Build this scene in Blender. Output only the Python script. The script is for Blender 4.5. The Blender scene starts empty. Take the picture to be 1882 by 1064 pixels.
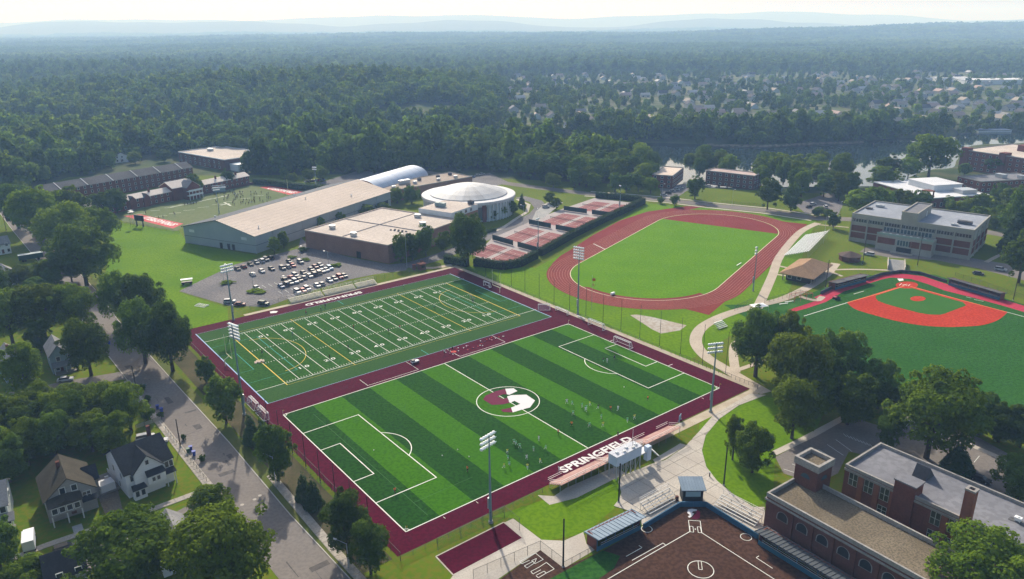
# Aerial view of a college campus: two turf fields, track, ball diamonds, halls and a wooded river valley.
import bpy, bmesh, math, random
from mathutils import Vector, Matrix, noise
R = math.radians
scene = bpy.context.scene
EXPOSURE = 0.42
HAZE_COL, HAZE_D, HAZE_G = (.36, .59, 1.0, 1), 0.00021, 0.05
COL = scene.collection

# ------------------------------------------------------------------ camera
FPX, PIT, ROLL, CAMH = 1384.598, 0.33486, -0.0086, 102.7331      # focal length in px of the 1882 px frame, pitch, roll, height
cam_data = bpy.data.cameras.new('camera'); cam_data.sensor_width = 36.0
cam_data.lens = 36.0 * FPX / 1882.0; cam_data.clip_start = 1.0; cam_data.clip_end = 60000.0
cam = bpy.data.objects.new('camera', cam_data); COL.objects.link(cam); scene.camera = cam
_c, _s = math.cos(PIT), math.sin(PIT)
_fw, _rt, _up = Vector((0, _c, -_s)), Vector((1, 0, 0)), Vector((0, _s, _c))
_X = _rt*math.cos(ROLL) + _up*math.sin(ROLL); _Y = _up*math.cos(ROLL) - _rt*math.sin(ROLL)
_m = Matrix((_X, _Y, -_fw)).transposed().to_4x4(); _m.translation = (0, 0, CAMH); cam.matrix_world = _m

# ------------------------------------------------------------------ sky, sun, exposure
SUN_AZ, SUN_EL = -14.2, 33.0            # sun ahead of the camera, a little to the left (degrees from +Y)
world = bpy.data.worlds.new('World'); scene.world = world; world.use_nodes = True
wn = world.node_tree.nodes; wl = world.node_tree.links
sky = wn.new('ShaderNodeTexSky'); sky.sky_type = 'NISHITA'; sky.sun_disc = False
sky.sun_elevation = R(SUN_EL); sky.sun_rotation = R(SUN_AZ); sky.air_density = 1.0; sky.dust_density = 3.0; sky.ozone_density = 1.0
wn['Background'].inputs['Strength'].default_value = 0.13
wl.new(sky.outputs[0], wn['Background'].inputs['Color'])
sun_d = bpy.data.lights.new('sun', 'SUN'); sun_d.energy = 4.8; sun_d.angle = R(0.9); sun_d.color = (1.0, 0.965, 0.905)
sun = bpy.data.objects.new('sun', sun_d); COL.objects.link(sun)
_ld = Vector((-math.sin(R(SUN_AZ))*math.cos(R(SUN_EL)), -math.cos(R(SUN_AZ))*math.cos(R(SUN_EL)), -math.sin(R(SUN_EL))))
sun.rotation_euler = _ld.to_track_quat('-Z', 'Y').to_euler(); sun.location = (-60, 200, 300)
vs = scene.view_settings; vs.view_transform = 'Standard'; vs.look = 'None'; vs.gamma = 1.0; vs.use_curve_mapping = False
vs.exposure = EXPOSURE
cy = scene.cycles
cy.use_denoising = True; cy.denoising_prefilter = 'NONE'; cy.use_adaptive_sampling = False; cy.max_bounces = 5; cy.diffuse_bounces = 2; cy.glossy_bounces = 2; cy.transmission_bounces = 2
cy.transparent_max_bounces = 8; cy.volume_bounces = 2; cy.sample_clamp_indirect = 6.0; cy.caustics_reflective = False; cy.caustics_refractive = False

# ------------------------------------------------------------------ frames: photograph point -> ground, field frame -> ground
def ray(px, py):
    a, b = px-941.0, py-532.0
    cr, sr = math.cos(-ROLL), math.sin(-ROLL)
    a, b = a*cr-b*sr, a*sr+b*cr
    return Vector((a, FPX*_c-b*_s, -FPX*_s-b*_c))
def G(px, py, z=0.0):
    "where the sight line through a point of the survey picture meets the level z"
    d = ray(px, py); t = (z-CAMH)/d.z
    return Vector((d.x*t, d.y*t, z))
def HT(bx, by, ty, tx=None):
    "height of an upright thing standing at ground point (bx,by) whose top is seen at ty"
    g = G(bx, by); d = ray(bx if tx is None else tx, ty)
    return CAMH + d.z*math.hypot(g.x, g.y)/math.hypot(d.x, d.y)
FX, FY, FYAW = -77.066, 203.743, 0.66599
def F(u, v, z=0.0):
    c, s = math.cos(FYAW), math.sin(FYAW)
    return Vector((FX+c*u-s*v, FY+s*u+c*v, z))
def lerp(a, b, t): return a+(b-a)*t

# ------------------------------------------------------------------ materials
MATS = {}
def mat(name, col, rough=0.8, col2=None, scale=1.0, detail=4.0, bump=0.0, metal=0.0, spec=0.15, contrast=(0.35, 0.65), rnd=0.0, stretch=None, coord='Object'):
    if name in MATS: return MATS[name]
    m = bpy.data.materials.new(name); m.use_nodes = True; nt = m.node_tree; nd = nt.nodes; lk = nt.links
    b = nd['Principled BSDF']; b.inputs['Roughness'].default_value = rough; b.inputs['Metallic'].default_value = metal
    b.inputs['Specular IOR Level'].default_value = spec
    b.inputs['Base Color'].default_value = (*col, 1)
    out = None
    if col2 is not None or bump:
        tc = nd.new('ShaderNodeTexCoord'); mp = nd.new('ShaderNodeMapping'); lk.new(tc.outputs[coord], mp.inputs[0])
        if stretch: mp.inputs['Scale'].default_value = stretch
        nz = nd.new('ShaderNodeTexNoise'); nz.inputs['Scale'].default_value = scale; nz.inputs['Detail'].default_value = detail
        lk.new(mp.outputs[0], nz.inputs['Vector'])
        if col2 is not None:
            rp = nd.new('ShaderNodeValToRGB'); rp.color_ramp.elements[0].position = contrast[0]; rp.color_ramp.elements[1].position = contrast[1]
            rp.color_ramp.elements[0].color = (*col, 1); rp.color_ramp.elements[1].color = (*col2, 1)
            lk.new(nz.outputs[0], rp.inputs[0]); out = rp.outputs[0]
        if bump:
            bp = nd.new('ShaderNodeBump'); bp.inputs['Strength'].default_value = bump; bp.inputs['Distance'].default_value = 0.3
            lk.new(nz.outputs[0], bp.inputs['Height']); lk.new(bp.outputs[0], b.inputs['Normal'])
    if rnd:
        oi = nd.new('ShaderNodeObjectInfo'); hs = nd.new('ShaderNodeHueSaturation')
        mr = nd.new('ShaderNodeMapRange'); mr.inputs['To Min'].default_value = 1-rnd; mr.inputs['To Max'].default_value = 1+rnd
        lk.new(oi.outputs['Random'], mr.inputs[0]); lk.new(mr.outputs[0], hs.inputs['Value'])
        if out: lk.new(out, hs.inputs['Color'])
        else: hs.inputs['Color'].default_value = (*col, 1)
        out = hs.outputs[0]
    if out: lk.new(out, b.inputs['Base Color'])
    MATS[name] = m; return m
def two_scale(name, c1, c2, c3, s1, s2, rough=0.95, w=0.5, bump=0.0, spec=0.03):
    "two noise scales: broad patches c1/c2 and a fine grain towards c3"
    if name in MATS: return MATS[name]
    m = bpy.data.materials.new(name); m.use_nodes = True; nt = m.node_tree; nd = nt.nodes; lk = nt.links
    b = nd['Principled BSDF']; b.inputs['Roughness'].default_value = rough; b.inputs['Specular IOR Level'].default_value = spec
    tc = nd.new('ShaderNodeTexCoord')
    n1 = nd.new('ShaderNodeTexNoise'); n1.inputs['Scale'].default_value = s1; n1.inputs['Detail'].default_value = 5; lk.new(tc.outputs['Object'], n1.inputs['Vector'])
    n2 = nd.new('ShaderNodeTexNoise'); n2.inputs['Scale'].default_value = s2; n2.inputs['Detail'].default_value = 3; lk.new(tc.outputs['Object'], n2.inputs['Vector'])
    r1 = nd.new('ShaderNodeValToRGB'); r1.color_ramp.elements[0].position = .36; r1.color_ramp.elements[1].position = .64
    r1.color_ramp.elements[0].color = (*c1, 1); r1.color_ramp.elements[1].color = (*c2, 1); lk.new(n1.outputs[0], r1.inputs[0])
    r2 = nd.new('ShaderNodeMapRange'); r2.inputs['From Min'].default_value = .44; r2.inputs['From Max'].default_value = .58; r2.inputs['To Max'].default_value = w; lk.new(n2.outputs[0], r2.inputs[0])
    mx = nd.new('ShaderNodeMix'); mx.data_type = 'RGBA'; lk.new(r2.outputs[0], mx.inputs['Factor']); lk.new(r1.outputs[0], mx.inputs[6]); mx.inputs[7].default_value = (*c3, 1)
    lk.new(mx.outputs[2], b.inputs['Base Color'])
    if bump:
        bp = nd.new('ShaderNodeBump'); bp.inputs['Strength'].default_value = bump; bp.inputs['Distance'].default_value = .1
        lk.new(n2.outputs[0], bp.inputs['Height']); lk.new(bp.outputs[0], b.inputs['Normal'])
    MATS[name] = m; return m

def leaf_mat(name, dark, light, warm, trans=0.35):
    m = bpy.data.materials.new(name); m.use_nodes = True; nt = m.node_tree; nd = nt.nodes; lk = nt.links
    b = nd['Principled BSDF']; b.inputs['Roughness'].default_value = 0.85; b.inputs['Specular IOR Level'].default_value = 0.03
    at = nd.new('ShaderNodeAttribute'); at.attribute_name = 'tint'
    rp = nd.new('ShaderNodeValToRGB'); rp.color_ramp.elements[0].color = (*dark, 1); rp.color_ramp.elements[1].color = (*light, 1)
    lk.new(at.outputs['Fac'], rp.inputs[0])
    oi = nd.new('ShaderNodeObjectInfo')
    mx = nd.new('ShaderNodeMix'); mx.data_type = 'RGBA'; mx.inputs[7].default_value = (*warm, 1)
    pw = nd.new('ShaderNodeMath'); pw.operation = 'POWER'; pw.inputs[1].default_value = 2.0; lk.new(oi.outputs['Random'], pw.inputs[0])
    ml = nd.new('ShaderNodeMath'); ml.operation = 'MULTIPLY'; ml.inputs[1].default_value = .38; lk.new(pw.outputs[0], ml.inputs[0])
    lk.new(ml.outputs[0], mx.inputs['Factor']); lk.new(rp.outputs[0], mx.inputs[6])
    hs = nd.new('ShaderNodeHueSaturation'); lk.new(mx.outputs[2], hs.inputs['Color'])
    fr = nd.new('ShaderNodeMath'); fr.operation = 'MULTIPLY'; fr.inputs[1].default_value = 7.31; lk.new(oi.outputs['Random'], fr.inputs[0])
    f2 = nd.new('ShaderNodeMath'); f2.operation = 'FRACT'; lk.new(fr.outputs[0], f2.inputs[0])
    mr = nd.new('ShaderNodeMapRange'); mr.inputs['To Min'].default_value = .70; mr.inputs['To Max'].default_value = 1.45; lk.new(f2.outputs[0], mr.inputs[0]); lk.new(mr.outputs[0], hs.inputs['Value'])
    lk.new(hs.outputs[0], b.inputs['Base Color'])
    tr = nd.new('ShaderNodeBsdfTranslucent'); lk.new(hs.outputs[0], tr.inputs['Color'])
    ms = nd.new('ShaderNodeMixShader'); ms.inputs[0].default_value = trans
    lk.new(b.outputs[0], ms.inputs[1]); lk.new(tr.outputs[0], ms.inputs[2]); lk.new(ms.outputs[0], nd['Material Output'].inputs['Surface'])
    MATS[name] = m; return m
def mesh_mat(name, col, keep):
    "woven wire or net seen as a thin veil: only the share `keep` of it is wire"
    m = bpy.data.materials.new(name); m.use_nodes = True; nt = m.node_tree; nd = nt.nodes; lk = nt.links
    b = nd['Principled BSDF']; b.inputs['Base Color'].default_value = (*col, 1); b.inputs['Roughness'].default_value = .6
    tr = nd.new('ShaderNodeBsdfTransparent'); ms = nd.new('ShaderNodeMixShader'); ms.inputs[0].default_value = keep
    lk.new(tr.outputs[0], ms.inputs[1]); lk.new(b.outputs[0], ms.inputs[2]); lk.new(ms.outputs[0], nd['Material Output'].inputs['Surface'])
    MATS[name] = m; return m

M_WHITE = mat('white_paint', (.78, .78, .76), .7)
M_LINE = mat('line_white', (.74, .74, .70), .9, (.55, .58, .5), .6, 5, contrast=(.3, .8))
M_YEL = mat('line_yellow', (.62, .45, .08), .9)
M_BLUEL = mat('line_blue', (.30, .42, .62), .9)
M_TEAL = mat('line_teal', (.05, .32, .30), .9)
M_GREYM = mat('galvanised', (.42, .44, .46), .5, metal=.4)
M_STEEL = mat('pole_steel', (.18, .27, .31), .5, metal=.3)
M_BLACKM = mat('black_metal', (.015, .016, .018), .5)
M_ALU = mat('aluminium', (.54, .53, .50), .8, (.46, .45, .42), 3)
M_WOOD = mat('pole_wood', (.07, .05, .035), .9, (.04, .03, .022), 3)
M_CONC = two_scale('concrete', (.40, .36, .31), (.48, .44, .38), (.33, .30, .26), .12, 2.5, .9, .5)
M_CONC2 = two_scale('concrete_grey', (.30, .30, .29), (.38, .37, .35), (.25, .25, .24), .2, 3, .9, .5)
M_ASPH = two_scale('asphalt', (.155, .148, .152), (.21, .195, .19), (.105, .102, .104), .06, 1.3, .93, .7)
M_ASPH2 = two_scale('asphalt_old', (.165, .148, .136), (.21, .188, .170), (.13, .118, .108), .05, 1.3, .95, .4)
M_GLASS = mat('window_glass', (.02, .025, .03), .12, spec=.6)
M_GLASSB = mat('window_glass_blue', (.05, .09, .11), .15, spec=.6)
M_FENCE = mesh_mat('chain_link', (.10, .11, .10), .16)
M_NET = mesh_mat('goal_net', (.75, .75, .75), .22)
M_NETB = mesh_mat('black_net', (.03, .03, .03), .10)

# ------------------------------------------------------------------ mesh building
class MB:
    def __init__(s): s.v = []; s.f = []
    def add(s, vs, fs):
        n = len(s.v); s.v += [tuple(p) for p in vs]; s.f += [tuple(i+n for i in f) for f in fs]; return s
    def box(s, x0, x1, y0, y1, z0, z1):
        return s.add([(x0,y0,z0),(x1,y0,z0),(x1,y1,z0),(x0,y1,z0),(x0,y0,z1),(x1,y0,z1),(x1,y1,z1),(x0,y1,z1)],
                     [(0,3,2,1),(4,5,6,7),(0,1,5,4),(1,2,6,5),(2,3,7,6),(3,0,4,7)])
    def quad(s, a, b, c, d): return s.add([a, b, c, d], [(0, 1, 2, 3)])
    def poly(s, pts): return s.add(pts, [tuple(range(len(pts)))])
    def prism(s, pts, z0, z1):
        n = len(pts); vs = [(p[0], p[1], z0) for p in pts]+[(p[0], p[1], z1) for p in pts]
        return s.add(vs, [tuple(range(n-1, -1, -1)), tuple(range(n, 2*n))]+[(i, (i+1) % n, n+(i+1) % n, n+i) for i in range(n)])
    def bar(s, a, b, r, r2=None, n=6):
        a, b = Vector(a), Vector(b); d = b-a
        if d.length < 1e-6: return s
        r2 = r if r2 is None else r2; d.normalize()
        x = d.orthogonal().normalized(); y = d.cross(x)
        vs = []
        for p, rr in ((a, r), (b, r2)):
            for k in range(n):
                t = 2*math.pi*k/n; vs.append(p+(x*math.cos(t)+y*math.sin(t))*rr)
        return s.add(vs, [(i, (i+1) % n, n+(i+1) % n, n+i) for i in range(n)]+[tuple(range(n-1, -1, -1)), tuple(range(n, 2*n))])
    def beam(s, a, b, w, h):
        "flat plank from a to b, w across, h thick, level"
        a, b = Vector(a), Vector(b); d = (b-a); d.z = 0; d.normalize(); n = Vector((-d.y, d.x, 0))*(w/2); k = Vector((0, 0, h))
        vs = [a-n, b-n, b+n, a+n, a-n+k, b-n+k, b+n+k, a+n+k]
        return s.add(vs, [(0,3,2,1),(4,5,6,7),(0,1,5,4),(1,2,6,5),(2,3,7,6),(3,0,4,7)])
    def blob(s, c, r, sq=1.0, n=8, m=5):
        vs = [(c[0], c[1], c[2]+r*sq)]
        for j in range(1, m):
            t = math.pi*j/m
            for k in range(n):
                a = 2*math.pi*k/n; vs.append((c[0]+r*math.sin(t)*math.cos(a), c[1]+r*math.sin(t)*math.sin(a), c[2]+r*sq*math.cos(t)))
        vs.append((c[0], c[1], c[2]-r*sq)); L = len(vs)-1
        fs = [(0, 1+k, 1+(k+1) % n) for k in range(n)]
        for j in range(m-2):
            o = 1+j*n; fs += [(o+k, o+n+k, o+n+(k+1) % n, o+(k+1) % n) for k in range(n)]
        o = 1+(m-2)*n; fs += [(o+k, L, o+(k+1) % n) for k in range(n)]
        return s.add(vs, fs)
    def mesh(s, name, m, smooth=False):
        me = bpy.data.meshes.new(name); me.from_pydata(s.v, [], s.f); me.materials.append(m)
        if smooth: me.polygons.foreach_set('use_smooth', [True]*len(me.polygons))
        me.update(); return me
    def build(s, name, m, parent=None, smooth=False, loc=None, label=None, kind=None):
        o = bpy.data.objects.new(name, s.mesh(name, m, smooth)); COL.objects.link(o)
        if parent is not None: o.parent = parent
        if loc is not None: o.location = loc
        if label: o['label'] = label
        if kind: o['kind'] = kind
        return o
def obj(name, me, parent=None, loc=None, rz=None, label=None, scale=None):
    o = bpy.data.objects.new(name, me); COL.objects.link(o)
    if parent is not None: o.parent = parent
    if loc is not None: o.location = loc
    if rz is not None: o.rotation_euler = (0, 0, rz)
    if scale is not None: o.scale = scale
    if label: o['label'] = label
    return o
def thing(name, label, cat, loc=(0, 0, 0), rz=0.0, group=None, scale=None):
    o = bpy.data.objects.new(name, None); COL.objects.link(o); o.empty_display_size = .5
    o.location = loc; o.rotation_euler = (0, 0, rz); o['label'] = label; o['category'] = cat
    if group: o['group'] = group
    if scale: o.scale = scale if hasattr(scale, '__len__') else (scale,)*3
    return o
def tag(o, label, cat, group=None):
    o['label'] = label; o['category'] = cat
    if group: o['group'] = group
    return o
KIDS = {}
def copy_tree(root, loc, rz, label, group=None, scale=None):
    def cp(o, par):
        c = o.copy(); COL.objects.link(c); c.parent = par
        for ch in o.children: cp(ch, c)
        return c
    c = cp(root, None); c.location = loc; c.rotation_euler = (0, 0, rz); c['label'] = label
    if group: c['group'] = group
    if scale: c.scale = scale if hasattr(scale, '__len__') else (scale,)*3
    return c
_ONES = ['', 'first', 'second', 'third', 'fourth', 'fifth', 'sixth', 'seventh', 'eighth', 'ninth', 'tenth', 'eleventh', 'twelfth', 'thirteenth', 'fourteenth', 'fifteenth', 'sixteenth', 'seventeenth', 'eighteenth', 'nineteenth']
def nth(n):
    if n < 20: return _ONES[n]
    t = ['', '', 'twent', 'thirt', 'fort', 'fift', 'sixt', 'sevent'][n//10]
    return t+'ieth' if n % 10 == 0 else t+'y-'+_ONES[n % 10]
def number_left_to_right(items, phrase):
    "each of many alike things gets its place counted from the left of the view"
    for i, o in enumerate(sorted(items, key=lambda o: o.location.x/max(o.location.y, 1))): o['label'] = phrase % nth(i+1)
def smooth_loop(pts, n=5, closed=True):
    out = []; N = len(pts)
    for i in range(N if closed else N-1):
        p0 = pts[(i-1) % N] if closed or i else pts[0]; p1 = pts[i]; p2 = pts[(i+1) % N]; p3 = pts[(i+2) % N] if closed or i+2 < N else pts[-1]
        for k in range(n):
            t = k/n; out.append(.5*((2*p1)+(p2-p0)*t+(2*p0-5*p1+4*p2-p3)*t*t+(3*p1-p0-3*p2+p3)*t**3))
    if not closed: out.append(pts[-1])
    return out
def sheet(name, pts, z, m, parent=None, kind='structure', label=None):
    o = MB().poly([(p[0], p[1], z) for p in pts]).build(name, m, parent)
    if parent is None and kind: o['kind'] = kind
    if label: o['label'] = label
    return o
def psheet(name, px, z, m, parent=None, smooth=0, **k):
    pts = [G(*p) for p in px]
    if smooth: pts = smooth_loop(pts, smooth)
    return sheet(name, pts, z, m, parent, **k)
def offset_path(pts, w):
    "left and right edges of a band of width w along pts"
    L, Rr = [], []
    for i, p in enumerate(pts):
        d = (pts[min(i+1, len(pts)-1)]-pts[max(i-1, 0)]); d.z = 0; d.normalize(); n = Vector((-d.y, d.x, 0))*(w/2)
        L.append(p+n); Rr.append(p-n)
    return L, Rr
def band(mb, pts, w, z):
    L, Rr = offset_path(pts, w)
    vs = [(p.x, p.y, z) for p in L]+[(p.x, p.y, z) for p in Rr]; n = len(L)
    return mb.add(vs, [(i, n+i, n+i+1, i+1) for i in range(n-1)])
def bandobj(name, pts, w, z, m, parent=None, kind='structure'):
    o = band(MB(), pts, w, z).build(name, m, parent)
    if parent is None: o['kind'] = kind
    return o
def inside(p, poly):
    c = False; n = len(poly)
    for i in range(n):
        a, b = poly[i], poly[(i+1) % n]
        if (a[1] > p[1]) != (b[1] > p[1]) and p[0] < (b[0]-a[0])*(p[1]-a[1])/(b[1]-a[1])+a[0]: c = not c
    return c
ORD = ['first', 'second', 'third', 'fourth', 'fifth', 'sixth', 'seventh', 'eighth', 'ninth', 'tenth', 'eleventh', 'twelfth', 'thirteenth', 'fourteenth', 'fifteenth', 'sixteenth', 'seventeenth', 'eighteenth', 'nineteenth', 'twentieth']
def text_mesh(name, s, size, m, bold=.05, sx=1.0, space=1.0):
    cu = bpy.data.curves.new(name, 'FONT'); cu.body = s; cu.size = size; cu.space_character = space; cu.offset = bold*size*.4; cu.align_x = 'CENTER'; cu.align_y = 'CENTER'; cu.resolution_u = 2
    t = bpy.data.objects.new(name, cu); COL.objects.link(t)
    dg = bpy.context.evaluated_depsgraph_get(); me = bpy.data.meshes.new_from_object(t.evaluated_get(dg))
    bpy.data.objects.remove(t); bpy.data.curves.remove(cu)
    for v in me.vertices: v.co.x *= sx
    me.materials.clear(); me.materials.append(m); me.name = name; return me
def slabs(parent, outline, origin, ang, sx, sy, z, m, gap=.09, th=.05, name='paving_slab', minarea=1.0):
    "lay a surface in separate slabs with open joints, cut to an outline"
    c, s = math.cos(ang), math.sin(ang)
    loc = [((p[0]-origin[0])*c+(p[1]-origin[1])*s, -(p[0]-origin[0])*s+(p[1]-origin[1])*c) for p in outline]
    x0, x1 = min(p[0] for p in loc), max(p[0] for p in loc); y0, y1 = min(p[1] for p in loc), max(p[1] for p in loc)
    def clip(poly, ax, val, keep_less):
        out = []
        for i in range(len(poly)):
            a, b = poly[i], poly[(i+1) % len(poly)]
            ia = (a[ax] <= val) == keep_less; ib = (b[ax] <= val) == keep_less
            if ia: out.append(a)
            if ia != ib:
                t = (val-a[ax])/(b[ax]-a[ax]); out.append((a[0]+(b[0]-a[0])*t, a[1]+(b[1]-a[1])*t))
        return out
    n = 0
    for i in range(math.floor(x0/sx), math.ceil(x1/sx)):
        for j in range(math.floor(y0/sy), math.ceil(y1/sy)):
            p = loc
            for ax, val, kl in ((0, (i+1)*sx-gap/2, True), (0, i*sx+gap/2, False), (1, (j+1)*sy-gap/2, True), (1, j*sy+gap/2, False)):
                p = clip(p, ax, val, kl)
                if len(p) < 3: break
            if len(p) < 3: continue
            ar = abs(sum(p[k][0]*p[(k+1) % len(p)][1]-p[(k+1) % len(p)][0]*p[k][1] for k in range(len(p))))/2
            if ar < minarea: continue
            w = [(origin[0]+q[0]*c-q[1]*s, origin[1]+q[0]*s+q[1]*c) for q in p]
            MB().prism(w, z, z+th).build(name, m, parent); n += 1
    return n
# ------------------------------------------------------------------ terrain, river
def interp(tab, x):
    if x <= tab[0][0]: return tab[0][1]
    for (a, b), (c, d) in zip(tab, tab[1:]):
        if x <= c:
            t = (x-a)/(c-a); t = t*t*(3-2*t); return b+(d-b)*t
    return tab[-1][1]
NEAR = [(-1500, 1140), (-900, 930), (-300, 783), (-124, 730), (0, 689), (60, 640), (95, 561), (125, 522), (253, 522), (325, 583), (428, 703), (700, 815), (1500, 1080)]
FAR = [(-1500, 1190), (-900, 975), (-386, 861), (-194, 816), (-20, 777), (133, 726), (226, 703), (311, 717), (397, 746), (523, 794), (900, 925), (1500, 1130)]
WATER_Z = -4.0
def sst(a, b, x):
    t = max(0.0, min(1.0, (x-a)/(b-a))); return t*t*(3-2*t)
def terrain_h(x, y):
    n, f = interp(NEAR, x), interp(FAR, x)
    if y < n-22: return -0.06
    if y < n: return -0.06-7.0*sst(n-22, n+4, y)
    if y < f: return -7.0
    h = -7.0+9.0*sst(f-3, f+26, y)
    h += min(22.0, max(0, y-950)*.0045)
    h += 24*math.exp(-((x+300)/330)**2-((y-1120)/190)**2)+15*math.exp(-((x+900)/500)**2-((y-1700)/300)**2)
    h += sst(1500, 3200, y)*14*noise.noise(Vector((x/900, y/700, 3.1)))
    h += 58*sst(300, 3000, x)*math.exp(-((y-5300)/900)**2)+20*math.exp(-((x+900)/1600)**2-((y-6000)/900)**2)
    w = sst(8500, 11500, y)
    if w > 0:
        a = x/max(y, 1)
        ridge1 = 165-90*sst(-.1, .6, a)+120*noise.noise(Vector((a*5.3, .7, 9)))+40*noise.noise(Vector((a*17, 2.2, 4)))
        ridge2 = 335-150*sst(0, .65, a)+150*noise.noise(Vector((a*4.1, 5.5, 1)))+45*noise.noise(Vector((a*15, 3.3, 2)))
        h += max(0, ridge1)*math.exp(-((y-11500)/1500)**2)+max(0, ridge2)*math.exp(-((y-17000)/2200)**2)
    return h
rows = [-200, -60, 40, 100, 160, 220, 280, 340, 400, 440]+[460+8*i for i in range(62)]
while rows[-1] < 24000: rows.append(rows[-1]+max(10, (rows[-1]-700)*.045))
NC = 150; tv = []; tf = []
for j, y in enumerate(rows):
    hw = .82*max(y, 0)+260
    for i in range(NC+1):
        x = (2*i/NC-1)*hw; tv.append((x, y, terrain_h(x, y)))
for j in range(len(rows)-1):
    for i in range(NC):
        a = j*(NC+1)+i; tf.append((a, a+1, a+NC+2, a+NC+1))
M_TERR = two_scale('woodland_ground', (.030, .050, .018), (.060, .085, .028), (.11, .10, .06), .012, .05, .95, .45)
t_ = MB(); t_.v, t_.f = tv, tf
terrain = t_.build('terrain', M_TERR, smooth=True); terrain['kind'] = 'structure'; terrain['label'] = 'rolling ground of the river valley and its far hills'
mw = bpy.data.materials.new('river_water'); mw.use_nodes = True; b_ = mw.node_tree.nodes['Principled BSDF']
b_.inputs['Base Color'].default_value = (.012, .022, .026, 1); b_.inputs['Roughness'].default_value = .04; b_.inputs['IOR'].default_value = 1.33
_n = mw.node_tree.nodes.new('ShaderNodeTexNoise'); _n.inputs['Scale'].default_value = .25; _bp = mw.node_tree.nodes.new('ShaderNodeBump'); _bp.inputs['Strength'].default_value = .03; _bp.inputs['Distance'].default_value = .2
mw.node_tree.links.new(_n.outputs[0], _bp.inputs['Height']); mw.node_tree.links.new(_bp.outputs[0], b_.inputs['Normal'])
xs = [-1500+20*i for i in range(151)]
wat = [(x, interp(NEAR, x)-8, WATER_Z) for x in xs]+[(x, interp(FAR, x)+12, WATER_Z) for x in reversed(xs)]
wm = MB(); N_ = len(xs)
wm.add([(x, interp(NEAR, x)-14, WATER_Z) for x in xs]+[(x, interp(FAR, x)+14, WATER_Z) for x in xs], [(i, i+1, N_+i+1, N_+i) for i in range(N_-1)])
water = wm.build('river_water', mw); water['kind'] = 'structure'; water['label'] = 'still dark river reflecting the pale sky'
M_MUD = two_scale('mud_bank', (.13, .10, .075), (.20, .16, .12), (.06, .07, .04), .03, .3, .95, .8)
mb = MB(); vs_ = []; 
for x in [185+8*i for i in range(20)]:
    f = interp(FAR, x); w = 3+3.4*noise.noise(Vector((x*.035, 2, 0)))
    vs_ += [(x, f-1.0, -5.0), (x, f+w*.4, -3.4), (x, f+w, -2.2)]
n_ = len(vs_)//3
mb.add(vs_, [(3*i+k, 3*i+3+k, 3*i+4+k, 3*i+1+k) for i in range(n_-1) for k in (0, 1)])
o = mb.build('river_bank', M_MUD); o['kind'] = 'structure'; o['label'] = 'bare muddy strip along the far river bank'

for lb, ps in (('pale sand bank at the river bend far left', [(150, 199), (185, 195), (215, 197), (222, 203), (190, 206), (160, 204)]), ('second pale sand bank at the far left river bend', [(225, 212), (248, 211), (250, 218), (232, 222)])):
    o = MB().poly([(p.x, p.y, terrain_h(p.x, p.y)+9.0) for p in [G(*q) for q in ps]]).build('sand_bank', mat('sand', (.55, .46, .36), .95)); o['kind'] = 'structure'; o['label'] = lb
# ------------------------------------------------------------------ haze
mh = bpy.data.materials.new('valley_haze'); mh.use_nodes = True; nt = mh.node_tree; nt.nodes.remove(nt.nodes['Principled BSDF'])
pv = nt.nodes.new('ShaderNodeVolumePrincipled'); pv.inputs['Color'].default_value = HAZE_COL; pv.inputs['Density'].default_value = HAZE_D; pv.inputs['Anisotropy'].default_value = HAZE_G; pv.inputs['Absorption Color'].default_value = (1, 1, 1, 1)
nt.links.new(pv.outputs[0], nt.nodes['Material Output'].inputs['Volume'])
hz = MB().box(-24000, 24000, -600, 25500, -12, 520).build('haze', mh); hz['kind'] = 'stuff'; hz['label'] = 'pale blue summer haze filling the valley'

# ------------------------------------------------------------------ lawns, roads
M_LAWN = two_scale('lawn_grass', (.060, .112, .005), (.098, .150, .006), (.135, .122, .014), .03, .8, .95, .6)
M_LAWN2 = two_scale('lawn_bright', (.084, .172, .001), (.116, .205, .001), (.062, .132, .001), .05, 1.0, .95, .6)
M_LAWN3 = two_scale('lawn_dry', (.085, .105, .025), (.13, .125, .035), (.07, .10, .02), .06, .7, .95, .45)
M_DIRT = two_scale('leaf_litter', (.060, .052, .028), (.095, .075, .042), (.045, .06, .02), .15, 1.4, .95, .5)
lawn = sheet('lawn', [(-330, 60), (330, 60), (330, 470), (200, 478), (-80, 560), (-330, 560)], 0.0, M_LAWN)
lawn['label'] = 'mown grass between the fields, paths and buildings'
psheet('lawn', [(195, 500), (205, 418), (225, 410), (330, 425), (345, 447), (475, 470), (430, 487), (360, 520), (329, 537), (418, 566), (420, 590), (330, 610), (250, 610), (190, 540)], .012, M_LAWN2)
psheet('lawn', [(840, 494), (870, 488), (985, 492), (1080, 440), (1190, 374), (1300, 382), (1500, 405), (1440, 560), (1270, 660), (1378, 712), (1100, 600)], .012, M_LAWN2)
psheet('lawn', [(905, 950), (1010, 915), (1085, 885), (1140, 880), (1140, 925), (1075, 980), (1000, 995), (945, 952)], .014, M_LAWN2)
psheet('lawn', [(1285, 780), (1330, 745), (1400, 728), (1520, 745), (1500, 790), (1425, 835), (1420, 920), (1385, 932), (1320, 890), (1285, 840)], .014, M_LAWN2)
sheet('leaf_litter', [F(-13, -92), F(-6, -92), F(-6, 70), F(-13, 70)], .013, M_DIRT, kind='structure')
street_c = [F(-20.0, v) for v in (-150, -100, -50, 0, 40, 75)]+[G(178, 545)]
_re = [(641, 1063), (533, 947), (421, 814), (328, 712), (216, 588), (180, 538), (66, 419), (10, 355)]
RE = [G(*p) for p in _re]; RE[0:0] = [RE[0]+(RE[0]-RE[1]).normalized()*60]
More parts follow.
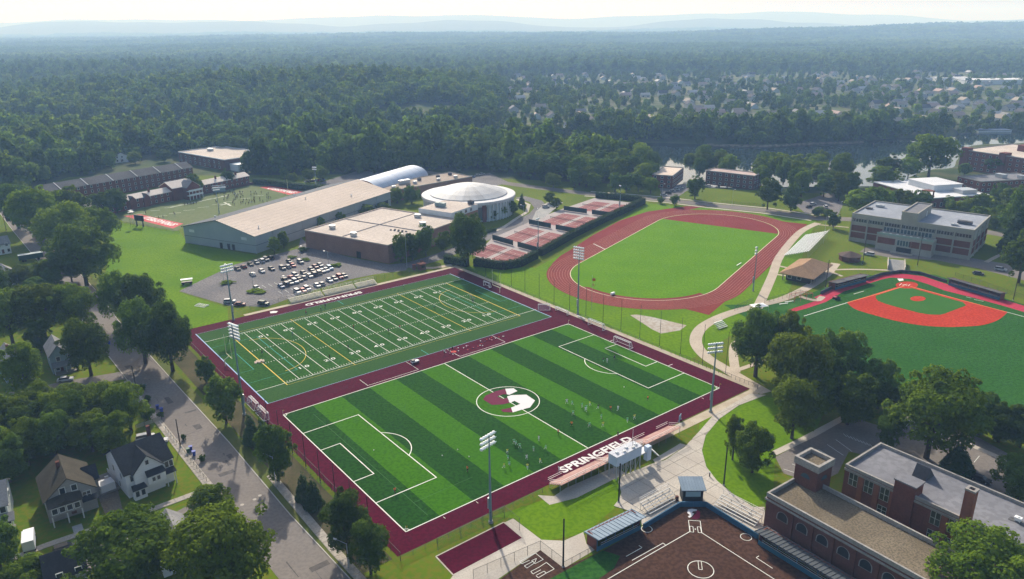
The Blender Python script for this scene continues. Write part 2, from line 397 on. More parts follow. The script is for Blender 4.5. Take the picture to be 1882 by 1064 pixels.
nrm = Vector((-.79, -.613, 0)); SC = [p+nrm*5.3 for p in RE]
street = bandobj('street', SC, 10.6, .03, M_ASPH2); rs_ = random.Random(3)
M_TAR = mat('tar_patch', (.075, .07, .068), .95, (.11, .10, .095), .8)
for i in range(26):
    t = rs_.uniform(0, 1); a, b = SC[1], SC[6]; c = a.lerp(b, t)+nrm*rs_.uniform(-4, 4); d = (b-a).normalized(); n2 = Vector((-d.y, d.x, 0)); L_ = rs_.uniform(.8, 7); W2 = rs_.choice((.12, .12, .15, .9, 1.6))
    pts_ = [c-d*L_/2-n2*W2/2, c+d*L_/2-n2*W2/2+n2*rs_.uniform(-.3, .3), c+d*L_/2+n2*W2/2+n2*rs_.uniform(-.3, .3), c-d*L_/2+n2*W2/2]
    if i % 3 == 0: pts_ = [c-n2*L_*.6-d*W2/2, c+n2*L_*.6-d*W2/2, c+n2*L_*.6+d*W2/2, c-n2*L_*.6+d*W2/2]
    sheet('asphalt_patch', pts_, .04+.0008*i, M_TAR, street)
for p in ((478, 911), (468, 918), (445, 928)):
    c = G(*p); sheet('manhole_cover', [(c.x+.45*math.cos(R(a)), c.y+.45*math.sin(R(a))) for a in range(0, 360, 30)], .066, M_CONC, street)
street['label'] = 'worn brown-grey asphalt street running past the houses'
KERB = mat('kerb_concrete', (.40, .38, .35), .9)
for sd in (0, 1):
    e = [p+nrm*(10.7 if sd else -.1) for p in RE]
    mb = MB()
    for a, b in zip(e, e[1:]):
        if sd and a.y < 150: continue
        mb.beam((a.x, a.y, .0), (b.x, b.y, .0), .22, .14)
    o = mb.build('kerb', KERB); o['kind'] = 'structure'
side_c = [G(395, 925)+Vector((0, 0, 0)), G(320, 968), G(200, 1015), G(90, 1062), G(-60, 1120)]
ss = bandobj('side_street', side_c, 9.0, .026, M_ASPH2); ss['label'] = 'short side street running off past the two gabled houses'
o = bandobj('side_street', [G(262, 688), G(225, 690), G(130, 706), G(20, 728), G(-80, 745)], 6.5, .026, M_ASPH2)
# verge grass and pavements beside the street
bandobj('verge', [p+nrm*-1.6 for p in RE], 2.8, .02, M_LAWN3)
bandobj('verge', [p+nrm*12.2 for p in RE[3:6]], 2.6, .02, M_LAWN)
PAVE = two_scale('pavement_concrete', (.32, .29, .25), (.40, .36, .31), (.24, .22, .19), .3, 2.5, .9, .5)
def walk_slabs(name, pts, w, z, m, step=1.9, th=.06, label=None):
    "a footway laid in separate slabs along a line"
    root = bandobj(name, pts, w+.1, z-.02, M_CONC2)
    if label: root['label'] = label
    acc = 0.0
    for a, b in zip(pts, pts[1:]):
        L = (b-a).length; k = max(1, round(L/step)); d = (b-a)/k
        for i in range(k):
            p0 = a+d*(i+.03); p1 = a+d*(i+.97)
            MB().beam((p0.x, p0.y, z), (p1.x, p1.y, z), w, th).build('paving_slab', m, root)
    return root
walk_slabs('pavement', [G(*p) for p in [(497, 873), (560, 947), (615, 1012), (672, 1075), (730, 1140)]], 1.9, .05, PAVE, label='narrow concrete pavement between street and tree row')
walk_slabs('pavement', [G(*p) for p in [(232, 700), (262, 740), (294, 778), (342, 840), (384, 893)]], 1.9, .05, PAVE, label='narrow concrete pavement in front of the white house')
walk_slabs('pavement', [G(*p) for p in [(386, 897), (305, 927), (226, 955), (150, 980), (83, 1003), (20, 1028)]], 1.8, .05, PAVE, label='narrow concrete pavement along the side street')
psheet('driveway', [(173, 895), (212, 880), (228, 948), (212, 956), (195, 950)], .022, two_scale('driveway_earth', (.17, .14, .10), (.22, .18, .13), (.11, .09, .06), .3, 2, .95, .5))
psheet('driveway', [(132, 968), (150, 962), (158, 985), (140, 993)], .022, M_CONC2)
psheet('driveway', [(5, 388), (34, 381), (36, 402), (12, 408)], .03, M_CONC)
psheet('car_park', [(329, 535), (362, 519), (432, 486), (480, 474), (548, 457), (553, 436), (566, 450), (640, 472), (716, 486), (762, 482), (745, 497), (690, 504), (640, 514), (560, 538), (520, 553), (490, 564), (420, 562)], .03, M_ASPH, label='grey asphalt car park between the halls and the turf field')
bandobj('drive', [G(*p) for p in [(745, 490), (800, 474), (850, 455), (905, 430), (955, 409), (985, 394), (995, 382), (985, 370), (955, 362)]], 8.5, .034, M_ASPH)
psheet('drive', [(985, 388), (1005, 372), (1035, 372), (1000, 400), (975, 410)], .038, M_CONC2)
bandobj('drive_pavement', [G(*p) for p in [(885, 435), (925, 418), (950, 401), (968, 390), (972, 376), (950, 366)]], 2.2, .045, M_CONC)
river_road = [G(*p) for p in [(700, 305), (860, 327), (960, 341), (1080, 356), (1150, 361), (1221, 367), (1315, 378), (1407, 387), (1500, 401), (1600, 404), (1700, 412), (1800, 424), (1882, 438), (1990, 460)]]
rr = bandobj('river_road', river_road, 9.5, .03, M_ASPH2); rr['label'] = 'road running behind the running track'
for s_ in (7.2, -7.2):
    pts = [Vector(p) for p in river_road[3:9]]; L_, R_ = offset_path(pts, abs(s_)*2)
    bandobj('pavement', L_ if s_ > 0 else R_, 2.0, .05, M_CONC)
psheet('car_park', [(1212, 345), (1255, 338), (1278, 340), (1240, 366), (1218, 364)], .036, M_ASPH)
psheet('car_park', [(1460, 375), (1530, 352), (1550, 375), (1540, 395), (1480, 392)], .036, M_ASPH)
psheet('car_park', [(560, 345), (700, 300), (760, 310), (700, 345), (620, 355)], .02, M_ASPH)
psheet('car_park', [(830, 330), (900, 318), (935, 335), (900, 345)], .036, M_ASPH)
psheet('drive', [(1580, 463), (1640, 474), (1720, 478), (1800, 494), (1900, 520), (1900, 500), (1850, 485), (1760, 470), (1700, 462), (1620, 455), (1590, 455)], .034, M_ASPH2)
psheet('car_park', [(1425, 840), (1500, 800), (1560, 765), (1640, 790), (1720, 770), (1800, 805), (1882, 850), (1960, 900), (1882, 925), (1700, 860), (1560, 830), (1540, 870), (1500, 890), (1440, 870)], .03, M_ASPH2, label='small car park behind the brick buildings')
psheet('pavement', [(1425, 838), (1418, 830), (1470, 805), (1545, 765), (1560, 760), (1560, 768), (1500, 802)], .05, M_CONC)
bandobj('pavement', [G(*p) for p in [(1640, 755), (1700, 785), (1760, 808), (1830, 838), (1882, 862)]], 1.8, .06, M_CONC)
# ------------------------------------------------------------------ concrete plaza and paths
PLAZA = [G(*p) for p in [(1378, 724), (1330, 752), (1312, 762), (1286, 792), (1258, 822), (1222, 846), (1200, 852), (1140, 876), (1136, 886), (1142, 905), (1138, 918), (1128, 930), (1175, 945), (1180, 966), (1250, 926), (1297, 926), (1396, 990), (1410, 985), (1405, 932), (1385, 932), (1350, 910), (1318, 884), (1298, 858), (1290, 828), (1297, 800), (1322, 770), (1358, 745), (1408, 726)]]
M_JOINT = mat('slab_joint', (.24, .22, .19), .95)
plaza = sheet('plaza', PLAZA, .03, M_JOINT); plaza['label'] = 'pale concrete plaza in front of the softball backstop'
slabs(plaza, PLAZA, F(50, -96), FYAW, 4.2, 4.2, .035, M_CONC)
def path(pts, w, name='path', z=.045, m=None, n=5):
    return bandobj(name, smooth_loop([G(*p) for p in pts], n, closed=False), w, z, m or M_PATH)
M_PATH = two_scale('path_concrete', (.40, .34, .27), (.47, .40, .32), (.33, .28, .22), .2, 2.0, .9, .5)
path([(1408, 722), (1370, 700), (1330, 676), (1297, 655), (1279, 630), (1286, 606), (1312, 588), (1350, 573), (1398, 561)], 4.2)
path([(1392, 566), (1406, 537), (1420, 505), (1434, 470), (1470, 427), (1503, 410)], 3.8, z=.052)
path([(1395, 560), (1440, 549), (1488, 526), (1520, 503), (1536, 484)], 4.0, z=.058)
path([(1352, 684), (1348, 655), (1352, 632), (1376, 624)], 3.0, z=.060)
path([(1345, 684), (1390, 668), (1425, 655)], 1.8, z=.064)
path([(1428, 488), (1455, 494)], 1.6, z=.056); path([(1424, 504), (1452, 508)], 1.6, z=.056)
path([(1525, 496), (1580, 495), (1640, 497)], 1.7, z=.064); path([(1528, 500), (1548, 508)], 1.5, z=.066)
path([(1470, 545), (1500, 552), (1512, 545)], 2.4, z=.066)
path([(1505, 413), (1560, 418)], 1.5, z=.056); path([(1812, 482), (1835, 470), (1870, 455)], 2.0, z=.05)
path([(775, 492), (800, 492), (830, 487)], 3.0, z=.05)
psheet('sand_patch', [(1158, 579), (1170, 578), (1200, 583), (1262, 598), (1250, 607), (1215, 613), (1198, 605)], .03, two_scale('old_cover_sheet', (.42, .40, .37), (.36, .31, .25), (.25, .2, .14), .08, .8, .9, .5), label='pale worn triangular patch on the grass by the track')
psheet('plaza_slab', [(1018, 912), (1040, 897), (1130, 858), (1150, 870), (1060, 915), (1010, 928), (988, 910)], .03, M_CONC)
psheet('plaza_slab', [(1200, 845), (1250, 815), (1262, 818), (1225, 842), (1205, 852)], .032, M_CONC)
psheet('path', [(943, 953), (995, 992), (1036, 994), (1072, 978), (1078, 1000), (1096, 1009), (1036, 1045), (993, 1011), (900, 1075), (820, 1075), (833, 1057), (960, 990), (926, 961)], .034, M_CONC)
# gravel / concrete strip round the turf
STRIP = mat('edge_strip', (.36, .30, .22), .9, (.44, .38, .29), .4)
sheet('edge_strip', [F(115.3, 66.8), F(118.2, 66.8), F(118.2, -96), F(115.3, -96)], .031, STRIP)
sheet('edge_strip', [F(60, -92.4), F(118.2, -92.4), F(118.2, -95.5), F(60, -95.5)], .028, STRIP)
sheet('edge_strip', [F(20, 64.9), F(115.3, 64.9), F(115.3, 66.9), F(20, 66.9)], .029, STRIP)
# ------------------------------------------------------------------ the two turf fields and their maroon surround
YD = .9144
M_MAROON = two_scale('maroon_surface', (.062, .001, .013), (.076, .001, .016), (.040, .001, .008), .04, 1.2, .9, .6)
M_TURF_D = two_scale('turf_dark', (.013, .060, .004), (.017, .069, .005), (.006, .034, .002), .05, 1.2, .95, .7)
M_TURF_L = two_scale('turf_light', (.036, .126, .001), (.043, .138, .001), (.022, .086, .001), .05, 1.2, .95, .6)
M_TURF_F = two_scale('turf_football', (.024, .084, .009), (.030, .095, .011), (.012, .050, .005), .06, 1.2, .95, .7)
M_TURF_F2 = two_scale('turf_football_edge', (.028, .078, .016), (.035, .086, .019), (.018, .057, .011), .06, 1.8, .95, .5)
mar = MB()
mar.poly([F(-4.8, -92, .04), F(116.0, -92, .04), F(116.0, 64.8, .04), F(-4.8, 64.8, .04)])
maroon = mar.build('maroon_surround', M_MAROON); maroon['kind'] = 'structure'; maroon['label'] = 'maroon synthetic surround of the two turf fields'
Z1, Z2, Z3 = .055, .07, .085
def fquad(u0, u1, v0, v1, z): return [F(u0, v0, z), F(u1, v0, z), F(u1, v1, z), F(u0, v1, z)]
def fline(mb, a, b, w, z):
    a, b = F(*a), F(*b); d = (b-a).normalized(); n = Vector((-d.y, d.x, 0))*(w/2); d = d*(w/2)
    for p in (a, b): p.z = z
    mb.poly([a-d-n, b+d-n, b+d+n, a-d+n])
def farc(mb, c, r, a0, a1, w, z, n=40, ry=None):
    ry = ry or r; vs = []
    for i in range(n+1):
        t = R(a0+(a1-a0)*i/n)
        for k in (-w/2, w/2): vs.append(F(c[0]+(r+k)*math.cos(t), c[1]+(ry+k)*math.sin(t), z))
    mb.add(vs, [(2*i, 2*i+1, 2*i+3, 2*i+2) for i in range(n)])
# soccer pitch
SU0, SU1, SV0, SV1 = .67, 109.21, -86.05, -18.92
soccer = MB().poly(fquad(SU0-.15, SU1+.15, SV0-.15, SV1+.15, Z1-.005)).build('soccer_pitch', M_TURF_D); soccer['kind'] = 'structure'
soccer['label'] = 'soccer pitch of dark and light green turf stripes'
edges = [SU0-.15]+[.3+9.144*i for i in range(1, 12)]+[SU1+.15]
for i in range(12):
    MB().poly(fquad(edges[i], edges[i+1], SV0-.15, SV1+.15, Z1)).build('turf_stripe', M_TURF_L if i % 2 else M_TURF_D, soccer)
w = .24; mb = MB()
SVC = (SV0+SV1)/2; SUC = (SU0+SU1)/2
for a, b in (((SU0, SV0), (SU1, SV0)), ((SU0, SV1), (SU1, SV1)), ((SU0, SV0), (SU0, SV1)), ((SU1, SV0), (SU1, SV1)), ((SUC, SV0), (SUC, SV1))): fline(mb, a, b, w, Z2)
for s, u in ((1, SU0), (-1, SU1)):
    for d, hw in ((16.5, 20.15), (5.5, 9.15)):
        fline(mb, (u, SVC-hw), (u+s*d, SVC-hw), w, Z2+.002); fline(mb, (u, SVC+hw), (u+s*d, SVC+hw), w, Z2+.002); fline(mb, (u+s*d, SVC-hw), (u+s*d, SVC+hw), w, Z2+.003)
    t = math.degrees(math.acos(5.5/9.15)); farc(mb, (u+s*11, SVC), 9.15, (-t if s > 0 else 180-t), (t if s > 0 else 180+t), w, Z2+.001)
    for v, a0 in ((SV0, 0 if s > 0 else 90), (SV1, 270 if s > 0 else 180)): farc(mb, (u, v), 1.0, a0, a0+90, .16, Z2+.001, 8)
farc(mb, (SUC, SVC), 9.15, 0, 360, w, Z2+.004, 64)
for u in (9.9, 100, 9.9+9): fline(mb, (u, SV0-1.4), (u, SV0-.7), .12, Z2)
mb.build('soccer_lines', M_LINE, soccer)
# faint older lines
mb = MB()
for a, b in (((7.5, -24), (7.5, -84)), ((12, -78), (24, -78)), ((7.5, -78), (12, -78))): fline(mb, a, b, .09, Z2-.008)
mb.build('faint_lines', mat('faint_green_line', (.06, .15, .06), .95), soccer)
# centre emblem: two-tone S
M_EM = mat('emblem_maroon', (.11, .003, .03), .9); M_EW = mat('emblem_white', (.60, .58, .58), .9)
def zpx(pts, ox=800, oy=680, s=3.764): return [G(ox+x/s, oy+y/s) for x, y in pts]
for nm, m, ps in (('emblem_half', M_EM, [(484, 131), (418, 148), (348, 178), (330, 205), (392, 243), (462, 240), (514, 229), (498, 193), (466, 201), (428, 185), (470, 169), (496, 170)]),
                  ('emblem_half', M_EW, [(484, 131), (542, 128), (568, 147), (512, 173), (496, 170)]),
                  ('emblem_half', M_EW, [(500, 194), (497, 184), (528, 175), (630, 172), (690, 212), (656, 260), (604, 274), (536, 295), (524, 262), (588, 236), (548, 215), (512, 231), (516, 228)]),
                  ('emblem_half', M_EM, [(524, 262), (536, 295), (470, 292), (452, 276)])):
    sheet(nm, zpx(ps), Z3+.004, m, soccer)
# football field
foot = MB().poly(fquad(-.3, 109.3, -9.6, 57.8, Z1)).build('football_field', M_TURF_F2); foot['kind'] = 'structure'; foot['label'] = 'green football turf with white yard lines and numbers'
MB().poly(fquad(-.1, 109.0, 0, 48.77, Z1+.006)).build('playing_turf', M_TURF_F, foot)
L_, W_ = 120*YD, 160/3*YD
mb = MB()
for v in (0, W_): fline(mb, (0, v), (L_, v), .19, Z2)
for k in range(3, 22):
    u = k*5*YD
    if k in (7, 17): continue
    fline(mb, (u, 0), (u, W_), .16, Z2+.002)
mb.build('yard_lines', M_LINE, foot)
mb = MB()
for k in range(10, 111):
    u = k*YD
    for v in (.9, W_-.9, 18.3, W_-18.3): fline(mb, (u, v-.30), (u, v+.30), .13, Z2+.004)
mb.build('hash_marks', M_LINE, foot)
mb = MB()
for u in (10*YD, 110*YD): fline(mb, (u, -1.4), (u, W_), .28, Z2+.002)
for u in (35*YD, 85*YD): fline(mb, (u, -1.6), (u, W_+1.6), .18, Z2+.002)
fline(mb, (9.2, -1.6), (100.6, -1.6), .08, Z2); fline(mb, (9.2, W_+1.6), (100.6, W_+1.6), .08, Z2)
for s, u in ((1, 10*YD), (-1, 110*YD)):
    farc(mb, (u+s*3, W_/2), 12.6, -88 if s > 0 else 92, 88 if s > 0 else 268, .16, Z2+.001, 40, 16)
mb.build('yellow_lines', M_YEL, foot)
mb = MB(); fline(mb, (-.15, -9.7), (-.15, 58.2), .34, Z2); fline(mb, (109, -9.7), (109, 58.2), .30, Z2); fline(mb, (-.15, 58.1), (109, 58.1), .1, Z2); fline(mb, (-.15, -9.7), (109, -9.7), .14, Z2)
mb.build('border_lines', M_BLUEL, foot)
mb = MB()
for s, u in ((1, 0), (-1, L_)):
    fline(mb, (u+s*16, 7), (u+s*16, 42), .16, Z2-.004); fline(mb, (u, 7), (u+s*16, 7), .1, Z2-.004); fline(mb, (u, 42), (u+s*16, 42), .1, Z2-.004)
    fline(mb, (u+s*5.2, 16), (u+s*5.2, 33), .16, Z2-.004); fline(mb, (u, 16), (u+s*5.2, 16), .1, Z2-.004); fline(mb, (u, 33), (u+s*5.2, 33), .1, Z2-.004)
fline(mb, (L_/2, -9.7), (L_/2, -5), .2, Z2); fline(mb, (L_/2, 58), (L_/2, 53), .2, Z2)
mb.build('teal_lines', M_TEAL, foot)
M_NUM = mat('number_white', (.62, .63, .58), .9)
NUM = {s: text_mesh('field_number', s, 2.3, M_NUM, .035, 1.35, 1.55) for s in ('10', '20', '30', '40', '50')}
for k, s in enumerate(('10', '20', '30', '40', '50', '40', '30', '20', '10')):
    u = (20+10*k)*YD
    for v, r in ((7.4, 0), (W_-7.4, math.pi)): obj('field_number', NUM[s], foot, F(u, v, Z3), FYAW+r)
# words and lines on the maroon
M_WORD = mat('word_white', (.62, .61, .59), .9)
def word(s, c, length, height, flip, parent, m=M_WORD, bold=.08, ang=None, z=.062):
    me = text_mesh('painted_word', s, 1.0, m, bold)
    xs = [v.co.x for v in me.vertices]; ys = [v.co.y for v in me.vertices]
    sx, sy = length/(max(xs)-min(xs)), height/(max(ys)-min(ys)); mx, my = (max(xs)+min(xs))/2, (max(ys)+min(ys))/2
    for v in me.vertices: v.co.x = (v.co.x-mx)*sx; v.co.y = (v.co.y-my)*sy
    p = Vector(c); p.z = z
    return obj('painted_word', me, parent, p, (FYAW if ang is None else ang)+(math.pi if flip else 0))
word('SPRINGFIELD', F(54.8, -89.4), 24.8, 2.7, False, maroon); word('SPRINGFIELD', F(55.0, 61.4), 24.6, 2.5, True, maroon)
mb = MB()
for u0, u1 in ((28, 46), (62, 81)):
    fline(mb, (u0, -17.6), (u1, -17.6), .14, .06); fline(mb, (u0 if u0 < 40 else u1, -17.6), (u0 if u0 < 40 else u1, -12.5 if u0 < 40 else -10), .14, .06)
fline(mb, (46, -17.6), (46, -10.2), .14, .06); fline(mb, (62, -17.6), (62, -10.2), .14, .06)
for v in (-40, -66): fline(mb, (109.6, v), (111.4, v), .2, .06)
mb.build('bench_area_lines', M_LINE, maroon)
psheet('painted_mark', [(496, 573), (502, 571.5), (511, 572), (508, 575), (497, 576)], .062, M_WORD, maroon)

# ------------------------------------------------------------------ running track
TX, TY, TA, TL, TR = 83.68, 352.75, 1.0, 94.6, 32.37
def T(u, v, z=0):
    c, s = math.cos(TA), math.sin(TA); return Vector((TX+c*u-s*v, TY+s*u+c*v, z))
def stadium(r, n=36):
    pts = []
    for k in range(n+1): a = math.pi/2+math.pi*k/n; pts.append((-TL/2+r*math.cos(a), r*math.sin(a)))
    for k in range(n+1): a = -math.pi/2+math.pi*k/n; pts.append((TL/2+r*math.cos(a), r*math.sin(a)))
    return pts
M_TRACK = two_scale('track_red', (.170, .032, .024), (.205, .042, .032), (.115, .021, .017), .05, 1.1, .9, .6)
M_TRACKD = two_scale('track_red_dark', (.165, .026, .027), (.20, .034, .034), (.12, .020, .021), .05, 1.6, .9, .45)
track = sheet('running_track', [T(*p) for p in stadium(TR+10.6)], .04, M_TRACK); track['label'] = 'red eight-lane running track round a green infield'
sheet('track_chute', [G(*p) for p in [(1256, 567), (1303, 579), (1340, 548), (1400, 492), (1484, 412), (1445, 408), (1405, 400), (1390, 440), (1330, 520), (1290, 545)]], .036, M_TRACK, track)
sheet('track_chute', [G(*p) for p in [(1012, 487), (1080, 452), (1130, 428), (1200, 404), (1240, 392), (1300, 378), (1260, 379), (1190, 389), (1140, 405), (1090, 432), (1050, 458), (1030, 470)]], .034, M_TRACKD, track)
sheet('infield', [T(*p) for p in stadium(TR)], .048, M_LAWN2 if False else two_scale('infield_grass', (.080, .190, .001), (.100, .215, .001), (.060, .148, .001), .06, 1.0, .95, .6), track)
dz = [(TL/2-18, -TR+.2), (TL/2-18, TR-.2)]
arc = [(TL/2+TR*math.cos(a)*.995, TR*math.sin(a)*.995) for a in [R(90-180*k/30) for k in range(31)]]
sheet('high_jump_apron', [T(*p) for p in [(TL/2+TR*.99*math.cos(a), TR*.99*math.sin(a)) for a in [R(81-162*k/30) for k in range(31)]]], .056, M_TRACKD, track)
sheet('steeple_band', [T(*p) for p in [(-TL/2+TR*math.cos(R(a))*.997, TR*math.sin(R(a))*.997) for a in range(150, 255, 5)]+[(-TL/2+(TR-2.2)*math.cos(R(a)), (TR-2.2)*math.sin(R(a))) for a in range(250, 150, -5)]], .056, M_TRACKD, track)
mb = MB()
def tloop(r, w, z):
    a, b = stadium(r), stadium(r+w); n = len(a); base = [T(p[0], p[1], z) for p in a]+[T(p[0], p[1], z) for p in b]
    mb.add(base, [(i, (i+1) % n, n+(i+1) % n, n+i) for i in range(n)])
for k in range(1, 9): tloop(TR+1.22*k, .10, .054)
mb.build('lane_lines', mat('lane_line', (.42, .22, .20), .9), track)
mb = MB(); tloop(TR, .32, .066); mb.build('inner_kerb', mat('kerb_tan', (.62, .5, .38), .9), track)
mb = MB()
for k in range(8): mb.poly([T(-20+.8*k, TR+1.22*k+.2, .06), T(-19.2+.8*k, TR+1.22*k+.2, .06), T(-19.2+.8*k, TR+1.22*k+.95, .06), T(-20+.8*k, TR+1.22*k+.95, .06)])
mb.build('start_marks', M_LINE, track)

# ------------------------------------------------------------------ baseball field
M_BTURF = two_scale('baseball_turf', (.024, .092, .012), (.031, .104, .015), (.012, .056, .008), .05, 1.1, .95, .7)
M_BTURF2 = two_scale('baseball_turf_infield', (.034, .118, .016), (.042, .130, .020), (.030, .090, .014), .05, 1.6, .95, .45)
M_CLAY = two_scale('red_clay_turf', (.38, .034, .014), (.46, .052, .022), (.27, .020, .010), .06, 1.1, .95, .7)
M_WARN = two_scale('warning_track', (.36, .030, .055), (.42, .045, .075), (.28, .02, .04), .06, 1.3, .95, .5)
base = psheet('baseball_field', [(1330, 560), (1418, 560), (1455, 552), (1520, 527), (1600, 506), (1650, 500), (1720, 505), (1882, 560), (2020, 612), (2020, 900), (1882, 815), (1780, 775), (1640, 730), (1560, 705), (1480, 660), (1420, 612)], .03, M_BTURF, label='green synthetic baseball outfield with red infield')
def z8(pts, s=4.258): return [G(1440+x/s, 480+y/s) for x, y in pts]
sheet('warning_track', z8([(25, 370), (60, 402), (180, 370), (330, 320), (470, 238), (650, 180), (780, 140), (840, 128), (900, 132), (1000, 140), (1130, 180), (1260, 230), (1500, 290), (1700, 345), (1882, 398), (2200, 490), (2240, 460), (1882, 350), (1640, 275), (1280, 180), (1090, 118), (930, 98), (830, 100), (720, 120), (640, 150), (450, 215), (380, 220), (300, 258)]), .042, M_WARN, base)
sheet('red_infield', smooth_loop(z8([(498, 327), (560, 375), (700, 420), (870, 465), (1060, 500), (1250, 515), (1400, 513), (1560, 500), (1680, 460), (1752, 402)]), 5, False)+z8([(1005, 196), (925, 190)]), .042, M_CLAY, base)
sheet('infield_turf', z8([(722, 270), (722, 290), (740, 312), (800, 335), (905, 365), (1060, 405), (1140, 418), (1225, 420), (1260, 412), (1430, 347), (1405, 322), (1010, 212), (925, 205)]), .055, M_BTURF2, base)
sheet('home_area', [G(1440+(965+88*math.cos(R(a)))/4.258, 480+(187+27*math.sin(R(a)))/4.258) for a in range(0, 360, 12)], .06, M_CLAY, base)
sheet('pitchers_mound', [G(1440+(1052+60*math.cos(R(a)))/4.258, 480+(294+20*math.sin(R(a)))/4.258) for a in range(0, 360, 15)], .066, M_CLAY, base)
def gl(mb, a, b, w, z):
    a, b = Vector(a), Vector(b); d = (b-a).normalized(); n = Vector((-d.y, d.x, 0))*(w/2); a.z = b.z = z
    mb.poly([a-n, b-n, b+n, a+n])
mb = MB(); q = z8([(945, 196), (500, 325), (160, 430), (990, 198), (1750, 400), (1890, 438)])
gl(mb, q[1], q[2], .3, .07); gl(mb, q[4], q[5]+(q[5]-q[4]), .3, .07)
for a, b in (((548, 258), (628, 235)), ((1430, 280), (1470, 290)), ((1490, 300), (1565, 315)), ((930, 180), (968, 192)), ((930, 192), (968, 180)), ((905, 190), (925, 175)), ((975, 195), (990, 182))):
    a, b = z8([a, b]); gl(mb, a, b, .25, .07)
sheet('batting_mat', z8([(890, 137), (935, 137), (940, 152), (905, 157)]), .075, M_LINE, base)
mb.build('foul_lines', M_LINE, base)
mb = MB(); gl(mb, q[0], q[1], .5, .072); gl(mb, q[3], q[4], .5, .072)
mb.build('foul_lines_red', mat('clay_line', (.62, .16, .06), .9), base)

# ------------------------------------------------------------------ softball field
M_BROWN = two_scale('brown_turf', (.062, .032, .022), (.080, .042, .029), (.036, .018, .012), .08, 1.2, .95, .7)
soft = psheet('softball_field', [(1108, 1012), (1180, 970), (1250, 931), (1297, 931), (1397, 992), (1480, 1040), (1600, 1120), (1500, 1240), (1100, 1240), (980, 1140), (905, 1075), (993, 1011), (1036, 1044)], .036, M_BROWN, label='dark brown softball infield with white lines')
psheet('softball_outfield', [(1108, 1012), (1140, 1022), (1128, 1045), (1085, 1075), (1030, 1110), (960, 1110), (1000, 1070)], .046, M_BTURF, soft)
def s5(pts, s=5.217): return [G(1130+x/s, 860+y/s) for x, y in pts]
mb = MB()
def poly_line(pts, w=.16, z=.056):
    for a, b in zip(pts, pts[1:]): gl(mb, a, b, w, z)
poly_line(s5([(718, 612), (300, 852), (0, 1028), (-250, 1175)])); poly_line(s5([(832, 622), (1180, 845), (1513, 1058), (1700, 1180)]))
poly_line(s5([(720, 617), (706, 503), (818, 510), (833, 622)]), .14, .058)
poly_line(s5([(717, 560), (748, 563), (756, 618), (722, 614), (717, 560)]), .12, .06); poly_line(s5([(790, 565), (820, 568), (832, 622), (800, 622), (790, 565)]), .12, .06)
poly_line(s5([(165, 888), (462, 722), (488, 742)]), .14, .058); poly_line(s5([(108, 850), (260, 765), (230, 745)]), .14, .058); poly_line(s5([(1382, 845), (1355, 862), (1513, 965)]), .14, .058)
cc = G(1130+823/5.217, 860+974/5.217); rr_ = (G(1130+948/5.217, 860+985/5.217)-cc).length
def ring(c, r, w, z=.058, n=32):
    vs = [(c.x+(r+k)*math.cos(2*math.pi*i/n), c.y+(r+k)*math.sin(2*math.pi*i/n), z) for i in range(n) for k in (-w/2, w/2)]
    mb.add(vs, [(2*i, 2*i+1, (2*i+3) % (2*n), (2*i+2) % (2*n)) for i in range(n)])
ring(cc, rr_, .16); ring(G(1130+306/5.217, 860+586/5.217), 1.15, .14); ring(G(1130+1258/5.217, 860+664/5.217), 1.15, .14)
poly_line(s5([(797, 895), (806, 975), (838, 977), (828, 895)]), .12, .062); poly_line(s5([(765, 586), (778, 590)]), .3, .064)
def z7(pts, s=6.273): return [G(860+x/s, 920+y/s) for x, y in pts]
for ps in ([(780, 608), (868, 680), (775, 730), (735, 695), (790, 668), (770, 720), (680, 780), (650, 755), (755, 700)], [(620, 730), (595, 705), (690, 655), (780, 608)], [(712, 690), (620, 730)],
           [(905, 715), (995, 790), (900, 840)], [(905, 715), (820, 770), (725, 820), (750, 848), (840, 800)], [(790, 862), (880, 815), (900, 840), (812, 892), (785, 868)]):
    poly_line(z7(ps), .12, .06)
mb.build('softball_lines', M_LINE, soft)
for m, ps in ((M_EW, [(700, 400), (740, 393), (785, 400), (788, 412), (745, 420), (740, 432), (760, 440), (735, 470), (712, 480), (700, 465), (722, 455), (695, 435)]),
              (mat('emblem_maroon_bright', (.20, .015, .045), .9), [(790, 402), (818, 425), (815, 480), (785, 495), (735, 488), (745, 470), (770, 445), (790, 430), (772, 425)])):
    sheet('emblem_half', s5(ps), .066, m, soft)
# maroon bullpen strip
bp = psheet('bullpen', [(801, 1023), (926, 960), (961, 989), (833, 1057)], .05, M_MAROON, label='small maroon practice strip with pale edge')
mb = MB(); poly_line([G(*p) for p in [(801, 1023), (926, 960), (961, 989), (833, 1057), (801, 1023)]], .3, .062); mb.build('bullpen_edge', M_CONC, bp)
# ------------------------------------------------------------------ far practice field
M_PRAC = two_scale('practice_turf', (.105, .135, .055), (.135, .155, .075), (.085, .12, .035), .03, .4, .95, .5)
prac = psheet('practice_field', [(204, 391), (330, 364), (470, 338), (575, 352), (480, 380), (344, 416), (322, 425), (228, 408)], .03, M_PRAC, label='worn practice football field between the long brick halls')
M_EZ = mat('endzone_red', (.40, .05, .05), .9, (.46, .08, .08), .2)
M_PL = mat('practice_line', (.5, .52, .44), .9)
psheet('end_zone', [(227, 397), (258, 394), (337, 411), (318, 420)], .045, M_EZ, prac); psheet('end_zone', [(478, 344), (500, 341), (560, 353), (530, 358)], .045, M_EZ, prac)
_a, _b = G(262, 398.5), G(325, 414.5); word('SPRINGFIELD', (_a+_b)/2, (_b-_a).length*.9, 5.0, True, prac, ang=math.atan2(_b.y-_a.y, _b.x-_a.x), z=.056)
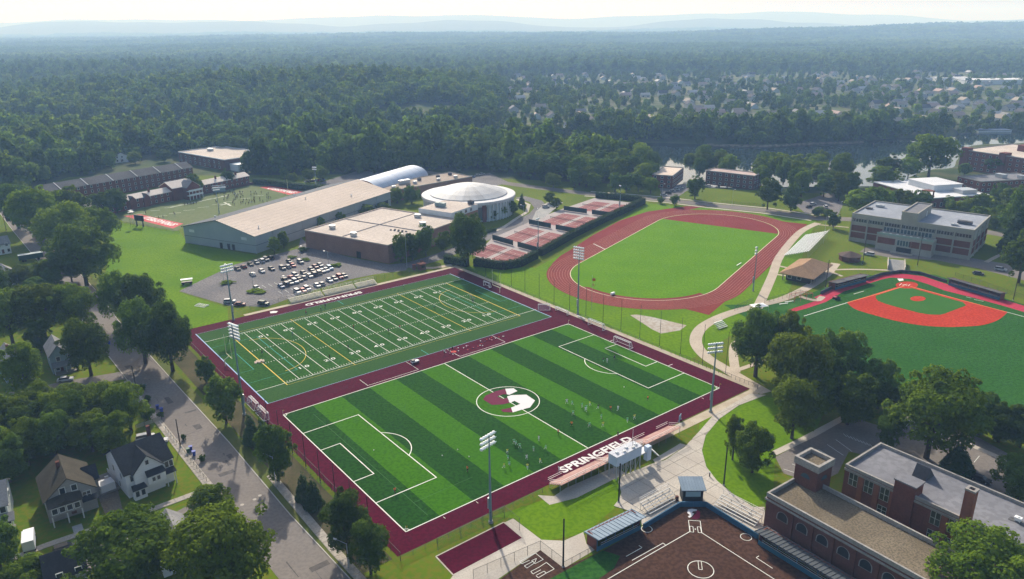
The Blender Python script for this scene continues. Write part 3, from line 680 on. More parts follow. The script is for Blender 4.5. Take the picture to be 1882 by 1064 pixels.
_a, _b = G(492, 345), G(545, 354.5); word('SPRINGFIELD', (_a+_b)/2, (_b-_a).length*.9, 5.5, True, prac, ang=math.atan2(_b.y-_a.y, _b.x-_a.x), z=.056)
mb = MB(); gl(mb, G(308, 382), G(421, 359), .9, .05)
for p, q in (((405, 377), (422, 374)), ((412, 372), (424, 378))): gl(mb, G(*p), G(*q), 1.2, .052)
for i in range(8): a = G(285+26*i, 398-5.4*i); gl(mb, a, a+Vector((6, 2.5, 0)), .5, .05); a = G(250+26*i, 393-5.4*i); gl(mb, a, a+Vector((5, 2, 0)), .5, .05)
mb.build('practice_lines', M_PL, prac)
# ------------------------------------------------------------------ buildings
M_BRICK = two_scale('brick_red', (.155, .055, .040), (.20, .075, .055), (.11, .04, .032), .25, 2.2, .9, .5)
M_BRICKD = two_scale('brick_dark', (.125, .052, .042), (.155, .066, .052), (.085, .038, .032), .25, 2.2, .9, .5)
M_BRICKT = two_scale('brick_tan', (.25, .14, .105), (.30, .17, .125), (.20, .11, .085), .2, 2.0, .9, .5)
M_CREAM = two_scale('roof_cream', (.55, .455, .375), (.62, .515, .43), (.48, .395, .325), .05, .8, .8, .4)
M_ROOFT = two_scale('roof_tan', (.46, .40, .35), (.55, .48, .42), (.36, .31, .27), .06, .7, .9, .5)
M_ROOFG = two_scale('roof_grey', (.17, .17, .185), (.22, .22, .235), (.13, .13, .14), .08, .8, .9, .5)
M_GRAVEL = two_scale('roof_gravel', (.15, .122, .085), (.205, .168, .118), (.08, .068, .048), .15, 2.5, .95, .7)
M_SLATE = two_scale('roof_slate', (.085, .085, .09), (.12, .118, .122), (.06, .06, .064), .1, 1.5, .85, .5)
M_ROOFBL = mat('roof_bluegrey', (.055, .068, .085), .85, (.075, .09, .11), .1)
M_METW = mat('metal_wall_grey', (.30, .34, .36), .6, (.35, .385, .405), .15)
M_METROOF = mat('metal_roof_grey', (.30, .35, .40), .45, (.36, .41, .46), .3, metal=.2)
M_WHITEW = mat('white_wall', (.66, .67, .68), .7, (.58, .6, .62), .3)
M_CONCW = two_scale('concrete_frame', (.33, .31, .27), (.38, .36, .31), (.27, .255, .22), .2, 1.6, .9, .4)
M_STONE = two_scale('stone_coping', (.28, .26, .24), (.35, .33, .30), (.2, .19, .18), .3, 2, .9, .5)
M_MEMB = mat('white_membrane', (.46, .52, .62), .6, (.40, .46, .56), .06)
M_DARK = mat('dark_opening', (.02, .021, .022), .8)
def ZAT(g, px, py):
    d = ray(px, py); return CAMH+d.z*math.hypot(g[0], g[1])/math.hypot(d.x, d.y)
def shell(w, d, h, z0=0.0):
    mb = MB(); c = [(0, 0), (w, 0), (w, d), (0, d)]
    for i in range(4):
        a, b = c[i], c[(i+1) % 4]; mb.quad((*a, z0), (*b, z0), (*b, h), (*a, h))
    return mb
def ringbox(mb, x0, x1, y0, y1, t, z0, z1):
    mb.box(x0, x1, y0, y0+t, z0, z1); mb.box(x0, x1, y1-t, y1, z0, z1); mb.box(x0, x0+t, y0+t, y1-t, z0, z1); mb.box(x1-t, x1, y0+t, y1-t, z0, z1)
    return mb
def frame_of(A, B): d = B-A; return math.hypot(d.x, d.y), math.atan2(d.y, d.x)
def flat_building(name, label, A, B, depth, h, wall, roof, coping=None, par=.7, group=None, cat='building'):
    w, rz = frame_of(A, B); root = thing(name, label, cat, (A[0], A[1], 0), rz, group)
    shell(w, depth, h).build('wall', wall, root)
    MB().quad((.3, .3, h-par), (w-.3, .3, h-par), (w-.3, depth-.3, h-par), (.3, depth-.3, h-par)).build('roof', roof, root)
    ringbox(MB(), -.06, w+.06, -.06, depth+.06, .42, h-par-.05, h+.12).build('parapet', coping or M_STONE, root)
    return root, w
WC = {}
def win_meshes(w, h, frame=.12, mull=0, glass=None):
    k = (round(w, 2), round(h, 2), frame, mull, glass)
    if k in WC: return WC[k]
    f = MB()
    if frame:
        f.box(-w/2-frame, w/2+frame, -.10, .02, -frame, 0); f.box(-w/2-frame, w/2+frame, -.10, .02, h, h+frame)
        f.box(-w/2-frame, -w/2, -.10, .02, 0, h); f.box(w/2, w/2+frame, -.10, .02, 0, h)
        for i in range(mull): x = -w/2+w*(i+1)/(mull+1); f.box(x-.05, x+.05, -.09, .02, 0, h)
        if mull: f.box(-w/2, w/2, -.085, .02, h*.5-.04, h*.5+.04)
    g = MB().box(-w/2, w/2, -.045, .01, 0, h)
    WC[k] = (f.mesh('window_frame', M_WHITEF) if frame else None, g.mesh('pane', glass or M_GLASS)); return WC[k]
M_WHITEF = mat('window_frame_white', (.60, .60, .58), .7)
def window(root, face, W, D, s, z, w, h, frame=.12, mull=0, glass=None, name='window', off=0.0):
    "one window on a wall of a W x D block; s is measured along that wall"
    f, g = win_meshes(w, h, frame, mull, glass)
    loc, rz = {'front': ((s, -off, z), 0), 'right': ((W+off, s, z), math.pi/2), 'back': ((s, D+off, z), math.pi), 'left': ((-off, s, z), -math.pi/2)}[face]
    if f:
        o = obj(name, f, root, loc, rz); obj('pane', g, o)
    else: o = obj(name, g, root, loc, rz)
    return o
AC_MESH = {}
def rooftop_unit(root, x, y, z, w=2.4, d=1.6, h=1.4, m=None):
    mb = MB().box(x-w/2, x+w/2, y-d/2, y+d/2, z+.25, z+h); mb.box(x-w/2-.08, x+w/2+.08, y-d/2-.08, y+d/2+.08, z+h, z+h+.1)
    for sx in (-1, 1):
        for sy in (-1, 1): mb.box(x+sx*w*.4-.07, x+sx*w*.4+.07, y+sy*d*.4-.07, y+sy*d*.4+.07, z-.02, z+.25)
    mb.bar((x, y, z+h+.1), (x, y, z+h+.25), min(w, d)*.3, n=10)
    return mb.build('rooftop_unit', m or M_GREYM, root)
def gable_roof(mb_l, mb_r, w, d, eave, peak, over=.5, th=.22, axis='y', x0=0, y0=0):
    "two slopes; axis is the direction of the ridge"
    def slope(mb, a, b, c, e):
        n = [Vector(p) for p in (a, b, c, e)]; k = Vector((0, 0, -th)); mb.add(n+[p+k for p in n], [(0,1,2,3),(7,6,5,4),(0,4,5,1),(1,5,6,2),(2,6,7,3),(3,7,4,0)])
    if axis == 'y':
        m = w/2; k = (peak-eave)/m*over
        slope(mb_l, (x0-over, y0-over, eave-k+th), (x0+m, y0-over, peak+th), (x0+m, y0+d+over, peak+th), (x0-over, y0+d+over, eave-k+th))
        slope(mb_r, (x0+m, y0-over, peak+th), (x0+w+over, y0-over, eave-k+th), (x0+w+over, y0+d+over, eave-k+th), (x0+m, y0+d+over, peak+th))
    else:
        m = d/2; k = (peak-eave)/m*over
        slope(mb_l, (x0-over, y0-over, eave-k+th), (x0+w+over, y0-over, eave-k+th), (x0+w+over, y0+m, peak+th), (x0-over, y0+m, peak+th))
        slope(mb_r, (x0-over, y0+m, peak+th), (x0+w+over, y0+m, peak+th), (x0+w+over, y0+d+over, eave-k+th), (x0-over, y0+d+over, eave-k+th))
def gable_wall(w, d, eave, peak, axis='y', x0=0, y0=0, z0=0):
    mb = MB()
    if axis == 'y':
        for y in (y0, y0+d): mb.poly([(x0, y, z0), (x0+w, y, z0), (x0+w, y, eave), (x0+w/2, y, peak), (x0, y, eave)])
        for x in (x0, x0+w): mb.quad((x, y0, z0), (x, y0+d, z0), (x, y0+d, eave), (x, y0, eave))
    else:
        for x in (x0, x0+w): mb.poly([(x, y0, z0), (x, y0+d, z0), (x, y0+d, eave), (x, y0+d/2, peak), (x, y0, eave)])
        for y in (y0, y0+d): mb.quad((x0, y, z0), (x0+w, y, z0), (x0+w, y, eave), (x0, y, eave))
    return mb

# --- big gabled metal field house
A, B = G(341, 446), G(472, 466); w, rz = frame_of(A, B); D = 114.2; EV, PK = 8.9, 14.3
fh = thing('field_house', 'huge gabled metal field house with a cream roof beside the car park', 'building', (A.x, A.y, 0), rz)
gable_wall(w, D, EV, PK).build('wall', M_METW, fh)
NP = 9
for side in (0, 1):
    for i in range(NP):
        t0, t1 = i/NP, (i+1)/NP-.006
        xs_ = [(-.5+(w/2+.5)*t) if side == 0 else (w+.5-(w/2+.5)*t) for t in (t0, t1)]; zs = [EV-.1+(PK+.15-EV+.1)*t for t in (t0, t1)]
        mb = MB(); n4 = [(xs_[0], -.6, zs[0]), (xs_[1], -.6, zs[1]), (xs_[1], D+.5, zs[1]), (xs_[0], D+.5, zs[0])]
        mb.add(n4+[(x, y, z-.18) for x, y, z in n4], [(0,1,2,3) if side == 0 else (3,2,1,0), (4,5,6,7), (0,4,5,1), (1,5,6,2), (2,6,7,3), (3,7,4,0)])
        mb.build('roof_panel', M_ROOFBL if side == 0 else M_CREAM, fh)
mb = MB().box(-.6, .0, -.72, -.62, EV-.5, EV-.1)
for s in (-1, 1):
    a = (w/2, -.66, PK+.02); b = (w/2+s*(w/2+.5), -.66, EV-.22); mb.bar(a, b, .22, n=4)
mb.build('roof_trim', mat('trim_dark', (.09, .10, .11), .6), fh)
mb = MB().box(-.05, w+.05, -.05, 0, 3.9, 4.1); mb.box(w, w+.06, -.02, D, 3.9, 4.1); mb.build('wall_band', mat('trim_dark', (.09, .1, .11)), fh)
for x in (25, 30, 33.2): 
    MB().box(x-.85, x+.85, -.14, -.02, 0, 2.9).build('door', M_DARK, fh)
MB().box(w, w+.12, D-7.5, D-3, 0, 4).build('door', M_DARK, fh)
for y in (12, 34, 56, 78, 100): MB().box(w, w+.18, y-.2, y+.2, 0, EV-.3).build('downpipe', M_METW, fh)
for x, y in ((w*.88, 9), (w*.84, 86), (8, 14), (w*.6, 60), (12, 70)):
    z = EV+(PK-EV)*(1-abs(x-w/2)/(w/2)); mb = MB().bar((x, y, z), (x, y, z+1.0), .28, n=8); mb.bar((x, y, z+1.0), (x, y, z+1.25), .5, .2, n=8); mb.build('roof_vent', M_WHITE, fh)
MB().box(4, 7.5, -.09, -.03, 6.2, 7.6).build('wall_sign', M_WHITEW, fh); MB().box(w-9, w-5.5, -.09, -.03, 6.0, 7.4).build('wall_sign', M_WHITEW, fh)

# --- brick natatorium with pale flat roof
A, B = G(563, 455), G(715, 485)
nat, w = flat_building('swimming_hall', 'long windowless tan brick hall with a pale flat roof beside the car park', A, B, 57, 9.0, M_BRICKT, M_ROOFT, mat('coping_tan', (.46, .38, .32), .8), .35)
MB().box(w*.63, w*.63+2.6, -.1, -.01, 0, 3.2).build('door', M_DARK, nat)
for x, y, s in ((9, 10, 2.6), (28, 5, 2.6), (31, 50, 3.2), (44, 38, 3.0)): rooftop_unit(nat, x, y, 8.65, s, 2.0, 1.7, M_GREYM)
MB().box(.5, w-.5, 27.8, 28.1, 8.6, 8.95).build('roof_joint', M_ROOFG, nat); MB().box(24, 24.3, .5, 56.5, 8.62, 8.9).build('roof_joint', M_ROOFG, nat)
for i in range(8): MB().box(36+i*1.2, 36.8+i*1.2, 22+(i % 2)*1.6, 22.7+(i % 2)*1.6, 8.66, 9.1).build('roof_hatch', M_SLATE, nat)
shell(22, 24, 11.6, 8.6).build('upper_wall', M_WHITEW, nat, loc=(26, 57.2, 0)); 
MB().quad((26, 57.2, 11.6), (48, 57.2, 11.6), (48, 81.2, 11.6), (26, 81.2, 11.6)).build('upper_roof', M_ROOFT, nat)
MB().box(26, 48, 57.2, 81.2, 0, 8.6).build('rear_wing', M_BRICKT, nat)
for i in range(4): MB().box(48, 48.12, 60+4.6*i, 61.6+4.6*i, 9.2, 10.8).build('window', M_GLASS, nat)
rooftop_unit(nat, 34, 66, 11.6, 6, 2.4, 2.2, mat('unit_green', (.20, .27, .27), .6)); rooftop_unit(nat, 45, 79, 11.6, 3, 2.2, 2.0, M_SLATE)
# --- low wing with angled roof and plant between hall and dome
A, B = G(800, 425), G(870, 418)
wing, w = flat_building('brick_annexe', 'low brick annexe with white plant boxes in front of the domed arena', A, B, 30, 5.4, M_BRICK, M_ROOFT, mat('coping_tan', (.46, .38, .32)), .3)
for x, y, l in ((3, 18, 7), (10, 22, 7), ): rooftop_unit(wing, x+2, y, 5.1, l, 3, 3.2, mat('unit_teal', (.30, .38, .40), .5))
for i in range(4): MB().box(12+i*2.1, 13.4+i*2.1, 14, 27, 5.3, 6.6).build('skylight_box', M_WHITE, wing)

# --- domed arena
C0 = Vector((-24.9, 434.5, 0)); RO = 27.4
dome = thing('domed_arena', 'round white arena with a shallow ribbed dome and wide flat rim', 'building', C0)
def lathe(prof, n=72):
    mb = MB(); vs = []
    for r, z in prof:
        for k in range(n): a = 2*math.pi*k/n; vs.append((r*math.cos(a), r*math.sin(a), z))
    mb.add(vs, [(j*n+k, j*n+(k+1) % n, (j+1)*n+(k+1) % n, (j+1)*n+k) for j in range(len(prof)-1) for k in range(n)]); return mb
M_DOME = mat('dome_white', (.38, .39, .41), .6, (.31, .32, .34), .25, spec=.2, rnd=.14)
M_DOMEW = mat('dome_wall_panel', (.50, .56, .58), .6, (.44, .50, .53), .2)
lathe([(25.6, 0), (25.6, 9.9)]).build('wall', M_DOMEW, dome, True)
lathe([(24.9, 9.6), (RO, 9.8), (RO, 11.2), (RO-.3, 11.35), (22.2, 11.5), (22.2, 11.0)]).build('rim', mat('rim_white', (.48, .48, .49), .7), dome)
NG = 32
gore = MB(); rr = [(22.6, 11.95), (18, 13.7), (13, 15.2), (8, 16.4), (3, 17.0), (0.0, 17.05)]
da = math.pi/NG*.985; vs_ = []
for r, z in rr: vs_ += [(r*math.cos(-da), r*math.sin(-da), z), (r*math.cos(da), r*math.sin(da), z)]
gore.add(vs_, [(2*i, 2*i+1, 2*i+3, 2*i+2) for i in range(len(rr)-1)]); gore.quad(vs_[0], (22.6*math.cos(-da), 22.6*math.sin(-da), 11.3), (22.6*math.cos(da), 22.6*math.sin(da), 11.3), vs_[1])
gm = gore.mesh('dome_panel', M_DOME)
for k in range(NG): obj('dome_panel', gm, dome, (0, 0, 0), 2*math.pi*k/NG)
lathe([(22.5, 11.8), (18, 13.5), (13, 14.95), (8, 16.15), (3, 16.8), (.01, 16.85)]).build('dome_liner', M_GREYM, dome)
fin = MB().box(25.5, 26.5, -.14, .14, 0, 9.8).mesh('wall_fin', mat('fin_pale', (.6, .64, .65), .6))
pier = MB().box(25.5, 26.3, -1.1, 1.1, 0, 9.8).mesh('brick_pier', M_BRICK)
for k in range(64):
    a = 2*math.pi*k/64; dg_ = (math.degrees(a)) % 360
    if 232 < dg_ < 312 and k % 4 == 0: obj('brick_pier', pier, dome, (0, 0, 0), a)
    elif not (268 < dg_ < 296): obj('wall_fin', fin, dome, (0, 0, 0), a)
gl_ = MB().box(25.5, 25.75, -1.2, 1.2, 1, 8.4).mesh('window', M_GLASSB)
for k in range(6): obj('window', gl_, dome, (0, 0, 0), R(262+k*6.3))

# --- white fabric barrel vault, and low roofs behind
A, B = Vector((-84, 468, 0)), Vector((-57.5, 521, 0)); w, rz = frame_of(A, B)
vault = thing('fabric_vault', 'long white barrel-vaulted membrane building behind the field house', 'building', A, rz)
RV = 11.5; NSEG = 9
for i in range(NSEG):
    x0, x1 = w*i/NSEG, w*(i+1)/NSEG-.1; mb = MB(); vs_ = []
    for k in range(17): t = math.pi*k/16; vs_ += [(x0, RV-RV*math.cos(t), 5.5+6.8*math.sin(t)), (x1, RV-RV*math.cos(t), 5.5+6.8*math.sin(t))]
    mb.add(vs_, [(2*k, 2*k+1, 2*k+3, 2*k+2) for k in range(16)]); mb.build('vault_panel', M_MEMB, vault, True)
mb = MB(); mb.box(0, w, 0, .3, 0, 5.6); mb.box(0, w, 2*RV-.3, 2*RV, 0, 5.6); mb.build('base_wall', M_BRICKT, vault)
for x in (0, w): MB().poly([(x, 0, 0)]+[(x, RV-RV*math.cos(math.pi*k/16), 5.5+6.7*math.sin(math.pi*k/16)) for k in range(17)]+[(x, 2*RV, 0)]).build('end_wall', M_BRICK, vault)
A, B = Vector((-76.1, 462.3, 0)), Vector((-26.4, 509.4, 0))
low, w = flat_building('low_hall', 'low hall with a wide brown-grey flat roof dotted with vents behind the dome', A, B, 24, 7.2, M_BRICKT, two_scale('roof_brown', (.30, .245, .20), (.36, .30, .25), (.24, .2, .165), .06, .8, .9, .5), None, .3)
for i, (x, y) in enumerate(((8, 6), (18, 4), (27, 9), (35, 15), (44, 6), (50, 14), (58, 5), (62, 16))): rooftop_unit(low, x, y, 6.9, 2.2, 1.8, 1.6, M_SLATE if i % 2 else M_GREYM)
rooftop_unit(low, 22, 14, 6.9, 8, 2.6, 2.4, M_GREYM)

M_ROOFPINK = two_scale('roof_pale_pink', (.66, .57, .50), (.74, .65, .57), (.56, .48, .42), .1, 1, .8, .4)
# --- dormitories on the left
def dorm(name, label, A, B, depth, eave, peak, wall, roof, win=True, step=3.4, floors=3, over=.5, chim=0, hips=0):
    w, rz = frame_of(A, B); root = thing(name, label, 'building', (A.x, A.y, 0), rz)
    gable_wall(w, depth, eave, peak, 'x').build('wall', wall, root)
    a, b = MB(), MB(); gable_roof(a, b, w, depth, eave, peak, over, axis='x'); a.build('roof_slope', roof, root); b.build('roof_slope', roof, root)
    if win:
        n = int(w/step)
        for i in range(n):
            for f in range(floors): window(root, 'front', w, depth, (i+.5)*w/n, 1.2+f*eave/floors, 1.1, 1.5, .1)
    for i in range(chim):
        x = w*(i+.5)/chim; MB().box(x-.5, x+.5, depth*.32, depth*.32+.9, peak*.72, peak+1.6).build('chimney', M_BRICKD, root)
    for i in range(hips):
        x = w*(i+.5)/hips; mb = MB(); 
        for s in (-1, 1): mb.bar((x, -.5 if s < 0 else depth+.5, eave+.25), (x, depth/2, peak+.3), .25, n=4)
        mb.build('roof_ridge_cap', M_WHITEF, root)
    return root, w
dorm('dormitory', 'long dark brick dormitory under a grey slate roof, behind the smaller brick terrace', G(92, 380), G(357, 331), 15, 9.3, 12.6, M_BRICKD, M_SLATE, True, 4.2, 3, hips=6)
tr, w = dorm('brick_terrace', 'low brick terrace with pale roofs facing the practice field', G(165, 402), G(459, 339), 9, 6.2, 8.3, M_BRICK, M_ROOFPINK, True, 4.0, 2, chim=7)
# its central gabled hall with balcony
cx = w*.47
gable_wall(17, 13, 8.2, 11.4, 'x', cx, -1.5).build('centre_wall', M_BRICK, tr)
a, b = MB(), MB(); gable_roof(a, b, 17, 13, 8.2, 11.4, .5, axis='x', x0=cx, y0=-1.5); a.build('centre_roof', M_ROOFPINK, tr); b.build('centre_roof', M_ROOFPINK, tr)
gable_wall(9, 8, 8.0, 11.5, 'y', cx+7, -6.5).build('porch_wall', M_BRICK, tr)
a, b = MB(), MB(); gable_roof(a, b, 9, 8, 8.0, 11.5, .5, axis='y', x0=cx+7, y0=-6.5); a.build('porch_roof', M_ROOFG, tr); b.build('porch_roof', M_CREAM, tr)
mb = MB(); 
for z in (2.6, 5.4): mb.box(cx+6.4, cx+16.6, -9, -6.5, z, z+.3); mb.box(cx+6.4, cx+16.6, -9, -8.85, z+.3, z+1.2)
for i in range(5): x = cx+6.6+i*2.4; mb.box(x-.12, x+.12, -8.95, -8.7, 0, 6.4)
mb.build('balcony', M_WHITEW, tr)
for s in (.22, .3): 
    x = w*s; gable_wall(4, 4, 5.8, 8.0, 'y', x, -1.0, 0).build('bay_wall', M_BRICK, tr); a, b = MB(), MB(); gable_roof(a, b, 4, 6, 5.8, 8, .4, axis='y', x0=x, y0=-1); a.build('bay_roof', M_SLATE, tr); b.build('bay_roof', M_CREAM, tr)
fd, w = flat_building('flat_roofed_hall', 'brick hall with a pale flat roof at the end of the dormitory', G(330, 298), G(415, 314), 40, 8.6, M_BRICKD, M_ROOFT, M_WHITEW, .5)
for i in range(9):
    for z in (1.2, 4.6): window(fd, 'front', w, 40, 4+i*7, z, 1.6, 1.8, .1)
MB().box(w, w+11, 4, 30, 0, 5.2).build('side_wing', M_WHITEW, fd); rooftop_unit(fd, 15, 20, 8.1, 5, 3, 2)

# --- concrete-framed brick science building on the right
A, B = G(1560, 442), G(1780, 478)
sci = None
w, rz = frame_of(A, B); D = 36.0; Hs = 14.2
sci = thing('science_building', 'three-storey concrete-framed brick building with blue-grey flat roof above the ball field', 'building', (A.x, A.y, 0), rz)
shell(w, D, Hs).build('wall', M_CONCW, sci)
MB().quad((.3, .3, Hs-.5), (w-.3, .3, Hs-.5), (w-.3, D-.3, Hs-.5), (.3, D-.3, Hs-.5)).build('roof', two_scale('roof_bluish', (.25, .27, .31), (.31, .33, .37), (.2, .22, .25), .08, .7, .8, .5), sci)
ringbox(MB(), -.15, w+.15, -.15, D+.15, .5, Hs-1.6, Hs+.1).build('parapet', M_CONCW, sci)
NB = 7; bw = w/NB
pan = MB().box(-bw/2+.4, bw/2-.4, -.05, .05, 0, 2.9).mesh('brick_panel', M_BRICK)
col_ = MB().box(-.28, .28, -.5, .05, 0, Hs-1.6).mesh('column', M_CONCW)
for i in range(NB+1): obj('column', col_, sci, (min(max(i*bw, .2), w-.2), 0, 0))
for i in range(NB):
    x = (i+.5)*bw
    for z in (2.0, 5.5):
        if i in (2, 3, 4) and z > 3: continue
        obj('brick_panel', pan, sci, (x, -.02, z))
    MB().box(x-bw/2+.4, x+bw/2-.4, -.08, .02, 10.1, 11.9).build('window_band', M_GLASS, sci)
    for k in range(5): window(sci, 'front', w, D, x-bw/2+1.1+k*(bw-1.4)/5+.3, 10.2, .95, 1.6, .06, off=.06)
# projecting entrance block
x0, x1 = 2*bw-.8, 5*bw+1.0
MB().box(x0, x1, -7, -.02, 0, 7.4).build('entrance_block', M_CONCW, sci)
for xx, ww in ((x0+4.6, 7.8), (x1-2.6, 4.4), (x1-7.6, 4.2)): MB().box(xx-ww/2, xx+ww/2, -7.12, -7.0, 3.2, 6.2).build('brick_panel', M_BRICK, sci)
for k in range(5): window(sci, 'front', w, D, x0+10.0+k*1.25, 3.4, 1.1, 2.6, .06, off=7.02, glass=M_GLASSB)
for k in range(14): window(sci, 'front', w, D, x0+1.4+k*1.55, 7.7, 1.3, 2.0, .06, off=.2, glass=M_GLASSB)
mb = MB(); mb.box(x0, x1, -7.05, -6.9, 7.4, 8.4); mb.build('terrace_rail', mat('terrace_green', (.25, .33, .30), .6), sci)
for k in range(7): MB().box(x0+2+k*3, x0+3.1+k*3, -5.5, -4.6, 7.42, 8.1).build('terrace_table', M_WHITE, sci)
MB().box(x0+9.5, x0+16, -7.2, -7.02, 0, 2.6).build('doorway', M_DARK, sci); MB().box(x0+7.5, x0+17, -9.5, -7, 0, .35).build('front_steps', M_CONC, sci)
# stair tower along the roof
MB().box(3*bw-.4, 3*bw+6.4, -.4, 26, Hs-.45, Hs+3.6).build('stair_tower', M_CONCW, sci)
ringbox(MB(), 3*bw-.6, 3*bw+6.6, -.6, 26.2, .5, Hs+3.6, Hs+4.2).build('tower_parapet', M_CONCW, sci)
MB().box(3*bw+6.4, 3*bw+6.5, 17, 18.4, Hs-.4, Hs+2).build('roof_door', M_WHITE, sci)
MB().quad((0+3*bw-.2, -.2, Hs+3.64), (3*bw+6.2, -.2, Hs+3.64), (3*bw+6.2, 25.8, Hs+3.64), (3*bw-.2, 25.8, Hs+3.64)).build('tower_roof', M_ROOFG, sci)
# right-hand end wall
for i in range(4):
    for z in (2.0, 5.5): MB().box(w, w+.08, 1.2+i*9, 8.4+i*9, z, z+2.9).build('brick_panel', M_BRICK, sci)
    MB().box(w, w+.4, i*9-.1, i*9+.5, 0, Hs-1.6).build('column', M_CONCW, sci)
for x, y, a_, b_, h_ in ((6, 24, 4, 2, 1.2), (3, 16, 3, 2, .7), (22, 6, 2, 2, 1.8), (47, 12, 6, 2.4, 1.4), (44, 6, 3, 1.5, .8)): rooftop_unit(sci, x, y, Hs-.5, a_, b_, h_, M_SLATE if x % 2 else M_GREYM)

# --- brick halls, bottom right
A = Vector((53.7, 136.4, 0)); dv = Vector((.585, -.811, 0)); B = A+dv*48
hall, w = flat_building('old_gymnasium', 'old brick gymnasium with gravel roof and corner tower beside the softball field', A, B, 12.2, 9.2, M_BRICKD, M_GRAVEL, M_STONE, .8)
MB().box(-.25, w+.25, -.28, -.04, 7.6, 8.0).build('cornice', M_STONE, hall); MB().box(-.3, .0, -.2, 12.4, 7.6, 8.0).build('cornice', M_STONE, hall)
def arch_window(root, x, z, w_, h_, m=M_GLASS):
    pts = [(-w_/2, 0), (w_/2, 0)]+[(w_/2*math.cos(R(a)), h_-w_/2+w_/2*math.sin(R(a))) for a in range(0, 181, 20)]
    f = MB().poly([(x+p[0]*1.18, -.06, z-.12+p[1]*1.1) for p in pts]); o = f.build('window', M_STONE, root); MB().poly([(x+p[0], -.10, z+p[1]) for p in pts]).build('pane', m, o)
for i in range(10):
    x = 4.2+i*4.6; arch_window(hall, x, 4.6, 2.3, 2.0)
    MB().box(x+2.0, x+2.6, -.35, -.02, 0, 7.55).build('pilaster', M_BRICKD, hall)
for y in (3, 8): MB().box(-.12, -.01, y, y+2, 3.4, 6.4).build('window', M_GLASS, hall)
# corner tower
T0 = (1.0, 9.4)
shell(5.4, 5.4, 14.4, 7.5).build('tower_wall', M_BRICKD, hall, loc=(T0[0]-1.0, T0[1]-.2, 0))
tx, ty = T0[0]-1.0, T0[1]-.2
ringbox(MB(), tx-.25, tx+5.65, ty-.25, ty+5.65, .6, 13.2, 14.8).build('tower_parapet', M_STONE, hall)
MB().quad((tx, ty, 13.9), (tx+5.4, ty, 13.9), (tx+5.4, ty+5.4, 13.9), (tx, ty+5.4, 13.9)).build('tower_roof', M_GRAVEL, hall)
pts = [(1.1*math.cos(R(a)), 1.1*math.sin(R(a))) for a in range(0, 181, 20)]
for f in (0, 1):
    mb = MB()
    if f == 0: mb.poly([(tx+2.7+p[0], ty-.05, 10.7+p[1]) for p in pts])
    else: mb.poly([(tx+5.45, ty+2.7+p[0], 10.7+p[1]) for p in pts])
    mb.build('window', M_GLASSB, hall)
A = Vector((75.3, 148.0, 0)); dv2 = Vector((.603, -.798, 0)); B = A+dv2*62
cls, w = flat_building('classroom_block', 'red brick classroom block with a row of tall windows and a brick chimney', A, B, 15.2, 8.6, M_BRICK, M_ROOFG, M_STONE, .6)
n = 16
for i in range(n):
    x = 2.2+i*3.6
    if i in (3, 4, 7): continue
    window(cls, 'front', w, 15.2, x, 4.2, 1.9, 3.0, .05, 1); 
    if i > 1: window(cls, 'front', w, 15.2, x, .8, 1.9, 1.9, .05, 1)
    MB().box(x+1.2, x+2.4, -.22, -.02, 0, 7.3).build('pier', mat('brick_orange', (.27, .105, .06), .9, (.22, .08, .05), 1.2), cls)
MB().box(-.1, w+.1, -.26, -.03, 7.3, 7.8).build('cornice', M_STONE, cls)
MB().box(11.2, 15.6, -.4, 3.2, 0, 10.6).build('stair_head', M_BRICK, cls); MB().box(11.0, 15.8, -.6, 3.4, 10.6, 10.9).build('stair_head_roof', M_ROOFG, cls)
ch = MB(); ringbox(ch, 24.6, 26.4, -.5, 1.3, .45, 0, 15.2); ch.build('chimney', mat('brick_orange', (.27, .105, .06)), cls)
ringbox(MB(), 24.5, 26.5, -.6, 1.4, .5, 15.2, 15.6).build('chimney_cap', M_STONE, cls)
mb = MB().add([(11, 8, 8.1), (14, 8, 8.1), (14, 12, 8.1), (11, 12, 8.1), (11, 9.5, 10.8), (14, 9.5, 10.8)], [(0, 1, 5, 4), (1, 2, 5), (2, 3, 4, 5), (3, 0, 4)]); mb.build('roof_gablet', M_SLATE, cls)
for x, y in ((32, 8.4), (36.5, 10.5), (42, 8.8), (45.5, 11), (51, 7), (56, 9)):
    MB().box(x-1.5, x+1.5, y-.7, y+.7, 8.02, 8.08).build('roof_patch', M_SLATE, cls); rooftop_unit(cls, x, y, 8.05, 1.1, .8, .9, M_WHITE)

# --- other brick buildings by the river
def simple_brick(name, label, px_a, px_b, depth, h, floors, wall=M_BRICK, roof=M_ROOFT, step=4.0, cop=None):
    A, B = (px_a, px_b) if isinstance(px_a, Vector) else (G(*px_a), G(*px_b)); r, w = flat_building(name, label, A, B, depth, h, wall, roof, cop, .4)
    n = max(1, int(w/step))
    for i in range(n):
        for f in range(floors): window(r, 'front', w, depth, (i+.5)*w/n, 1.0+f*h/floors*.95, 1.5, 1.3, .1)
    n = max(1, int(depth/step))
    for i in range(n):
        for f in range(floors): window(r, 'right', w, depth, (i+.5)*depth/n, 1.0+f*h/floors*.95, 1.5, 1.3, .1)
    return r, w
simple_brick('brick_residence', 'small brick residence with cream flat roof at the water beside the track road', Vector((94.6, 502.8, 0)), Vector((107.4, 497, 0)), 34, 8.8, 3, roof=M_CREAM)
r_, w = simple_brick('brick_residence', 'long three-storey brick residence half hidden by trees beyond the track', (1296, 338), (1384, 349), 13, 9.4, 3, M_BRICKD, mat('roof_rosy', (.36, .27, .25), .9, (.42, .33, .31), .1))
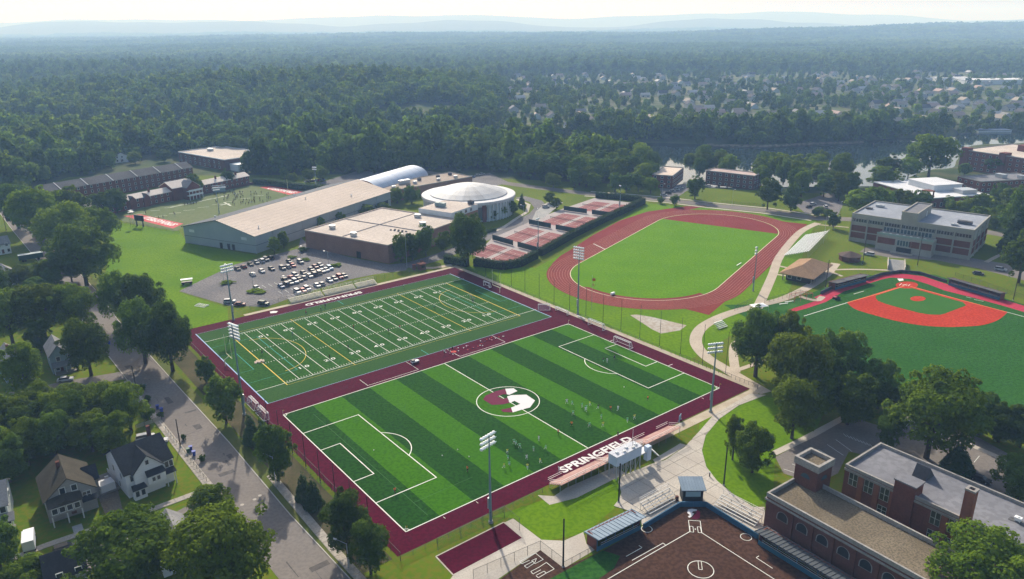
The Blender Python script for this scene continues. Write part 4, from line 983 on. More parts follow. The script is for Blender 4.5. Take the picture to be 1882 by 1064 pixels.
# white-roofed union
A, B = G(1603, 352), G(1708, 384)
un, w = flat_building('student_union', 'low brick union building with angular white roofs and a small red tower', A, B, 40, 6.4, M_BRICK, mat('roof_white', (.60, .60, .62), .7, (.52, .53, .55), .1), M_WHITEW, .3)
MB().box(12, 34, 16, 36, 6.0, 9.6).build('upper_block', M_WHITEW, un); MB().box(11.6, 34.4, 15.6, 36.4, 9.6, 9.9).build('upper_roof', mat('roof_white', (.6, .6, .62)), un)
MB().box(38, 46, 26, 36, 6.0, 8.6).build('plant_room', M_GREYM, un)
mb = MB()
for x in (w-4, w): 
    for y in (-3, 1): mb.box(x-.3, x+.3, y-.3, y+.3, 0, 10.4)
mb.box(w-4.5, w+.5, -3.5, 1.5, 7.0, 8.0); mb.box(w-4.5, w+.5, -3.5, 1.5, 10.4, 10.8); mb.build('red_tower', M_BRICK, un)
for i in range(8): window(un, 'right', w, 40, 3+i*4.6, 1.2, 1.6, 2.2, .1)
for i in range(9): window(un, 'front', w, 40, 3+i*6, 1.2, 1.8, 2.2, .1)
r_, w = simple_brick('brick_block', 'two-storey red brick block with grey roof right of the union building', (1757, 343), (1800, 354), 46, 7.2, 2, roof=M_ROOFG)
rooftop_unit(r_, 10, 24, 6.8, 6, 4, 2.4); rooftop_unit(r_, 16, 34, 6.8, 4, 3, 2)
r_, w = simple_brick('tall_brick_block', 'tall four-storey red brick hall with stone-edged parapets at the right by the river', (1762, 309), (1884, 329), 60, 14, 4, roof=M_ROOFT, step=4.5)
MB().box(-.4, 5, -.4, 5, 0, 15.6).build('corner_tower', M_BRICK, r_); MB().box(28, 33, -.5, 6, 0, 15.6).build('corner_tower', M_BRICK, r_)
MB().box(22, w+10, 30, 60, 0, 18).build('rear_block', M_BRICK, r_)
# --- park pavilion and hut
A, B = G(1438, 514), G(1490, 524); w, rz = frame_of(A, B)
pv_ = thing('park_pavilion', 'low open pavilion with a broad brown hipped roof beside the track', 'pavilion', (A.x, A.y, 0), rz)
M_SHING = two_scale('shingle_brown', (.26, .165, .10), (.33, .215, .135), (.2, .13, .08), .3, 2, .9, .5)
D = 23
def hip_roof(root, w, D, e, p, over, m, ridge_inset):
    o = over; r0, r1 = (w/2, ridge_inset), (w/2, D-ridge_inset); c = [(-o, -o, e), (w+o, -o, e), (w+o, D+o, e), (-o, D+o, e)]
    a, b = (r0[0], r0[1], p), (r1[0], r1[1], p)
    for f in ([c[0], c[1], a], [c[1], c[2], b, a], [c[2], c[3], b], [c[3], c[0], a, b]):
        mb = MB(); n = len(f); mb.add(f+[(x, y, z-.25) for x, y, z in f], [tuple(range(n)), tuple(range(2*n-1, n-1, -1))]+[(i, n+i, n+(i+1) % n, (i+1) % n) for i in range(n)]); mb.build('roof_slope', m, root)
hip_roof(pv_, w, D, 3.2, 6.4, 1.4, M_SHING, 5.5)
shell(w-2, D-2, 3.1).build('wall', mat('dark_timber', (.05, .045, .04), .9), pv_, loc=(1, 1, 0))
for i in range(5):
    for x in (0, w): MB().box(x-.2, x+.2, i*D/4-.2 if i else 0, i*D/4+.2, 0, 3.15).build('post', M_STONE, pv_)
for x in (2.5, 6.5): window(pv_, 'front', w, D, x, 1.0, 1.6, 1.4, .1, off=-.98)
C_ = G(1561, 478); hut = thing('stone_hut', 'small eight-sided hut with a low dark brown roof by the pavilion', 'hut', C_)
mb = MB(); o8 = [(4.6*math.cos(R(22.5+45*k)), 4.6*math.sin(R(22.5+45*k))) for k in range(8)]; mb.prism(o8, 0, 2.5); mb.build('wall', M_BRICKD, hut)
mb = MB(); r8 = [(5.3*math.cos(R(22.5+45*k)), 5.3*math.sin(R(22.5+45*k)), 2.5) for k in range(8)]
mb.add(r8+[(0, 0, 4.4)], [(k, (k+1) % 8, 8) for k in range(8)]+[tuple(range(7, -1, -1))]); mb.build('roof', two_scale('shingle_dark', (.10, .07, .06), (.13, .095, .08), (.07, .05, .045), .3, 2, .9, .5), hut)
# brick kiosk at the corner of the turf field
C_ = G(775, 495); ki = thing('ticket_kiosk', 'tiny brick ticket kiosk at the path to the turf field', 'kiosk', C_, FYAW)
MB().box(-1.5, 1.5, -1.3, 1.3, 0, 2.6).build('wall', M_BRICK, ki); MB().box(-1.8, 1.8, -1.6, 1.6, 2.6, 2.9).build('roof', M_BRICKD, ki); MB().box(-.8, .8, -1.4, -1.29, 1.1, 2.1).build('hatch', M_DARK, ki)
MB().box(-3.6, -2.2, 1, 2.2, 0, 2.5).build('gate_pier', M_BRICK, ki); MB().box(1.6, 2.6, 2.6, 3.6, 0, 3.2).build('gate_pier', M_BRICKD, ki)
# outside steps down to the ball field
A = G(1632, 496); st = thing('outdoor_stairs', 'wide concrete outdoor stairway behind home plate of the baseball field', 'stairs', A, frame_of(G(1632, 496), G(1668, 500))[1])
sw = (G(1662, 500)-G(1632, 496)).length
for k in range(12): MB().box(0, sw, 1.1*k, 1.1*k+1.12, 0, .12*(k+1)).build('step', M_CONC2, st)
for x in (-.3, sw): MB().box(x, x+.3, -.2, 13.4, 0, 2.2).build('side_wall', M_CONC, st)
# ------------------------------------------------------------------ houses
M_SIDGREY = mat('siding_grey', (.26, .25, .24), .8, (.30, .29, .275), .8, stretch=(.2, .2, 6))
M_SIDWHITE = mat('siding_white', (.66, .67, .68), .8, (.60, .61, .62), .8, stretch=(.2, .2, 6))
M_SIDBLUE = mat('siding_blue', (.24, .31, .36), .8, (.28, .35, .40), .8)
M_SIDTEAL = mat('siding_pale', (.45, .50, .50), .8, (.4, .45, .45), .8)
M_SHD = two_scale('shingle_charcoal', (.030, .033, .038), (.045, .048, .052), (.022, .024, .027), .4, 3, .9, .5)
M_SHG = two_scale('shingle_olive', (.052, .046, .034), (.072, .064, .048), (.038, .034, .026), .4, 3, .9, .5)
M_SHL = two_scale('shingle_lightgrey', (.20, .20, .205), (.26, .255, .25), (.16, .16, .16), .4, 3, .9, .5)
def house(label, A, B, depth, eave, peak, wall, roof, axis='y', wins=(), porch=None, chim=None, group=None, over=.45):
    w, rz = frame_of(A, B); r = thing('house', label, 'house', (A.x, A.y, 0), rz, group)
    gable_wall(w, depth, eave, peak, axis).build('wall', wall, r)
    a, b = MB(), MB(); gable_roof(a, b, w, depth, eave, peak, over, axis=axis); a.build('roof_slope', roof, r); b.build('roof_slope', roof, r)
    for f, s, z, ww, hh in wins: window(r, f, w, depth, s, z, ww, hh, .14, 0 if ww < 1.3 else 1)
    if chim: x, y = chim; MB().box(x-.4, x+.4, y-.4, y+.4, eave-.5, peak+1.1).build('chimney', M_BRICKD, r)
    if porch:
        x0, x1, dp, zt = porch; mb = MB(); mb.add([(x0-.3, -dp-.3, zt), (x1+.3, -dp-.3, zt), (x1+.3, .0, zt+.9), (x0-.3, .0, zt+.9), (x0-.3, -dp-.3, zt-.2), (x1+.3, -dp-.3, zt-.2), (x1+.3, 0, zt+.7), (x0-.3, 0, zt+.7)], [(0,1,2,3),(7,6,5,4),(0,4,5,1),(1,5,6,2),(2,6,7,3),(3,7,4,0)]); mb.build('porch_roof', roof, r)
        MB().box(x0, x1, -dp, -.01, 0, .5).build('porch_floor', mat('deck', (.2, .18, .16)), r)
        k = max(2, int((x1-x0)/2.2))
        for i in range(k+1): x = x0+.1+(x1-x0-.2)*i/k; MB().box(x-.08, x+.08, -dp+.02, -dp+.18, .5, zt-.15).build('porch_post', M_WHITEF, r)
    MB().box(w*.5-.5, w*.5+.5, -.08, -.01, .5, 2.5).build('door', M_BRICKD, r)
    return r, w
# grey house with enclosed upper porch
A, B = G(92, 962), G(182, 932)
hg, w = house('grey gabled house with a row of white-framed porch windows beside the driveway', A, B, 12, 5.6, 9.6, M_SIDGREY, M_SHG, 'y',
    [('front', w_, 6.2, 1.0, 1.4) for w_ in (3.6, 5.9)]+[('front', 8.0, 3.4, 1.5, 1.6), ('right', 2, 3.4, 1.0, 1.5), ('right', 6, 3.4, 1.0, 1.5), ('right', 6, .9, 1.0, 1.5), ('left', 4, 3.4, 1, 1.5), ('left', 8, 3.4, 1, 1.5)], None, (4.2, 7.0))
MB().box(.4, 6.6, -2.6, -.01, 2.7, 5.0).build('sun_porch', M_SIDGREY, hg)
for i in range(4): window(hg, 'front', w, 12, 1.3+i*1.45, 3.3, 1.0, 1.25, .14, off=2.62)
mb = MB(); mb.add([(0.1, -3.0, 5.0), (6.9, -3.0, 5.0), (6.9, 0, 5.7), (.1, 0, 5.7), (3.5, -3.0, 5.9), (3.5, 0, 6.3)], [(0, 1, 4), (1, 2, 5, 4), (0, 4, 5, 3)]); mb.build('sun_porch_roof', M_SHG, hg)
for x in (.6, 3.5, 6.4): MB().box(x-.12, x+.12, -2.5, -2.2, 0, 2.7).build('porch_post', M_WHITEF, hg)
mb = MB(); mb.add([(6.8, -1.6, 3.3), (w+.2, -1.6, 3.3), (w+.2, 0, 3.9), (6.8, 0, 3.9)], [(0, 1, 2, 3)]); mb.build('porch_roof', M_SHD, hg)
a, b = MB(), MB(); gable_roof(a, b, 2.6, 5.0, 5.0, 7.2, .3, axis='x', x0=w-1.2, y0=4.6); a.build('side_gable_slope', M_SHD, hg); b.build('side_gable_slope', M_SHD, hg)
gable_wall(2.4, 4.8, 5.0, 7.1, 'x', w-1.1, 4.7).build('side_gable', M_SIDGREY, hg)
# white house with dark cross-gabled roof
A, B = G(238, 916), G(322, 882)
hw, w = house('white clapboard house with dark cross-gabled roof at the street corner', A, B, 12.5, 6.4, 10.2, M_SIDWHITE, M_SHD, 'x',
    [('front', 1.4, 4.0, .9, 1.5), ('front', 9.3, 4.2, .8, 1.5), ('front', 10.3, 4.2, .8, 1.5), ('left', 3, 4, .9, 1.5), ('left', 8, 4, .9, 1.5), ('left', 5, 1, .9, 1.5), ('right', 3, 4, .9, 1.5), ('right', 7, 4, .9, 1.5), ('right', 5, 1, .9, 1.5)], None, (9.6, 10.0))
gable_wall(6.4, 7.5, 6.4, 9.8, 'y', 1.6, -1.0).build('front_gable', M_SIDWHITE, hw)
a, b = MB(), MB(); gable_roof(a, b, 6.4, 7.5, 6.4, 9.8, .5, axis='y', x0=1.6, y0=-1.0); a.build('front_gable_slope', M_SHD, hw); b.build('front_gable_slope', M_SHD, hw)
window(hw, 'front', w, 12, 4.8, 7.4, .7, 1.1, .14, off=1.02); MB().box(4.0, 8.0, -2.6, -1.0, 2.8, 5.0).build('upper_bay', M_SIDWHITE, hw)
for x in (5.2, 6.3): window(hw, 'front', w, 12, x, 3.5, .7, 1.0, .12, off=2.62)
mb = MB(); mb.add([(3.7, -2.9, 5.0), (8.3, -2.9, 5.0), (8.0, -.9, 5.9), (4.0, -.9, 5.9)], [(0, 1, 2, 3)]); mb.build('bay_roof', M_SHD, hw)
mb = MB(); mb.add([(8.2, -1.8, 3.3), (w+.3, -1.8, 3.3), (w+.2, 0, 4.0), (8.2, 0, 4.0)], [(0, 1, 2, 3)]); mb.build('porch_roof', M_SHD, hw)
MB().box(.6, 3.4, -2.2, -1.0, 0, 2.6).build('bay_window', M_SIDWHITE, hw)
for x in (1.3, 2.6): window(hw, 'front', w, 12, x, .9, .8, 1.4, .12, off=2.22)
mb = MB(); mb.add([(.3, -2.5, 2.6), (3.7, -2.5, 2.6), (3.4, -.9, 3.4), (.6, -.9, 3.4)], [(0, 1, 2, 3)]); mb.build('bay_roof', M_SHD, hw)
for x in (8.4, w-.2): MB().box(x-.1, x+.1, -1.7, -1.5, 0, 3.2).build('porch_post', M_WHITEF, hw)
# more houses on the left
FW = [('front', 1.6, 1, 1, 1.5), ('front', 5.8, 1, 1, 1.5), ('front', 2.2, 4, 1, 1.4), ('front', 5.4, 4, 1, 1.4), ('right', 3, 4, 1, 1.4), ('right', 7, 4, 1, 1.4), ('left', 3, 4, 1, 1.4)]
house('narrow blue-grey house with a front porch beside the big tree', G(98, 688), G(132, 680), 11, 6.2, 9.2, M_SIDBLUE, M_SHL, 'y', FW, (.4, 7, 2.2, 2.9))
house('blue-grey house half hidden by trees at the left edge', G(14, 706), G(58, 694), 11, 6.2, 9.4, M_SIDBLUE, M_SHL, 'y', FW, (.4, 7, 2.2, 2.9), (3, 6))
house('pale teal house cut off by the left edge near the parked truck', G(-40, 985), G(22, 968), 11, 5.8, 8.8, M_SIDTEAL, M_SHL, 'x', FW, (.4, 7, 2.0, 2.9))
house('house with a grey shingle roof between the two big trees', G(302, 1062), G(372, 1036), 10, 5.4, 8.6, M_SIDWHITE, M_SHL, 'y', FW)
house('house with a dark roof at the bottom edge', G(95, 1105), G(165, 1080), 9, 4.6, 7.4, M_SIDGREY, M_SHD, 'x', FW)
house('small house with a pale roof among trees near the far street bend', G(3, 528), G(40, 520), 10, 4.5, 7.6, M_SIDTEAL, M_SHL, 'y', FW)
house('white house by the pale driveway at the left edge', G(-8, 470), G(22, 465), 10, 5, 7.8, M_SIDWHITE, M_SHL, 'x', FW)
FS = [('front', 2, 1, 1.1, 1.5), ('front', 6, 1, 1.1, 1.5), ('front', 2.2, 3.8, 1.1, 1.4), ('front', 6, 3.8, 1.1, 1.4)]
for lb, a, b, wl_, rf in (('white house with grey roof, leftmost of the row behind the dormitory', (65, 312), (88, 310), M_SIDWHITE, M_SHL),
        ('teal-sided house behind the dormitory, second from the left', (108, 304), (124, 302), M_SIDTEAL, M_SHL), ('white house with blue-grey roof behind the dormitory', (138, 305), (162, 302), M_SIDWHITE, M_SIDBLUE),
        ('grey-roofed white house by a tan yard behind the dormitory', (212, 300), (236, 297), M_SIDWHITE, M_SHL), ('dark blue-grey house at the far left among trees', (12, 312), (30, 310), M_SIDBLUE, M_SHD)):
    house(lb, G(*a), G(*b), 9, 5.2, 8.0, wl_, rf, 'y', FS)
# ------------------------------------------------------------------ trees
import numpy as np
M_BARK = mat('bark', (.055, .042, .032), .95, (.085, .068, .052), 1.5)
LEAFS = 1
LEAF = {'mid': leaf_mat('leaf_mid', (.052, .100, .008), (.150, .220, .018), (.165, .190, .016), .52),
        'dark': leaf_mat('leaf_dark', (.038, .084, .012), (.112, .182, .022), (.118, .165, .018), .50),
        'light': leaf_mat('leaf_light', (.055, .115, .010), (.175, .260, .022), (.190, .230, .018), .48),
        'conifer': leaf_mat('leaf_conifer', (.022, .056, .018), (.066, .112, .036), (.064, .098, .026), .3)}
def leaf_mesh(name, pts, nrm, size, tint, matl, rng, asp=.8):
    "a cloud of small bent leaf sprays as one mesh"
    n = len(pts); r = rng.normal(size=(n, 3)); t = np.cross(nrm, r); t /= np.linalg.norm(t, axis=1)[:, None]+1e-9; b = np.cross(nrm, t)
    s = (size*rng.uniform(.6, 1.4, n))[:, None]
    v = np.stack([pts-t*s, pts-b*s*asp+nrm*s*.18, pts+t*s, pts+b*s*asp+nrm*s*.18], 1).reshape(-1, 3)
    me = bpy.data.meshes.new(name); me.vertices.add(4*n); me.vertices.foreach_set('co', v.ravel().astype(np.float32))
    me.loops.add(4*n); me.loops.foreach_set('vertex_index', np.arange(4*n, dtype=np.int32))
    me.polygons.add(n); me.polygons.foreach_set('loop_start', np.arange(0, 4*n, 4, dtype=np.int32)); me.polygons.foreach_set('loop_total', np.full(n, 4, dtype=np.int32))
    at = me.attributes.new('tint', 'FLOAT', 'FACE'); at.data.foreach_set('value', np.clip(tint, 0, 1).astype(np.float32))
    me.materials.append(matl); me.update(); me.validate(); return me
def crown_mesh(name, seed, n, size, shape, matl):
    "crown of a tree 1 m tall-unit: radius 1 across, from z0 to z1, made of lobes"
    rng = np.random.default_rng(seed); lob = []
    if shape == 'conifer':
        k = 16
        for i in range(k):
            f = i/(k-1); rr = (1-f)**.85*1.0+.05
            for j in range(max(1, int(6*(1-f))+1)):
                a = rng.uniform(0, 6.28); lob.append((rr*.6*math.cos(a), rr*.6*math.sin(a), -1+2*f, rr*.52, .14+.1*(1-f)))
    else:
        k = {'round': 26, 'broad': 34, 'tall': 28, 'shrub': 12}[shape]
        for i in range(k):
            u = rng.normal(size=3); u /= np.linalg.norm(u); rad = rng.uniform(.35, .86)
            if shape == 'broad': u[2] = u[2]*.92+.03
            z = u[2]*rad; lob.append((u[0]*rad*rng.uniform(.8, 1.1), u[1]*rad*rng.uniform(.8, 1.1), z, rng.uniform(.18, .42), rng.uniform(.16, .34)))
        for i in range(k):
            u = rng.normal(size=3); u /= np.linalg.norm(u); rad = rng.uniform(.80, 1.02)
            if shape == 'broad': u[2] = u[2]*.92+.03
            lob.append((u[0]*rad, u[1]*rad, u[2]*rad, rng.uniform(.08, .17), rng.uniform(.08, .15)))
        lob.append((0, 0, 0, .5, .5))
    lob = np.array(lob); area = lob[:, 3]**2; pr = area/area.sum(); idx = rng.choice(len(lob), size=int(n*1.9), p=pr)
    d = rng.normal(size=(len(idx), 3)); d /= np.linalg.norm(d, axis=1)[:, None]
    flip = (d[:, 2] < -.25) & (rng.random(len(idx)) < .6); d[flip, 2] *= -1
    rad = np.clip(rng.normal(.98, .13, len(idx)), .72, 1.4)[:, None]; L = lob[idx]
    p = L[:, :3]+d*rad*np.stack([L[:, 3], L[:, 3], L[:, 4]], 1)
    keep = np.ones(len(p), bool)
    for q in lob:
        e = (p-q[:3])/np.array([q[3], q[3], q[4]]); keep &= ~((e**2).sum(1) < .50)
    p = p[keep][:n]; d = d[keep][:n]; L = L[keep][:n]; ii = idx[keep][:n]
    nr = d+np.array([0, 0, .25])+rng.normal(size=d.shape)*.42; nr /= np.linalg.norm(nr, axis=1)[:, None]
    lt = rng.uniform(.2, .8, len(lob)); tint = lt[ii]*.75+rng.uniform(-.1, .4, len(p))
    return p, nr, tint, rng
def make_crown(name, seed, n, leaf, shape, matl, R_, z0, z1, zpow=1):
    p, nr, tint, rng = crown_mesh(name, seed, n, leaf, shape, matl)
    p = p*np.array([R_, R_, (z1-z0)/2/(.95 if shape != 'conifer' else 1.05)]); p[:, 2] += (z0+z1)/2
    return leaf_mesh(name, p, nr, leaf, tint, matl, rng)
def trunk_mesh(name, seed, h, r, zb, spread, nb=7):
    rnd = random.Random(seed); mb = MB(); p = Vector((0, 0, -.3)); top = Vector((rnd.uniform(-.3, .3), rnd.uniform(-.3, .3), zb))
    mb.bar(p, top*.5+Vector((0, 0, 0)), r*1.15, r*.85, 8); mb.bar(top*.5, top, r*.85, r*.62, 8)
    for i in range(nb):
        a = 2*math.pi*i/nb+rnd.uniform(-.4, .4); z = zb*rnd.uniform(.7, 1.0); e = Vector((spread*math.cos(a)*rnd.uniform(.5, .9), spread*math.sin(a)*rnd.uniform(.5, .9), lerp(zb, h, rnd.uniform(.35, .8))))
        s = Vector((top.x*z/zb, top.y*z/zb, z)); m_ = (s+e)/2+Vector((0, 0, -.4)); mb.bar(s, m_, r*.42, r*.28, 5); mb.bar(m_, e, r*.28, r*.1, 5)
    mb.bar(top, Vector((0, 0, h*.85)), r*.6, r*.12, 6)
    return mb.mesh(name, M_BARK)
PROTO = {}
def proto(kind):
    if kind in PROTO: return PROTO[kind]
    k, tone, var = kind
    H0 = 14.0
    if k == 'round': c = [make_crown('crown', 11+i, 5200, .33, 'round', LEAF[tone], 5.0, 1.6, 14.0) for i in range(3)]; t = trunk_mesh('trunk', 3, 12, .34, 5, 3.6)
    elif k == 'broad': c = [make_crown('crown', 31+i, 6500, .34, 'broad', LEAF[tone], 6.6, 2.0, 14.0) for i in range(3)]; t = trunk_mesh('trunk', 5, 12, .42, 5, 5)
    elif k == 'tall': c = [make_crown('crown', 51+i, 5200, .32, 'tall', LEAF[tone], 4.0, 1.3, 14.0) for i in range(2)]; t = trunk_mesh('trunk', 7, 12, .30, 5, 2.8)
    elif k == 'conifer': c = [make_crown('crown', 71+i, 4200, .30, 'conifer', LEAF['conifer'], 3.0, 1.0, 14.0) for i in range(2)]; t = MB().bar((0, 0, -.2), (0, 0, 12), .26, .05, 7).mesh('trunk', M_BARK)
    elif k == 'near': c = [make_crown('crown', 91+i, 15000, .22, 'broad', LEAF[tone], 6.6, 2.0, 14.0) for i in range(2)]; t = trunk_mesh('trunk', 9, 12, .42, 5, 5, 9)
    elif k == 'nearround': c = [make_crown('crown', 95+i, 12000, .21, 'round', LEAF[tone], 5.0, 1.5, 14.0) for i in range(2)]; t = trunk_mesh('trunk', 10, 12, .34, 5, 3.6, 9)
    elif k == 'shrub': c = [make_crown('crown', 111+i, 900, .16, 'shrub', LEAF[tone], 1.0, .05, 2.0) for i in range(2)]; t = MB().bar((0, 0, -.1), (0, 0, 1.2), .08, .03, 5).mesh('trunk', M_BARK)
    PROTO[kind] = (c, t); return PROTO[kind]
BASE_R = {'round': 5.0, 'broad': 6.6, 'tall': 4.0, 'conifer': 3.0, 'near': 6.6, 'nearround': 5.0, 'shrub': 1.0}
trnd = random.Random(77)
TREE_POS = []
def tree(label, base, h, r, kind='round', tone='mid', name='tree', group=None, cat='tree'):
    c, t = proto((kind, tone, 0)); hh = 2.0 if kind == 'shrub' else 14.0
    sx = r/BASE_R[kind]; sz = h/hh; rz = trnd.uniform(0, 6.28)
    o = thing(name, label, cat, (base.x, base.y, base.z if base.z > .5 or base.z < -.5 else 0), rz, group)
    s = (sx*trnd.uniform(.93, 1.07), sx*trnd.uniform(.93, 1.07), sz)
    obj('trunk', t, o, scale=((sx+sz)/2, (sx+sz)/2, sz)); obj('crown', c[trnd.randrange(len(c))], o, scale=s)
    TREE_POS.append((base.x, base.y, r)); return o
def ptree(label, bx, by, ty, wpx, kind='round', tone='mid', **k):
    "tree standing at survey point (bx,by), its top at ty, wpx wide"
    g = G(bx, by); h = HT(bx, by, ty); dist = math.sqrt(g.x**2+g.y**2+(CAMH-h/2)**2)
    return tree(label, g, h, wpx/2*dist/FPX*.9, kind, tone, **k)
